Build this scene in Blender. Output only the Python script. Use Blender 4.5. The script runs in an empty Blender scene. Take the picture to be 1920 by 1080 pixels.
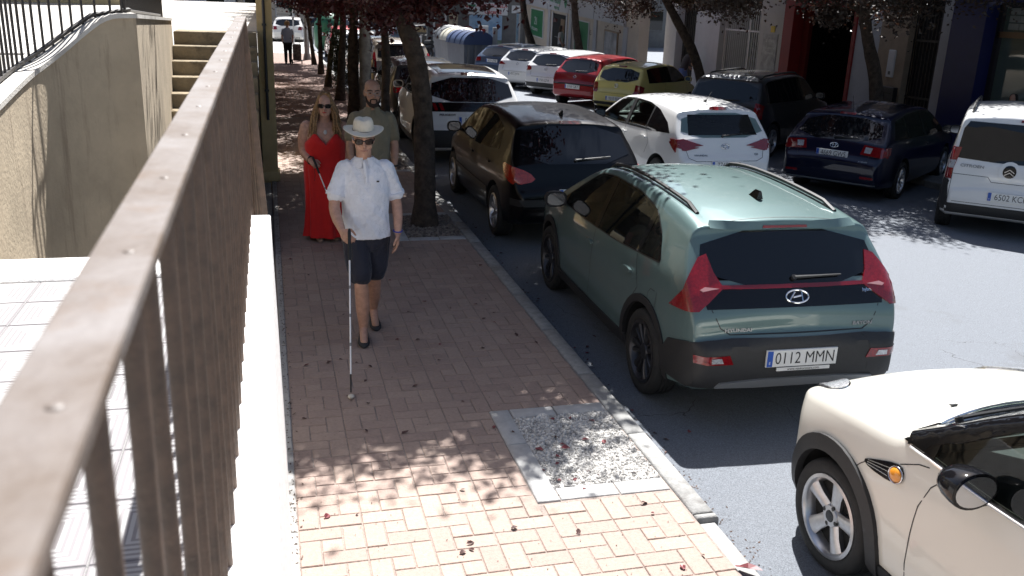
import bpy, bmesh, math, random
from mathutils import Vector, Matrix, Euler
from mathutils.bvhtree import BVHTree
from mathutils.geometry import delaunay_2d_cdt
random.seed(7)
R = math.radians
scene = bpy.context.scene
col = scene.collection
# ---------------------------------------------------------------- camera
CAMH = 2.65
cam_d = bpy.data.cameras.new('camera')
cam = bpy.data.objects.new('camera', cam_d)
col.objects.link(cam)
cam_d.sensor_width = 36.0
cam_d.lens = 31.83
cam_d.clip_start = 0.05
cam_d.clip_end = 900.0
_cx = Vector((0.967, -0.251, 0.036)); _cy = Vector((-0.043, -0.301, -0.953)); _cz = Vector((0.250, 0.920, -0.302))
cam.matrix_world = Matrix(((_cx.x, -_cy.x, -_cz.x, 0.0), (_cx.y, -_cy.y, -_cz.y, 0.0), (_cx.z, -_cy.z, -_cz.z, CAMH), (0, 0, 0, 1))).normalized()
cam_d.dof.use_dof = True
cam_d.dof.focus_distance = 7.6
cam_d.dof.aperture_fstop = 6.5
scene.camera = cam
# ---------------------------------------------------------------- world, sun, exposure
SUN = Vector((0.22, 0.62, 1.0)).normalized()
el = math.asin(SUN.z); az = math.atan2(SUN.x, SUN.y)
w = bpy.data.worlds.new('World'); scene.world = w; w.use_nodes = True
nt = w.node_tree
sky = nt.nodes.new('ShaderNodeTexSky'); sky.sky_type = 'NISHITA'; sky.sun_disc = False
sky.sun_elevation = el; sky.sun_rotation = az
sky.air_density = 1.0; sky.dust_density = 2.0; sky.ozone_density = 1.0
bg = nt.nodes['Background']; bg.inputs['Strength'].default_value = 0.05
nt.links.new(sky.outputs[0], bg.inputs['Color'])
sl = bpy.data.lights.new('sun', 'SUN'); sl.energy = 5.0; sl.angle = R(0.53); sl.color = (1.0, 0.985, 0.965)
so = bpy.data.objects.new('sun', sl); col.objects.link(so)
so.rotation_euler = SUN.to_track_quat('Z', 'Y').to_euler(); so.location = SUN * 60
vs = scene.view_settings; vs.view_transform = 'Standard'; vs.look = 'None'; vs.exposure = 1.4; vs.gamma = 1.0; vs.use_curve_mapping = False
scene.cycles.use_denoising = True
scene.cycles.max_bounces = 8; scene.cycles.transparent_max_bounces = 12
scene.cycles.sample_clamp_indirect = 6.0; scene.cycles.caustics_reflective = False; scene.cycles.caustics_refractive = False
# ---------------------------------------------------------------- materials
MATS = {}
def M(name, c, rough=.6, metal=0., coat=0., var=0., vs=6., bump=0., bs=60., spec=.5, c2=None, det=4., emit=None, alpha=None, rvar=0., coord='Object', dirt=None, ds=1.5, dthr=.5):
    if name in MATS: return MATS[name]
    m = bpy.data.materials.new(name); m.use_nodes = True
    n = m.node_tree.nodes; l = m.node_tree.links; b = n['Principled BSDF']
    b.inputs['Base Color'].default_value = (*c, 1); b.inputs['Roughness'].default_value = rough
    b.inputs['Metallic'].default_value = metal; b.inputs['Coat Weight'].default_value = coat; b.inputs['Coat Roughness'].default_value = .03
    b.inputs['Specular IOR Level'].default_value = spec
    tc = n.new('ShaderNodeTexCoord')
    cout = None
    if var or c2:
        nz = n.new('ShaderNodeTexNoise'); nz.inputs['Scale'].default_value = vs; nz.inputs['Detail'].default_value = det; nz.inputs['Roughness'].default_value = .65
        l.new(tc.outputs[coord], nz.inputs['Vector'])
        rp_ = n.new('ShaderNodeValToRGB'); rp_.color_ramp.elements[0].position = .32; rp_.color_ramp.elements[1].position = .68
        a = [max(0, x * (1 - var)) for x in c]; d = c2 if c2 else [min(1, x * (1 + var)) for x in c]
        rp_.color_ramp.elements[0].color = (*a, 1); rp_.color_ramp.elements[1].color = (*d, 1)
        l.new(nz.outputs['Fac'], rp_.inputs['Fac']); cout = rp_.outputs['Color']
    if dirt:
        nz2 = n.new('ShaderNodeTexNoise'); nz2.inputs['Scale'].default_value = ds; nz2.inputs['Detail'].default_value = 7; nz2.inputs['Roughness'].default_value = .7
        l.new(tc.outputs[coord], nz2.inputs['Vector'])
        r2 = n.new('ShaderNodeValToRGB'); r2.color_ramp.elements[0].position = dthr; r2.color_ramp.elements[1].position = dthr + .16
        r2.color_ramp.elements[0].color = (0, 0, 0, 1); r2.color_ramp.elements[1].color = (1, 1, 1, 1)
        mx = n.new('ShaderNodeMix'); mx.data_type = 'RGBA'
        l.new(nz2.outputs['Fac'], r2.inputs['Fac']); l.new(r2.outputs['Color'], mx.inputs[0])
        if cout: l.new(cout, mx.inputs[6])
        else: mx.inputs[6].default_value = (*c, 1)
        mx.inputs[7].default_value = (*dirt, 1); cout = mx.outputs[2]
    if cout: l.new(cout, b.inputs['Base Color'])
    if bump:
        nb = n.new('ShaderNodeTexNoise'); nb.inputs['Scale'].default_value = bs; nb.inputs['Detail'].default_value = 5
        l.new(tc.outputs[coord], nb.inputs['Vector'])
        bp = n.new('ShaderNodeBump'); bp.inputs['Strength'].default_value = min(1, bump); bp.inputs['Distance'].default_value = .01 * max(1, bump)
        l.new(nb.outputs['Fac'], bp.inputs['Height']); l.new(bp.outputs['Normal'], b.inputs['Normal'])
    if emit:
        b.inputs['Emission Color'].default_value = (*c, 1); b.inputs['Emission Strength'].default_value = emit
    MATS[name] = m
    return m
def piece_mat(name, c, var, rough=.75, bump=.4, bs=120., dirt=None, dthr=.6, ds=2.2):
    """base colour varied piece by piece through the 'rnd' attribute, plus fine grain"""
    m = M(name, c, rough, var=.12, vs=45., bump=bump, bs=bs, dirt=dirt, dthr=dthr, ds=ds)
    n = m.node_tree.nodes; l = m.node_tree.links; b = n['Principled BSDF']
    src = b.inputs['Base Color'].links[0].from_socket
    at = n.new('ShaderNodeAttribute'); at.attribute_name = 'rnd'
    mr = n.new('ShaderNodeMapRange'); mr.inputs[3].default_value = 1 - var; mr.inputs[4].default_value = 1 + var
    l.new(at.outputs['Fac'], mr.inputs[0])
    hs = n.new('ShaderNodeHueSaturation'); l.new(mr.outputs[0], hs.inputs['Value']); l.new(src, hs.inputs['Color'])
    mr2 = n.new('ShaderNodeMapRange'); mr2.inputs[3].default_value = .496; mr2.inputs[4].default_value = .504
    l.new(at.outputs['Fac'], mr2.inputs[0]); l.new(mr2.outputs[0], hs.inputs['Hue'])
    l.new(hs.outputs['Color'], b.inputs['Base Color'])
    return m
# ---------------------------------------------------------------- mesh helpers
class MB:
    def __init__(s): s.v = []; s.f = []; s.m = []
    def add(s, vs, fs, mi=0):
        o = len(s.v); s.v += [tuple(x) for x in vs]; s.f += [tuple(i + o for i in f) for f in fs]; s.m += [mi] * len(fs); return s
    def box(s, x0, x1, y0, y1, z0, z1, mi=0, bev=0., M4=None):
        if bev <= 0:
            v = [(x, y, z) for z in (z0, z1) for y in (y0, y1) for x in (x0, x1)]
            f = [(0, 2, 3, 1), (4, 5, 7, 6), (0, 1, 5, 4), (2, 6, 7, 3), (0, 4, 6, 2), (1, 3, 7, 5)]
        else:
            b = min(bev, (x1 - x0) * .45, (y1 - y0) * .45, (z1 - z0) * .45)
            v = []; f = []
            for zz, ins in ((z0, b), (z0 + b, 0), (z1 - b, 0), (z1, b)):
                a0, a1, c0, c1 = x0 + ins, x1 - ins, y0 + ins, y1 - ins
                v += [(a0, c0, zz), (a1, c0, zz), (a1, c1, zz), (a0, c1, zz)]
            f.append((3, 2, 1, 0)); f.append((12, 13, 14, 15))
            for k in range(3):
                for i in range(4):
                    j = (i + 1) % 4; f.append((k * 4 + i, k * 4 + j, k * 4 + 4 + j, k * 4 + 4 + i))
        if M4 is not None: v = [M4 @ Vector(p) for p in v]
        return s.add(v, f, mi)
    def tube(s, pts, rad, n=8, mi=0, cap=True, sq=(1, 1), round_=False):
        P = [Vector(p) for p in pts]
        rs = list(rad) if hasattr(rad, '__len__') else [rad] * len(P)
        if round_:
            d0 = (P[0] - P[1]).normalized(); d1 = (P[-1] - P[-2]).normalized()
            P = [P[0] + d0 * rs[0] * .85, P[0] + d0 * rs[0] * .5] + P + [P[-1] + d1 * rs[-1] * .5, P[-1] + d1 * rs[-1] * .85]
            rs = [rs[0] * .35, rs[0] * .82] + rs + [rs[-1] * .82, rs[-1] * .35]
        t = (P[1] - P[0]).normalized()
        up = Vector((0, 0, 1)) if abs(t.z) < .95 else Vector((0, 1, 0))
        a = t.cross(up).normalized(); vs = []
        for i, p in enumerate(P):
            if 0 < i < len(P) - 1: tt = ((P[i + 1] - p).normalized() + (p - P[i - 1]).normalized())
            elif i == 0: tt = P[1] - p
            else: tt = p - P[i - 1]
            if tt.length < 1e-9: tt = t
            t = tt.normalized(); a = (a - t * a.dot(t)); a = a.normalized() if a.length > 1e-6 else t.orthogonal().normalized()
            b = t.cross(a)
            for k in range(n):
                q = 2 * math.pi * (k + .5) / n
                vs.append(p + a * (math.cos(q) * rs[i] * sq[0]) + b * (math.sin(q) * rs[i] * sq[1]))
        fs = [(i * n + k, i * n + (k + 1) % n, (i + 1) * n + (k + 1) % n, (i + 1) * n + k) for i in range(len(P) - 1) for k in range(n)]
        if cap: fs += [tuple(range(n - 1, -1, -1)), tuple((len(P) - 1) * n + k for k in range(n))]
        return s.add(vs, fs, mi)
    def rings(s, rings, mi=0, cap=True):
        n = len(rings[0]); vs = [p for r in rings for p in r]
        fs = [(i * n + k, i * n + (k + 1) % n, (i + 1) * n + (k + 1) % n, (i + 1) * n + k) for i in range(len(rings) - 1) for k in range(n)]
        if cap: fs += [tuple(range(n - 1, -1, -1)), tuple((len(rings) - 1) * n + k for k in range(n))]
        return s.add(vs, fs, mi)
    def ell(s, c, r, n=16, m=10, mi=0, rot=None):
        c = Vector(c); rr = []
        for i in range(m + 1):
            ph = math.pi * (i + .02) / (m + .04); ring = []
            for k in range(n):
                th = 2 * math.pi * k / n
                p = Vector((r[0] * math.sin(ph) * math.cos(th), r[1] * math.sin(ph) * math.sin(th), -r[2] * math.cos(ph)))
                if rot: p = rot @ p
                ring.append(c + p)
            rr.append(ring)
        return s.rings(rr, mi)
    def lathe(s, prof, n=32, axis='z', c=(0, 0, 0), mi=0, close=False):
        rr = []
        for r, h in prof:
            ring = []
            for k in range(n):
                q = 2 * math.pi * k / n; x = r * math.cos(q); y = r * math.sin(q)
                p = (x, y, h) if axis == 'z' else ((h, x, y) if axis == 'x' else (y, h, x))
                ring.append((p[0] + c[0], p[1] + c[1], p[2] + c[2]))
            rr.append(ring)
        if close: rr.append(rr[0])
        return s.rings(rr, mi, cap=not close)
    def prism(s, poly, d0, d1, axis='x', mi=0):
        n = len(poly)
        def P(u, v, d): return (d, u, v) if axis == 'x' else ((u, d, v) if axis == 'y' else (u, v, d))
        vs = [P(u, v, d0) for u, v in poly] + [P(u, v, d1) for u, v in poly]
        fs = [tuple(range(n)), tuple(range(2 * n - 1, n - 1, -1))] + [(i, i + n, (i + 1) % n + n, (i + 1) % n) for i in range(n)]
        return s.add(vs, fs, mi)
    def xf(s, M4):
        s.v = [tuple(M4 @ Vector(p)) for p in s.v]; return s
    def mesh(s, name, mats, smooth=None):
        me = bpy.data.meshes.new(name); me.from_pydata(s.v, [], s.f)
        if not isinstance(mats, (list, tuple)): mats = [mats]
        for m in mats: me.materials.append(m)
        if len(mats) > 1: me.polygons.foreach_set('material_index', s.m)
        bm = bmesh.new(); bm.from_mesh(me); bmesh.ops.recalc_face_normals(bm, faces=bm.faces); bm.to_mesh(me); bm.free()
        if smooth is not None:
            me.shade_smooth(); me.set_sharp_from_angle(angle=R(smooth))
        me.update()
        return me
    def build(s, name, mats, parent=None, smooth=None, loc=None):
        return link(name, s.mesh(name, mats, smooth), parent, loc)
def link(name, me, parent=None, loc=None):
    o = bpy.data.objects.new(name, me); col.objects.link(o)
    if parent is not None: o.parent = parent
    if loc is not None: o.location = loc
    return o
def tag(o, label, cat=None, group=None, kind=None):
    if label: o['label'] = label
    if cat: o['category'] = cat
    if group: o['group'] = group
    if kind: o['kind'] = kind
    return o
def thing(name, label, cat, loc=(0, 0, 0), rz=0., group=None):
    o = bpy.data.objects.new(name, None); col.objects.link(o); o.location = loc; o.rotation_euler = (0, 0, rz); o.empty_display_size = .2
    return tag(o, label, cat, group)
def struct(o):
    o['kind'] = 'structure'; return o
def setrnd(me, val=None, per=None):
    at = me.attributes.new('rnd', 'FLOAT', 'FACE')
    if per: at.data.foreach_set('value', per)
    else: at.data.foreach_set('value', [val] * len(me.polygons))
def chaikin(p, it=2, closed=True, q=.25):
    p = [Vector(x) for x in p]
    for _ in range(it):
        o = []; n = len(p)
        if not closed: o.append(p[0])
        for i in range(n if closed else n - 1):
            a = p[i]; b = p[(i + 1) % n]
            o += [a.lerp(b, q), a.lerp(b, 1 - q)]
        if not closed: o.append(p[-1])
        p = o
    return p
def interp(tab, x):
    if x <= tab[0][0]: return tab[0][1]
    for (a, b), (c, d) in zip(tab, tab[1:]):
        if x <= c: return b + (d - b) * (x - a) / (c - a) if c > a else d
    return tab[-1][1]
def evaluated(o, name):
    dg = bpy.context.evaluated_depsgraph_get(); dg.update()
    me = bpy.data.meshes.new_from_object(o.evaluated_get(dg)); me.name = name; return me
def text_mesh(txt, size, depth=.001, sx=1., bold=0., align='CENTER'):
    c = bpy.data.curves.new('txt', 'FONT'); c.body = txt; c.size = size; c.extrude = depth; c.offset = bold
    c.align_x = align; c.align_y = 'CENTER'; c.resolution_u = 3
    o = bpy.data.objects.new('txt', c); col.objects.link(o)
    me = evaluated(o, 'lettering'); bpy.data.objects.remove(o)
    if sx != 1.: me.transform(Matrix.Diagonal((sx, 1, 1, 1)))
    me.materials.clear(); return me
def text_obj(name, txt, size, mat, parent, M4, depth=.001, sx=1., bold=0., align='CENTER'):
    me = text_mesh(txt, size, depth, sx, bold, align); me.materials.append(mat)
    o = link(name, me, parent); o.matrix_basis = M4; return o
def frame(loc, nrm, up=(0, 0, 1)):
    """matrix whose local +z is nrm and local +y is as near to up as it goes (for text and plates)"""
    z = Vector(nrm).normalized(); y = Vector(up); y = (y - z * y.dot(z)).normalized(); x = y.cross(z)
    return Matrix(((x.x, y.x, z.x, loc[0]), (x.y, y.y, z.y, loc[1]), (x.z, y.z, z.z, loc[2]), (0, 0, 0, 1)))
def rnd(a, b): return random.uniform(a, b)
# ================================================================ THE SETTING
ZR = -.13                                    # road level; the pavement top is z = 0
def asphalt_cracks():
    m = MATS['asphalt']; n = m.node_tree.nodes; l = m.node_tree.links; b = n['Principled BSDF']; src = b.inputs['Base Color'].links[0].from_socket
    tc = n.new('ShaderNodeTexCoord'); nz = n.new('ShaderNodeTexNoise'); nz.inputs['Scale'].default_value = 2.2; nz.inputs['Detail'].default_value = 6; l.new(tc.outputs['Object'], nz.inputs[0])
    ad = n.new('ShaderNodeVectorMath'); ad.operation = 'MULTIPLY_ADD'; ad.inputs[1].default_value = (.7, .7, .0); l.new(nz.outputs['Color'], ad.inputs[0]); l.new(tc.outputs['Object'], ad.inputs[2])
    vo = n.new('ShaderNodeTexVoronoi'); vo.feature = 'DISTANCE_TO_EDGE'; vo.inputs['Scale'].default_value = .42; l.new(ad.outputs[0], vo.inputs['Vector'])
    n2 = n.new('ShaderNodeTexNoise'); n2.inputs['Scale'].default_value = .9; l.new(tc.outputs['Object'], n2.inputs[0])
    th = n.new('ShaderNodeMapRange'); th.inputs[1].default_value = .45; th.inputs[2].default_value = .6; th.inputs[3].default_value = 0.; th.inputs[4].default_value = .0012; l.new(n2.outputs[0], th.inputs[0])
    lt = n.new('ShaderNodeMath'); lt.operation = 'LESS_THAN'; l.new(vo.outputs['Distance'], lt.inputs[0]); l.new(th.outputs[0], lt.inputs[1])
    mx = n.new('ShaderNodeMix'); mx.data_type = 'RGBA'; l.new(lt.outputs[0], mx.inputs[0]); l.new(src, mx.inputs[6]); mx.inputs[7].default_value = (.07, .07, .074, 1); l.new(mx.outputs[2], b.inputs['Base Color'])
m_asph = M('asphalt', (.158, .172, .194), .88, var=.42, vs=150., bump=.7, bs=330., dirt=(.115, .118, .125), ds=.55, dthr=.58)
asphalt_cracks()
m_conc = M('concrete', (.36, .35, .33), .85, var=.14, vs=9., bump=.35, bs=90., dirt=(.22, .21, .19), ds=2.4, dthr=.56)
m_kerb = M('kerb_stone', (.27, .268, .258), .8, var=.2, vs=14., bump=.45, bs=120., dirt=(.15, .14, .13), ds=3., dthr=.55)
m_joint = M('joint_sand', (.25, .205, .18), .95, var=.3, vs=60.)
m_paver = piece_mat('brick_paver', (.310, .228, .188), .09, dirt=(.245, .178, .148), dthr=.57)
def zroad(x): return ZR - .028 * max(0, min(x, 11.6) - 4.5)
g = MB(); xs_ = [-160, 4.5, 11.6, 220]
g.add([(x, y, zroad(x)) for y in (-60, 420) for x in xs_], [(i, i + 1, i + 5, i + 4) for i in range(3)])
road = struct(g.build('road', m_asph)); tag(road, 'grey asphalt road running between the two rows of parked cars')
# pavement body (joint bed) under the pavers
g = MB(); g.box(-.02, 2.15, -3, 46, ZR - .2, -.0055)
pav = struct(g.build('pavement', m_joint)); tag(pav, 'red brick pavement beside the white railing wall')
MOD = .33; J = .0030
def paver_mesh(x0, x1, y0, y1, top, tilt):
    b = .0035; zt = top
    def z(x, y): return zt + tilt[0] * (x - (x0 + x1) / 2) + tilt[1] * (y - (y0 + y1) / 2)
    v = [(x0, y0, -.03), (x1, y0, -.03), (x1, y1, -.03), (x0, y1, -.03)]
    v += [(x, y, z(x, y) - b) for x, y in ((x0, y0), (x1, y0), (x1, y1), (x0, y1))]
    v += [(x, y, z(x, y)) for x, y in ((x0 + b, y0 + b), (x1 - b, y0 + b), (x1 - b, y1 - b), (x0 + b, y1 - b))]
    f = [(8, 9, 10, 11)] + [(k + i, k + (i + 1) % 4, k + 4 + (i + 1) % 4, k + 4 + i) for k in (0, 4) for i in range(4)]
    return v, f
pits = [(1.345, 2.148, 4.23, 5.42), (1.345, 2.148, 9.98, 11.35), (1.345, 2.148, 14.3, 15.7), (1.345, 2.148, 20.3, 21.7), (1.345, 2.148, 24.4, 25.7)]
pieces = []
X0 = .048
nrow = int((21 - 1.9) / MOD)
for j in range(nrow):
    for i in range(7):
        x = X0 + i * MOD; y = 1.9 + j * MOD + (.11 if i % 2 else 0)
        t = .11
        if (i + j) % 1 == 0:
            P5 = [(0, 2 * t, 2 * t, 3 * t), (2 * t, 3 * t, t, 3 * t), (t, 3 * t, 0, t), (0, t, 0, 2 * t), (t, 2 * t, t, 2 * t)]
        for (a, b, c, d) in P5:
            r = (x + a + J, x + b - J, y + c + J, y + d - J)
            # cut by pits
            drop = r[0] > 2.11; r = (r[0], min(r[1], 2.147), r[2], r[3])
            for (px0, px1, py0, py1) in pits:
                if r[0] < px1 and r[1] > px0 + .01 and r[2] < py1 and r[3] > py0:
                    q = [r]
                    # keep the larger remaining strip
                    cands = []
                    if px0 - r[0] > .03: cands.append((r[0], min(r[1], px0 - .006), r[2], r[3]))
                    if py0 - r[2] > .03: cands.append((r[0], r[1], r[2], min(r[3], py0 - .006)))
                    if r[3] - py1 > .03: cands.append((r[0], r[1], max(r[2], py1 + .006), r[3]))
                    if cands: r = max(cands, key=lambda z: (z[1] - z[0]) * (z[3] - z[2]))
                    else: drop = True
            if not drop: pieces.append(r)
pieces.sort(key=lambda r: abs((r[2] + r[3]) / 2 - 4.6) if r[3] > 3.2 else 99)
stuffb = MB(); per = []
for k, r in enumerate(pieces):
    top = rnd(-.0025, .0015); tl = (rnd(-.012, .012), rnd(-.012, .012))
    v, f = paver_mesh(*r, top, tl)
    if k < 300:
        b = MB(); b.add(v, f); me = b.mesh('paver', m_paver); setrnd(me, random.random()); link('paver', me, pav)
    else:
        stuffb.add(v, f); per += [random.random()] * len(f)
me = bpy.data.meshes.new('distant_pavers'); me.from_pydata(stuffb.v, [], stuffb.f); me.materials.append(m_paver); setrnd(me, per=per)
o = link('distant_pavers', me, pav); o['kind'] = 'stuff'
# past the built pavers: the same brick as a material
def brick_far():
    m = M('brick_far', (.25, .155, .12), .8, var=.25, vs=3., bump=.2)
    n = m.node_tree.nodes; l = m.node_tree.links; b = n['Principled BSDF']
    br = n.new('ShaderNodeTexBrick'); br.inputs['Scale'].default_value = 1.; br.inputs['Brick Width'].default_value = .22; br.inputs['Row Height'].default_value = .11
    br.inputs['Mortar Size'].default_value = .008; br.inputs['Color1'].default_value = (.27, .165, .13, 1); br.inputs['Color2'].default_value = (.21, .13, .105, 1); br.inputs['Mortar'].default_value = (.11, .085, .07, 1)
    tc = n.new('ShaderNodeTexCoord'); l.new(tc.outputs['Object'], br.inputs['Vector']); l.new(br.outputs['Color'], b.inputs['Base Color'])
    return m
g = MB(); g.box(.04, 2.145, 21.05, 60, -.02, -.001); g.build('far_paving', brick_far(), pav)
g = MB(); g.box(-6, 2.09, 44, 110, -.05, .004); struct(g.build('forecourt', m_conc))
# gutter strip against the wall, kerb stones
for k in range(22):
    g = MB(); y = 1.5 + k * .9; g.box(-.01 + rnd(-.004, .004), .045, y, y + .89, -.05, .003 + rnd(-.002, .003), bev=.006); g.build('gutter_slab', m_conc, pav)
kerb = struct(bpy.data.objects.new('kerb', None)); col.objects.link(kerb); kerb['label'] = 'grey stone kerb between brick pavement and road'
y = -1.
k = 0
while y < 60:
    ln = .98 + rnd(-.02, .02)
    if y > 2.95 and y < 3.95: ln = 3.955 - y
    x1 = 2.285 if y > 3.9 else 2.262
    zt = .004 if y > 3.9 else -.022
    g = MB(); g.box(2.152, x1 + rnd(-.004, .004), y, y + ln - .006, ZR - .1, zt + rnd(-.003, .003), bev=.014); g.build('kerb_stone', m_kerb, kerb, smooth=50)
    y += ln; k += 1
# ---- tree pits: stone frame and gravel
m_grav = piece_mat('gravel', (.46, .445, .42), .45, bump=.2)
m_soil = M('pit_soil', (.16, .135, .11), .95, var=.4, vs=40., bump=.8, bs=120.)
m_sandy = M('pit_grit', (.36, .34, .315), .95, var=.4, vs=90., bump=.8, bs=200.)
m_frame = M('pit_frame_stone', (.40, .395, .385), .8, var=.12, vs=10., bump=.3, bs=110., dirt=(.25, .24, .225), ds=3.5, dthr=.56)
ico = bmesh.new(); bmesh.ops.create_icosphere(ico, subdivisions=1, radius=1); icov = [v.co.copy() for v in ico.verts]; icof = [[v.index for v in f.verts] for f in ico.faces]; ico.free()
def pit(x0, x1, y0, y1, label, n, soil=False):
    t = thing('tree_pit', label, 'tree pit', ((x0 + x1) / 2, (y0 + y1) / 2, 0))
    cx, cy = (x0 + x1) / 2, (y0 + y1) / 2; wdt = .135
    ym = cy + .1
    for (a, b, c, d) in ((x0, x0 + wdt, y0, ym - .003), (x0, x0 + wdt, ym + .003, y1), (x0 + wdt + .005, x0 + .49, y0 + rnd(-.008, .008), y0 + wdt), (x0 + .496, x1 - .005, y0, y0 + wdt), (x0 + wdt + .005, x0 + .44, y1 - wdt, y1), (x0 + .446, x1 - .005, y1 - wdt, y1)):
        g = MB(); g.box(a - cx, b - cx, c - cy, d - cy, -.08, .004 + rnd(-.002, .004), bev=.008); g.build('frame_stone', m_frame, t, smooth=50)
    g = MB(); g.box(x0 + wdt - cx, x1 - .003 - cx, y0 + wdt - cy, y1 - wdt - cy, -.1, -.0065); g.build('soil', m_soil if soil else m_sandy, t)
    vv = []; ff = []; per = []
    for k in range(n):
        s = rnd(.006, .017) * (1 if n > 2000 else 1.6)
        c = Vector((rnd(x0 + wdt, x1 - .012) - cx, rnd(y0 + wdt, y1 - wdt) - cy, -.007 + rnd(-.003, .007)))
        rt = Euler((rnd(0, 6), rnd(0, 6), rnd(0, 6))).to_matrix(); sc = Vector((s * rnd(.8, 1.4), s * rnd(.7, 1.1), s * rnd(.5, .9)))
        o0 = len(vv)
        vv += [c + rt @ Vector((q.x * sc.x, q.y * sc.y, q.z * sc.z)) for q in icov]
        ff += [[i + o0 for i in f] for f in icof]; per += [random.random()] * len(icof)
    me = bpy.data.meshes.new('gravel'); me.from_pydata(vv, [], ff); me.materials.append(m_grav if not soil else m_soil2); setrnd(me, per=per)
    o = link('gravel', me, t); o['kind'] = 'stuff'
m_soil2 = piece_mat('dark_gravel', (.20, .17, .145), .5, bump=.2)
pit(*pits[0], 'stone framed tree pit of pale gravel without a tree, nearest the camera', 9000)
pit(*pits[1], 'stone framed gravel pit round the thick near tree trunk', 1500, True)
pit(*pits[2], 'tree pit round the thin forked trunk behind the near tree', 260, True)
# ---- white wall and railing beside the camera
m_wwhite = M('white_render', (.78, .77, .75), .85, var=.06, vs=7., bump=.5, bs=50., dirt=(.40, .37, .32), ds=3.5, dthr=.61)
m_bars = M('brown_bar_paint', (.105, .072, .052), .5, var=.25, vs=25., bump=.2, bs=160., dirt=(.26, .235, .22), ds=14., dthr=.72, c2=(.15, .095, .065))
m_rail = M('worn_rail_paint', (.125, .086, .058), .5, var=.25, vs=6., bump=.12, bs=60., c2=(.185, .165, .155), dirt=(.115, .068, .036), ds=4., dthr=.53)
wz = lambda y: 1.445 + .009 * y
wall = thing('low_wall', 'low white rendered wall carrying the brown railing beside the pavement', 'wall', (-.06, 2.3, 0))
g = MB()
ys = [-1.5, 0, 1.2, 2.4, 3.6, 5.0]
rr = [[(-.15 + .06, y - 2.3, ZR), (.015 + .06, y - 2.3, ZR), (-.022 + .06, y - 2.3, wz(y) - .006), (-.028 + .06, y - 2.3, wz(y)), (-.145 + .06, y - 2.3, wz(y)), (-.15 + .06, y - 2.3, wz(y) - .006)] for y in ys]
g.rings(rr); g.build('wall_body', m_wwhite, wall)
g = MB(); g.box(-.155 + .06, -.132 + .06, -3.8, 2.68, 1.425, 1.44); 
g.v = [(x, y, z + .009 * (y + 2.3) + .03) for x, y, z in g.v]; g.build('fixing_strip', M('orange_strip', (.46, .30, .20), .8, var=.2), wall)
RX = -.129; rz_ = lambda y: 2.428 + .0205 * (y - .45)
rail = thing('railing', 'long brown metal railing with worn flat handrail in the foreground', 'railing', (RX, 2.5, 0))
g = MB(); P = []
yy = -.6
rr = []
while yy <= 5.32:
    zz = rz_(yy); w_ = .0265
    rr.append([(-w_ + .003, yy - 2.5, zz - .012), (-w_ + .003, yy - 2.5, zz - .002), (-w_ + .005, yy - 2.5, zz), (w_ + .001, yy - 2.5, zz), (w_ + .003, yy - 2.5, zz - .002), (w_ + .003, yy - 2.5, zz - .012)][::-1]); yy += .16
g.rings(rr); hand = g.build('handrail', m_rail, rail, smooth=40)
bar_mesh = {}
y = .629 - .165 * 6; n = 0
while y < 5.25:
    h = rz_(y) - .012
    b = MB(); b.tube([(0, 0, 0), (0, 0, 1)], .0100, 12)
    if 'bar' not in bar_mesh: bar_mesh['bar'] = b.mesh('bar', m_bars, 60)
    o = link('bar', bar_mesh['bar'], rail, (.0, y - 2.5, wz(y) - .02)); o.scale = (1, 1, h - wz(y) + .02); o.rotation_euler = (rnd(-.006, .006), rnd(-.006, .006), rnd(0, 6))
    y += .165; n += 1
for k in range(18):
    y = -.1 + k * .3; g = MB(); g.ell((.008, y - 2.5, rz_(y)), (.0058, .0058, .0016), 12, 6); g.build('rivet', m_rail, hand, smooth=60)
g = MB(); g.ell((-.004, .335 - 2.5, rz_(.335)), (.013, .012, .0012), 16, 6); g.build('white_splash', m_wwhite, hand, smooth=60)
g = MB(); g.tube([(.01, 2.78, rz_(5.3) - .01), (.075, 2.83, 1.42)], .022, 4); g.build('end_brace', m_bars, rail)
g = MB(); g.tube([(.0, 2.82, rz_(5.3) - .01), (.0, 2.82, 1.35)], .018, 4); g.build('end_post', m_bars, rail)
for k in range(3):
    g = MB(); g.tube([(.012 + k * .008, 2.80, rz_(5.3) - .05 - k * .25), (.02 + k * .018, 2.82, 1.42)], .008, 6); g.build('bar', m_bars, rail)
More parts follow.
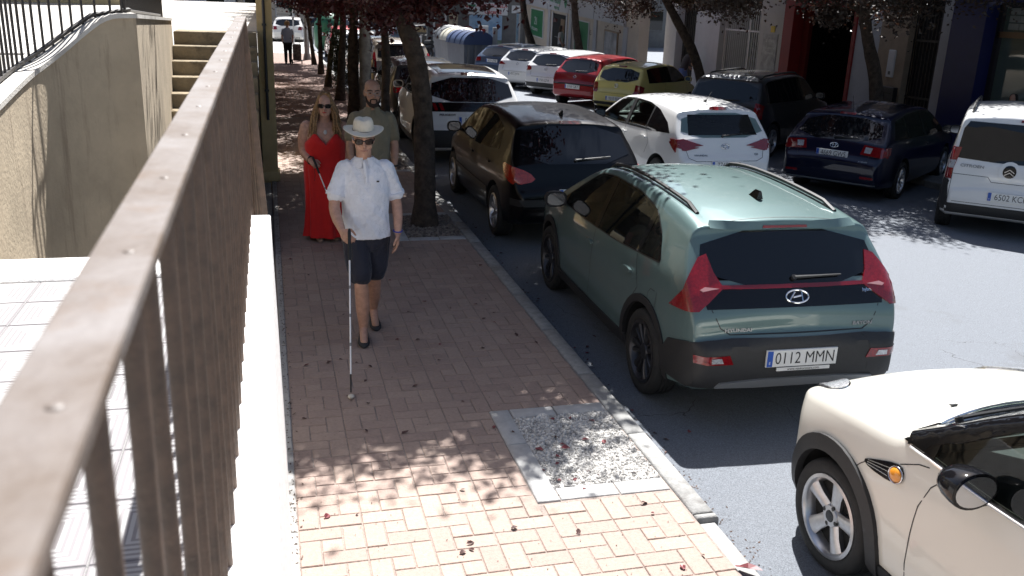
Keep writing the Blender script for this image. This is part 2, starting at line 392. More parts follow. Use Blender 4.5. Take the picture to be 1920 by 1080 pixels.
# ---- tiled landing beyond the railing
m_tile = M('pale_tile', (.60, .585, .575), .6, var=.05, vs=9., bump=.1, bs=60.)
def groove_tile():
    m = M('grooved_tile', (.60, .585, .575), .6)
    n = m.node_tree.nodes; l = m.node_tree.links; b = n['Principled BSDF']
    tc = n.new('ShaderNodeTexCoord'); sp = n.new('ShaderNodeSeparateXYZ'); l.new(tc.outputs['Object'], sp.inputs[0])
    def mth(op, a, bb=None):
        q = n.new('ShaderNodeMath'); q.operation = op
        for i, s in enumerate((a, bb)):
            if s is None: continue
            if isinstance(s, (int, float)): q.inputs[i].default_value = s
            else: l.new(s, q.inputs[i])
        return q.outputs[0]
    mx = mth('MAXIMUM', mth('ABSOLUTE', sp.outputs[0]), mth('ABSOLUTE', sp.outputs[1]))
    s = mth('SINE', mth('MULTIPLY', mx, 2 * math.pi / .021))
    inside = mth('GREATER_THAN', mx, .045)
    h = mth('MULTIPLY', mth('SMOOTHSTEP' if False else 'GREATER_THAN', s, -.1), 1.0)
    h = mth('MAXIMUM', h, mth('SUBTRACT', 1.0, inside))
    cr = n.new('ShaderNodeMix'); cr.data_type = 'RGBA'; cr.inputs[6].default_value = (.20, .185, .19, 1); cr.inputs[7].default_value = (.36, .355, .35, 1)
    l.new(h, cr.inputs[0]); l.new(cr.outputs[2], b.inputs['Base Color'])
    bp = n.new('ShaderNodeBump'); bp.inputs['Distance'].default_value = .004; bp.inputs['Strength'].default_value = .6; l.new(h, bp.inputs['Height']); l.new(bp.outputs[0], b.inputs['Normal'])
    return m
m_gt = groove_tile()
ZF = 1.33
land = struct(MB().box(-2.0, -.152, -1.5, 4.43, .2, ZF - .008).build('landing_floor', m_conc)); tag(land, 'pale grooved tile landing left of the railing')
tb = MB(); tb.box(-.1478, .1478, -.1478, .1478, -.01, 0, bev=.004); tme = tb.mesh('tile', m_gt)
for i in range(6):
    for j in range(13):
        x = -.32 - i * .297; y = 4.27 - j * .297
        link('tile', tme, land, (x, y, ZF + rnd(-.001, .001)))
ledge = MB().box(-2.0, -.16, 4.43, 4.80, .2, ZF + .012, bev=.01).build('ledge', m_wwhite); struct(ledge); tag(ledge, 'white rough ledge at the far edge of the tiled landing')
struct(MB().box(-2.2, -.03, 4.8, 13.5, ZR, .0).build('lower_floor', m_conc))
# ---- curved retaining wall with stucco, and the fence upon it
def stucco():
    m = M('cream_stucco', (.46, .375, .265), .9, var=.14, vs=2.2, bump=.45, bs=34., dirt=(.30, .235, .165), ds=2.21, dthr=.54)
    n = m.node_tree.nodes; l = m.node_tree.links
    for nd in n:   # tree-shade streaks painted into the colour: dirt noise pulled out vertically
        if nd.bl_idname == 'ShaderNodeTexNoise' and abs(nd.inputs['Scale'].default_value - 2.21) < .001:
            mp = n.new('ShaderNodeMapping'); mp.inputs['Scale'].default_value = (4.5, 4.5, .45); src = nd.inputs['Vector'].links[0].from_socket; l.new(src, mp.inputs[0]); l.new(mp.outputs[0], nd.inputs['Vector']); break
    return m
m_st = stucco()
path = [(-1.40, 3.2, 1.70), (-1.46, 4.6, 1.83), (-1.50, 5.82, 1.956), (-1.53, 6.7, 2.045), (-1.49, 7.05, 2.10), (-1.40, 7.28, 2.19), (-1.28, 7.44, 2.31), (-1.14, 7.56, 2.42), (-.95, 7.62, 2.425)]
sm = chaikin([Vector(p) for p in path], 2, False)
G = Vector((-1.16, 12.66, 2.26))
cw = thing('retaining_wall', 'curved cream stucco retaining wall beside the concrete stairs', 'wall', (-1.3, 8, 0))
off = Vector((-1.3, 8, 0))
def wall_strip(pts, thick, name, par, mat, cap=None):
    g = MB(); rr = []
    for i, p in enumerate(pts):
        a = pts[max(0, i - 1)]; b = pts[min(len(pts) - 1, i + 1)]; t = (b - a); t.z = 0; t.normalize(); nrm = Vector((-t.y, t.x, 0))
        q = p + nrm * thick; p_ = p - off; q_ = q - off
        if cap is None: rr.append([(p_.x, p_.y, ZR), (p_.x, p_.y, p_.z), (q_.x, q_.y, q_.z), (q_.x, q_.y, ZR)])
        else:
            e = nrm * -.012
            rr.append([(p_.x + e.x, p_.y + e.y, p_.z), (p_.x + e.x, p_.y + e.y, p_.z + cap), (q_.x, q_.y, q_.z + cap), (q_.x, q_.y, q_.z)])
    g.rings(rr); return g.build(name, mat, par, smooth=30)
pts2 = [sm[-1] + (G - sm[-1]) * t for t in (0, .25, .5, .75, 1)]
wall_strip(sm, .22, 'wall_curve', cw, m_st); wall_strip(pts2, .20, 'wall_straight', cw, m_st)
m_cop = M('coping', (.58, .55, .50), .85, var=.12, vs=6., bump=.4, bs=60.)
wall_strip(sm, .21, 'coping', cw, m_cop, cap=.035); wall_strip(pts2, .19, 'coping', cw, m_cop, cap=.03)
fence = thing('fence', 'dark vertical bar fence on top of the curved stucco wall', 'fence', off)
m_dark = M('dark_fence_paint', (.035, .03, .026), .5, var=.3, vs=30.)
fp = sm + pts2[1:]
dist = [0]
for a, b in zip(fp, fp[1:]): dist.append(dist[-1] + (b - a).length)
def along(d):
    for i in range(len(fp) - 1):
        if d <= dist[i + 1]:
            t = (d - dist[i]) / (dist[i + 1] - dist[i]); p = fp[i].lerp(fp[i + 1], t); tt = (fp[i + 1] - fp[i]); tt.z = 0; tt.normalize(); return p + Vector((-tt.y, tt.x, 0)) * .10
    return fp[-1]
fb = MB(); fb.tube([(0, 0, -.03), (0, 0, 1.0)], .0095, 6); fme = fb.mesh('bar', m_dark, 60)
d = .8
while d < dist[-1] - .05:
    link('bar', fme, fence, along(d) - off); d += .098
for hh in (.06, 1.0):
    g = MB(); g.tube([along(.5 + k * .25) - off + Vector((0, 0, hh)) for k in range(int((dist[-1] - .6) / .25))], .016, 4); g.build('fence_rail', m_dark, fence)
# ---- stairs, terrace, yellow end pillar and wall
m_step = M('step_concrete', (.29, .235, .155), .9, var=.22, vs=5., bump=.6, bs=50., dirt=(.12, .095, .065), ds=4., dthr=.54)
st = struct(bpy.data.objects.new('stairs', None)); col.objects.link(st); st['label'] = 'worn concrete stairs climbing to the upper terrace'
for k in range(12):
    zt = 2.135 - .166 * k; yf = 12.68 - .30 * k
    g = MB(); g.box(-1.15, -.13, yf, yf + .62, max(ZR, zt - .166 * 2), zt, bev=.012); g.build('step', m_step, st, smooth=50)
m_ter = M('terrace_paving', (.42, .40, .37), .85, var=.12, vs=3., bump=.2, dirt=(.33, .30, .27), ds=.8)
g = MB()
tv = []; 
left = [(-14, 3, 1.62), (-14, 7.6, 1.95), (-14, 12.7, 2.12), (-14, 60, 2.12)]
right = [(-1.6, 3, 1.62), (-1.62, 6.6, 1.95), (-1.3, 12.7, 2.12), (-.15, 12.95, 2.128), (-.15, 60, 2.12)]
g.add([(-14, 3, 1.62), (-1.60, 3, 1.62), (-1.66, 6.6, 1.93), (-14, 6.6, 1.93), (-1.5, 7.3, 2.05), (-1.18, 7.85, 2.11), (-14, 7.85, 2.11), (-1.25, 12.68, 2.122), (-14, 12.68, 2.122)], [(0, 1, 2, 3), (3, 2, 4, 5, 6), (6, 5, 7, 8)])
g.add([(-14, 12.68, 2.122), (-1.25, 12.68, 2.122), (-1.16, 12.98, 2.122), (-.12, 12.98, 2.122), (-.12, 46, 2.122), (-14, 46, 2.122)], [(0, 1, 2, 3, 4, 5)])
ter = struct(g.build('terrace', m_ter)); tag(ter, 'sunlit paved terrace above the stairs')
tl = MB(); tl.box(-.29, .29, -.29, .29, -.004, .012, bev=.004); tlm = tl.mesh('slab', M('terrace_slab', (.52, .50, .47), .8, var=.12, vs=4.))
for i in range(10):
    for j in range(10):
        o = link('slab', tlm, ter, (-1.75 - i * .6 - (.25 if j < 1 else 0), 8.3 + j * .6, 2.122 - .0015 * max(0, 4 - j)))
m_yel = M('yellow_render', (.74, .56, .28), .85, var=.12, vs=4., bump=.35, bs=60., dirt=(.55, .38, .17), ds=2.5, dthr=.55)
yw = thing('yellow_wall', 'ochre rendered wall and pillar at the top of the stairs', 'wall', (-.03, 13.6, 0))
g = MB(); g.box(-.10, .11, 0, .34, ZR, 3.3, bev=.012); g.build('pillar', m_yel, yw, smooth=50)
g = MB(); g.box(-.125, .135, -.02, .36, .0, .14, bev=.012); g.build('plinth', m_yel, yw, smooth=50)
g = MB(); g.box(-.08, .075, .34, 21, ZR, 2.95, bev=.01); g.build('wall_body', m_yel, yw)
g = MB(); g.tube([(.0, -.035, .9), (.0, -.035, 3.3)], .022, 8); g.build('downpipe', M('pipe_dark', (.03, .03, .035), .4), yw, smooth=60)
for zz in (1.3, 2.2, 3.0):
    g = MB(); g.box(-.03, .03, -.06, .0, zz, zz + .03); g.build('pipe_bracket', MATS['pipe_dark'], yw)
yb = thing('yellow_house', 'pale yellow house wall standing behind the upper terrace', 'building', (-8, 30, 2.1))
g = MB(); g.box(-7, 4, 0, 5, -.1, 6); g.build('wall', M('cream_yellow', (.62, .52, .30), .85, var=.1, vs=1.), yb)
for k in range(3):
    g = MB(); g.box(-5 + k * 3.1, -3.6 + k * 3.1, -.04, .06, 1.0, 2.4); wn = g.build('window', M('win_frame_white', (.6, .6, .58), .5), yb)
    g = MB(); g.box(-4.92 + k * 3.1, -3.68 + k * 3.1, -.05, -.042, 1.08, 2.32); g.build('pane', M('pane_dark', (.02, .025, .03), .05), wn)
# ================================================================ VEHICLES
def paint(name, c, metal=0., rough=.32):
    return M('paint_' + name, c, rough, metal, coat=.9, spec=.15)
m_plast = M('black_plastic', (.018, .018, .019), .55, var=.15, vs=40., bump=.1, bs=300.)
m_gloss = M('gloss_black', (.006, .006, .007), .06, spec=.5)
m_rub = M('tyre_rubber', (.016, .016, .016), .75, var=.25, vs=30., bump=.2, bs=120.)
m_alloy = M('alloy', (.55, .55, .56), .28, .85, var=.12, vs=20.)
m_alloyd = M('alloy_dark', (.06, .06, .065), .35, .7)
m_chr = M('chrome', (.75, .76, .78), .08, 1.)
m_red = M('lamp_red', (.21, .005, .009), .12, coat=1., var=.3, vs=60.)
m_redd = M('lamp_dark_red', (.14, .004, .008), .1, coat=1.)
m_amb = M('lamp_amber', (.75, .28, .02), .12, coat=1.)
m_clr = M('lamp_clear', (.55, .56, .58), .08, .3, coat=1., var=.4, vs=70.)
m_plate = M('plate_white', (.74, .74, .72), .4)
m_pblue = M('plate_blue', (.02, .09, .42), .4)
m_ink = M('plate_ink', (.012, .012, .013), .5)
m_under = M('car_underside', (.012, .012, .012), .9)
m_int = M('car_interior', (.03, .03, .032), .8, var=.2, vs=20.)
m_mir = M('mirror_silver', (.22, .23, .25), .05, .9)
m_silv = M('silver_trim', (.28, .29, .30), .35, .5)
def glass_mat(name, tint, op):
    'thin glazing: tinted see-through film with a mirror coat'
    m = bpy.data.materials.new(name); m.use_nodes = True; n = m.node_tree.nodes; l = m.node_tree.links
    n.remove(n['Principled BSDF']); o = n['Material Output']
    tr = n.new('ShaderNodeBsdfTransparent'); tr.inputs[0].default_value = (*tint, 1)
    df = n.new('ShaderNodeBsdfDiffuse'); df.inputs[0].default_value = (.02, .022, .022, 1)
    mx0 = n.new('ShaderNodeMixShader'); mx0.inputs[0].default_value = op; l.new(tr.outputs[0], mx0.inputs[1]); l.new(df.outputs[0], mx0.inputs[2])
    gl = n.new('ShaderNodeBsdfGlossy'); gl.inputs['Roughness'].default_value = .015
    fr = n.new('ShaderNodeFresnel'); fr.inputs[0].default_value = 1.5
    mx = n.new('ShaderNodeMixShader'); l.new(fr.outputs[0], mx.inputs[0]); l.new(mx0.outputs[0], mx.inputs[1]); l.new(gl.outputs[0], mx.inputs[2])
    l.new(mx.outputs[0], o.inputs['Surface']); MATS[name] = m; return m
m_gclear = glass_mat('glass_clear', (.70, .80, .76), .04)
m_gtint = glass_mat('glass_tinted', (.22, .25, .25), .3)
m_gdark = M('glass_dark', (.006, .007, .009), .02, spec=.6)

class Car:
    """Local frame: +y is the car's front, +x its right side, z = 0 the road under the tyres."""
    def __init__(s, name, label, P, loc, heading, cat='car', group=None):
        s.P = P; s.root = thing(name, label, cat, loc, heading, group)
        L, W, H = P['L'], P['W'], P['H']; s.L, s.W, s.H = L, W, H; h = L / 2
        s.h = h
        rt = P.get('tipz', .50)
        U = [(-h, rt)] + [(-h + a, b) for a, b in P['rear']] + P['roof'] + [(h - a, b) for a, b in P['front'][::-1]] + [(h, P.get('tipf', .46))]
        s.U = [tuple(v) for v in chaikin([Vector((a, b)) for a, b in U], 2, False, .22)]
        D = [(-h, rt), (-h + .015, .38), (-h + .07, .30), (-h + .4, .22), (-h + .9, .19), (h - .9, .17), (h - .3, .19), (h - .05, .27), (h - .01, .36), (h, P.get('tipf', .46))]
        s.D = [(v.x, v.y) for v in chaikin([Vector(p) for p in D], 1, False)]
        pl = P.get('plan', [(-h, .79), (-h + .05, .86), (-h + .18, .935), (-h + .55, .985), (-.3, 1.), (h - 1., .99), (h - .5, .945), (h - .2, .86), (h - .07, .76), (h, .62)])
        s.plan = [(v.x, v.y) for v in chaikin([Vector(p) for p in pl], 2, False)]
        s.belt = P['belt']; s.rw = P.get('rw', .70)
        s.mesh_body()
    def half(s, y, z):
        b = interp(s.belt, y); W2 = s.W / 2
        if z < .45: t = 1 - .07 * ((.45 - z) / .27) ** 2 if z > .18 else .93
        elif z < .62: t = 1.
        elif z < b: q = (z - .62) / max(.05, b - .62); t = 1 - .045 * q * q
        else:
            q = min(1.1, (z - b) / (s.H - b)); t = .955 - (.955 - s.rw) * q ** 1.12
        return W2 * interp(s.plan, y) * t
    def mesh_body(s):
        P = s.P; step = P.get('step', .045)
        U = [Vector(u) for u in s.U]; pts = [U[0]]
        for a, b in zip(U, U[1:]):
            n = max(1, int((b - a).length / step + .5))
            pts += [a.lerp(b, (k + 1) / n) for k in range(n)]
        NS, NA, NT = 16, 5, 7
        rings = []; last = -9
        for p in pts:
            y, zt = p.x, p.y
            if y < last + .0006: y = last + .0006
            last = y
            zb = min(interp(s.D, y), zt - .004); hgt = zt - zb
            r = min(P.get('rad', .085), hgt * .42)
            side = []
            z1 = zt - r
            ry = min(.05, hgt * .2)
            xb = s.half(y, zb + ry)
            half = [(0, zb), (xb * .5, zb), (xb * .90, zb)]
            for k in range(NS + 1):
                z = zb + ry + (z1 - zb - ry) * k / NS; half.append((s.half(y, z), z))
            xs, zs = half[-1]; xc = s.half(y, zt)
            xe = max(.02, xc - r * 1.15)
            crown = P.get('crown', .035) * (1 if hgt > .3 else hgt / .3)
            def topz(x): return zt - crown * (x / max(.1, xe)) ** 2
            for k in range(1, NA + 1):
                t = k / NA; q0 = (1 - t) ** 2; q1 = 2 * t * (1 - t); q2 = t * t
                half.append((q0 * xs + q1 * xc + q2 * xe, q0 * zs + q1 * (zt - crown * .8) + q2 * topz(xe)))
            for k in range(1, NT + 1):
                x = xe * (1 - k / NT); half.append((x, topz(x)))
            ring = [(x, y, z) for x, z in half] + [(-x, y, z) for x, z in half[-2:0:-1]]
            rings.append(ring)
        g = MB(); g.rings(rings); me = g.mesh('body', [P['paint'], m_under], None)
        bm = bmesh.new(); bm.from_mesh(me); bmesh.ops.triangulate(bm, faces=[f for f in bm.faces if len(f.verts) > 4]); s.bvh = BVHTree.FromBMesh(bm); bm.free()
        o = link('body', me, s.root)
        wb = P['wb']; ya = -s.h + P['ro']; s.axles = (ya, ya + wb); wr = P['wr']; s.wr = wr
        cut = []
        c = MB()
        for yy in s.axles:
            for sd in (-1, 1):
                q = MB(); q.lathe([(wr + .055, sd * (s.W / 2 - .30)), (wr + .055, sd * (s.W / 2 + .2))], 40, 'x', (0, yy, wr + .005)); c.v, c.f = c.v, c.f; c.add(q.v, q.f, 1)
        cut.append(c)
        if P.get('cavity'):
            cv = P['cavity']
            q = MB(); q.prism(cv['side'], -1.3, 1.3, 'x', 1); cut.append(q)
            for nm, (d0, d1) in (('rear', (-s.h - .3, cv.get('ry', -.9))), ('front', (cv.get('fy', .4), cv.get('f1', s.h + .3)))):
                if nm in cv: q = MB(); q.prism(cv[nm], d0, d1, 'y', 1); cut.append(q)
        tmp = []
        for q in cut:
            cm = q.mesh('cutter', [P['paint'], m_under if q is cut[0] else m_int]); cm.polygons.foreach_set('material_index', [1] * len(cm.polygons))
            co = link('cutter', cm); co.matrix_world = s.root.matrix_world; tmp.append(co); co.location = s.root.location; co.rotation_euler = s.root.rotation_euler
            md = o.modifiers.new('b', 'BOOLEAN'); md.operation = 'DIFFERENCE'; md.solver = 'EXACT'; md.object = co; md.material_mode = 'TRANSFER'
        me2 = evaluated(o, 'body'); o.modifiers.clear(); o.data = me2
        for co in tmp: bpy.data.objects.remove(co)
        me2.shade_smooth(); me2.set_sharp_from_angle(angle=R(38))
        s.body = o
    def yprof(s, z, dr):
        U = s.U if dr > 0 else s.U[::-1]
        for a, b in zip(U, U[1:]):
            if b[1] >= z: return a[0] + (b[0] - a[0]) * max(0, z - a[1]) / max(1e-5, b[1] - a[1])
        return U[len(U) // 2][0]
    # -- surface lookup
    def cast(s, ax, u, v):
        if ax == 'L': o, d = Vector((-3, u, v)), Vector((1, 0, 0))
        elif ax == 'R': o, d = Vector((3, u, v)), Vector((-1, 0, 0))
        elif ax == 'B': o, d = Vector((u, -s.h - 2, v)), Vector((0, 1, 0))
        elif ax == 'F': o, d = Vector((u, s.h + 2, v)), Vector((0, -1, 0))
        elif ax == 'T': o, d = Vector((u, v, 3)), Vector((0, 0, -1))
        else:                                   # rear corner, seen from 45 degrees; u runs from the side towards the tail
            sg = -1 if ax == 'BL' else 1; d = Vector((-sg, 1, 0)).normalized(); o = Vector((-sg * u, -u, 0)) * .70710678 - d * 4 ; o.z = v
        hit, nrm, idx, dist = s.bvh.ray_cast(o, d, 8)
        if len(ax) == 2:
            if hit is None: hit, nrm, idx, dist = s.bvh.find_nearest(o + d * 5.2)
        elif ax == 'B':
            yr = s.yprof(v, 1)
            if hit is None or hit.y > yr + .22: hit, nrm, idx, dist = s.bvh.find_nearest(Vector((u, yr, v)))
        elif ax == 'F':
            yr = s.yprof(v, -1)
            if hit is None or hit.y < yr - .30: hit, nrm, idx, dist = s.bvh.find_nearest(Vector((u, yr, v)))
        elif hit is None:
            if ax == 'T': hit, nrm, idx, dist = s.bvh.find_nearest(Vector((u, v, 1.)))
            else: hit, nrm, idx, dist = s.bvh.find_nearest(Vector(((-1 if ax == 'L' else 1) * s.half(u, v), u, v)))
        if nrm.dot(d) > 0: nrm = -nrm
        return hit, nrm
    def patch_mb(s, ax, poly, off=.004, thick=.012, grid=.07, g=None):
        poly = [Vector((p[0], p[1])) for p in poly]
        # densify outline
        out = []
        for i, a in enumerate(poly):
            b = poly[(i + 1) % len(poly)]; n = max(1, int((b - a).length / grid))
            out += [a.lerp(b, k / n) for k in range(n)]
        nb = len(out); pts = list(out)
        x0 = min(p.x for p in out); x1 = max(p.x for p in out); y0 = min(p.y for p in out); y1 = max(p.y for p in out)
        def inside(q):
            c = False; j = nb - 1
            for i in range(nb):
                a, b = out[i], out[j]
                if (a.y > q.y) != (b.y > q.y) and q.x < (b.x - a.x) * (q.y - a.y) / (b.y - a.y) + a.x: c = not c
                j = i
            return c
        x = x0 + grid * .5
        while x < x1:
            y = y0 + grid * .5
            while y < y1:
                q = Vector((x, y))
                if inside(q) and min((q - p).length for p in out) > grid * .35: pts.append(q)
                y += grid
            x += grid
        vs, es, fs, ov, oe, of = delaunay_2d_cdt(pts, [(i, (i + 1) % nb) for i in range(nb)], [], 1, 1e-5)
        V = []; N = []
        for p in vs:
            h_, n_ = s.cast(ax, p.x, p.y); V.append(h_); N.append(n_)
        top = [v + n_ * off for v, n_ in zip(V, N)]
        bot = [v + n_ * (off - thick) for v, n_ in zip(V, N)]
        g = g or MB(); k = len(top)
        # boundary edges
        cnt = {}
        for f in fs:
            for i in range(len(f)):
                e = (f[i], f[(i + 1) % len(f)]); cnt[tuple(sorted(e))] = cnt.get(tuple(sorted(e)), 0) + 1
        sk = [(e[0], e[1], e[1] + k, e[0] + k) for e, c_ in cnt.items() if c_ == 1]
        g.add(top + bot, [tuple(f) for f in fs] + sk)
        return g
    def patch(s, name, ax, poly, mat, off=.004, thick=.012, grid=.07, parent=None, smooth=35):
        return s.patch_mb(ax, poly, off, thick, grid).build(name, mat, parent or s.root, smooth)
    def both(s, name, poly, mat, **k):
        return s.patch(name, 'L', poly, mat, **k), s.patch(name, 'R', poly, mat, **k)
    def seam(s, ax, pts, wd=.007, name='panel_gap', mat=None):
        """a dark groove line: thin strip laid along pts on the surface"""
        g = MB(); P = [Vector(p) for p in pts]; Q = []
        for a, b in zip(P, P[1:]):
            n = max(1, int((b - a).length / .06)); Q += [a.lerp(b, k / n) for k in range(n)]
        Q.append(P[-1]); vs = []
        for i, p in enumerate(Q):
            t = (Q[min(i + 1, len(Q) - 1)] - Q[max(0, i - 1)]).normalized(); n = Vector((-t.y, t.x)) * wd / 2
            for q in (p - n, p + n):
                h_, nn = s.cast(ax, q.x, q.y); vs.append(h_ + nn * .0015)
        g.add(vs, [(2 * i, 2 * i + 1, 2 * i + 3, 2 * i + 2) for i in range(len(Q) - 1)])
        return g.build(name, mat or m_ink, s.root)
    def on(s, ax, u, v, off=.0, up=(0, 0, 1)):
        h_, n_ = s.cast(ax, u, v); return frame(h_ + n_ * off, n_, up)
    # -- parts
    def wheels(s, style='five', rimmat=None, n=5, rr=None):
        rimmat = rimmat or m_alloy; wr = s.wr; tw = s.P.get('tw', .20); rr = rr or wr * .68
        key = (style, n, round(wr, 3), round(rr, 3), rimmat.name, tw)
        if key not in WCACHE:
            hub = MB(); hub.lathe([(.02, -tw * .3), (rr * .93, -tw * .3), (rr * .93, tw * .12), (.02, tw * .14)], 28, 'x')
            ty = MB(); a = tw / 2
            ty.lathe([(rr, -a * .8), (rr + .02, -a * .95), (wr - .05, -a), (wr - .018, -a * .93), (wr - .004, -a * .76), (wr, -a * .5), (wr, -a * .35), (wr - .006, -a * .33), (wr - .006, -a * .27), (wr, -a * .25), (wr, -a * .04), (wr - .006, -a * .02), (wr - .006, a * .04), (wr, a * .06), (wr, a * .27), (wr - .006, a * .29), (wr - .006, a * .35), (wr, a * .37), (wr, a * .5), (wr - .004, a * .76), (wr - .018, a * .93), (wr - .05, a), (rr + .02, a * .95), (rr, a * .8)], 44, 'x', close=True)
            ri = MB()
            ri.lathe([(rr + .004, a * .5), (rr + .006, a * .93), (rr - .012, a * .97), (rr - .025, a * .80), (rr - .03, -a * .5), (rr - .01, -a * .5)], 44, 'x', close=True)
            xo = a * .62
            ri.lathe([(.001, xo + .012), (.055, xo + .010), (.065, xo - .01), (.06, xo - .04), (.001, xo - .04)], 24, 'x')
            for k in range(n):
                q = 2 * math.pi * k / n
                def sp(th, w0, w1, r0, r1, xo_, dx):
                    c_, s_ = math.cos(th), math.sin(th)
                    def pt(r_, t_, x_): return (x_, r_ * c_ - t_ * s_, r_ * s_ + t_ * c_)
                    vs = []
                    for r_, w_, x_ in ((r0, w0, xo_), ((r0 + r1) / 2, (w0 + w1) / 2 * (.86 if style == 'five' else 1), xo_ + .012), (r1, w1, xo_ + dx)):
                        vs += [pt(r_, -w_, x_ - .012), pt(r_, -w_ * .6, x_), pt(r_, w_ * .6, x_), pt(r_, w_, x_ - .012), pt(r_, w_ * .8, x_ - .045), pt(r_, -w_ * .8, x_ - .045)]
                    fs = [(i * 6 + j, i * 6 + (j + 1) % 6, i * 6 + 6 + (j + 1) % 6, i * 6 + 6 + j) for i in range(2) for j in range(6)]
                    ri.add(vs, fs)
                if style == 'five': sp(q, .036, .052, .035, rr - .012, xo, .018)
                elif style == 'twin': sp(q - .16, .012, .012, .045, rr - .012, xo, .02); sp(q + .16, .012, .012, .045, rr - .012, xo, .02)
                elif style == 'blade':
                    sp(q, .016, .030, .04, rr - .012, xo, .015); sp(q + .33, .010, .020, .05, rr - .012, xo, .015)
                else: sp(q, .02, .024, .04, rr - .012, xo, .015)
            WCACHE[key] = (hub.mesh('wheel', m_under, 40), ty.mesh('tyre', m_rub, 50), ri.mesh('rim', rimmat, 40))
            if style == 'blade':
                WCACHE[key][2].materials.append(m_alloy)
                k0 = len(WCACHE[key][2].polygons)
        hm, tm, rm = WCACHE[key]
        for yy in s.axles:
            for sd in (-1, 1):
                wo = link('wheel', hm, s.root, (sd * (s.W / 2 - tw / 2 - .012), yy, wr))
                ang = rnd(0, 6)
                wo.rotation_euler = (ang if sd > 0 else -ang, 0, math.pi if sd < 0 else 0)
                link('tyre', tm, wo); link('rim', rm, wo)
    def plate(s, txt, z, ax='B', u=0., off=.012, wd=.52, ht=.115, tilt=0, two=None):
        m4 = s.on(ax, u, z, off)
        # keep plates upright and facing straight back
        p = m4.translation; nz = Vector((0, -1 if ax == 'B' else 1, tilt)).normalized()
        m4 = frame(p, nz)
        g = MB(); g.box(-wd / 2, wd / 2, -ht / 2, ht / 2, -.02, 0, bev=.003)
        o = g.build('number_plate', m_plate, s.root); o.matrix_basis = m4
        g = MB(); g.box(-wd / 2 + .004, -wd / 2 + .046, -ht / 2 + .004, ht / 2 - .004, 0, .001); g.build('blue_band', m_pblue, o)
        text_obj('lettering', 'E', .028, m_plate, o, Matrix.Translation((-wd / 2 + .025, -ht * .25, .0016)), .0003)
        text_obj('lettering', txt, ht * 1.0, m_ink, o, Matrix.Translation((.022, -.002, .0014)), .0006, .80 * wd / .52, -.0007)
        return o
    def letters(s, txt, ax, u, v, size, mat=None, sx=1.3, off=.004, name='badge_lettering', bold=.001):
        return text_obj(name, txt, size, mat or m_chr, s.root, s.on(ax, u, v, off), .002, sx, bold)
    def ring_badge(s, ax, u, v, a, b, kind='oval'):
        m4 = s.on(ax, u, v, .004); g = MB()
        n = 28; ring = []
        if kind == 'oval':
            pts = [(a * math.cos(2 * math.pi * k / n), b * math.sin(2 * math.pi * k / n), .004) for k in range(n + 1)]
            g.tube(pts, .006, 6, cap=False)
            for sg in (-1, 1): g.tube([(sg * a * .62 - b * .28, -b * .72, .003), (sg * a * .30 + b * .28, b * .74, .003)], .006, 6)
            g.tube([(-a * .36, -b * .12, .003), (a * .36, b * .12, .003)], .006, 6)
        elif kind == 'chevron':
            for dz in (-.028, .012): g.tube([(-a, dz - .02, .006), (0, dz + .022, .006), (a, dz - .02, .006)], .008, 4)
        elif kind == 'ellipses':
            g.tube([(a * math.cos(2 * math.pi * k / n), b * math.sin(2 * math.pi * k / n), .004) for k in range(n + 1)], .004, 6, cap=False)
            g.tube([(a * .36 * math.cos(2 * math.pi * k / n), b * .95 * math.sin(2 * math.pi * k / n), .004) for k in range(n + 1)], .004, 6, cap=False)
            g.tube([(a * .68 * math.cos(2 * math.pi * k / n), b * .45 + b * .42 * math.sin(2 * math.pi * k / n), .004) for k in range(n + 1)], .004, 6, cap=False)
        elif kind == 'diamond':
            g.tube([(0, b, .004), (a, 0, .004), (0, -b, .004), (-a, 0, .004), (0, b, .004)], .008, 4, cap=False)
        else:
            g.tube([(a * math.cos(2 * math.pi * k / n), b * math.sin(2 * math.pi * k / n), .004) for k in range(n + 1)], .006, 6, cap=False)
            if kind == 'vw':
                g.tube([(-a * .5, b * .6, .004), (-a * .2, -b * .7, .004), (0, b * .05, .004), (a * .2, -b * .7, .004), (a * .5, b * .6, .004)], .005, 5)
        o = g.build('badge', m_chr, s.root, 50); o.matrix_basis = m4; return o
    def mirror(s, y, z, mat, sides=(-1, 1), size=1.):
        for sd in sides:
            x = s.half(y, z) + .02
            g = MB(); rings = []
            for k in range(9):
                t = k / 8; yy = -.06 + .15 * t; sc = math.sin(math.pi * min(1, .28 + t * .72)) ** .5 if t < 1 else .1
                sc = (1, 1.0, .98, .95, .90, .82, .70, .5, .15)[k]
                rings.append([((.105 + .105 * sc * math.copysign(abs(math.cos(q)) ** .7, math.cos(q))) * size, yy * size, (.075 * sc * math.copysign(abs(math.sin(q)) ** .7, math.sin(q))) * size) for q in [2 * math.pi * j / 16 for j in range(16)]])
            g.rings(rings)
            g.v = [(sd * (x + vx), y + vy, z + vz + .06) for vx, vy, vz in g.v]
            o = g.build('door_mirror', mat, s.root, 50)
            g = MB(); g.rings([[((.105 + .085 * math.copysign(abs(math.cos(q)) ** .7, math.cos(q))) * size, yy, (.058 * math.copysign(abs(math.sin(q)) ** .7, math.sin(q))) * size) for q in [2 * math.pi * j / 16 for j in range(16)]] for yy in (-.0605, -.0625)]); g.v = [(sd * (x + vx), y + vy * size, z + vz + .06) for vx, vy, vz in g.v]; g.build('mirror_glass', m_mir, o)
            g = MB(); g.tube([(sd * (x - .05), y + .02, z - .01), (sd * (x + .05), y + .03, z + .02)], .022, 6); g.build('mirror_arm', m_plast, o)
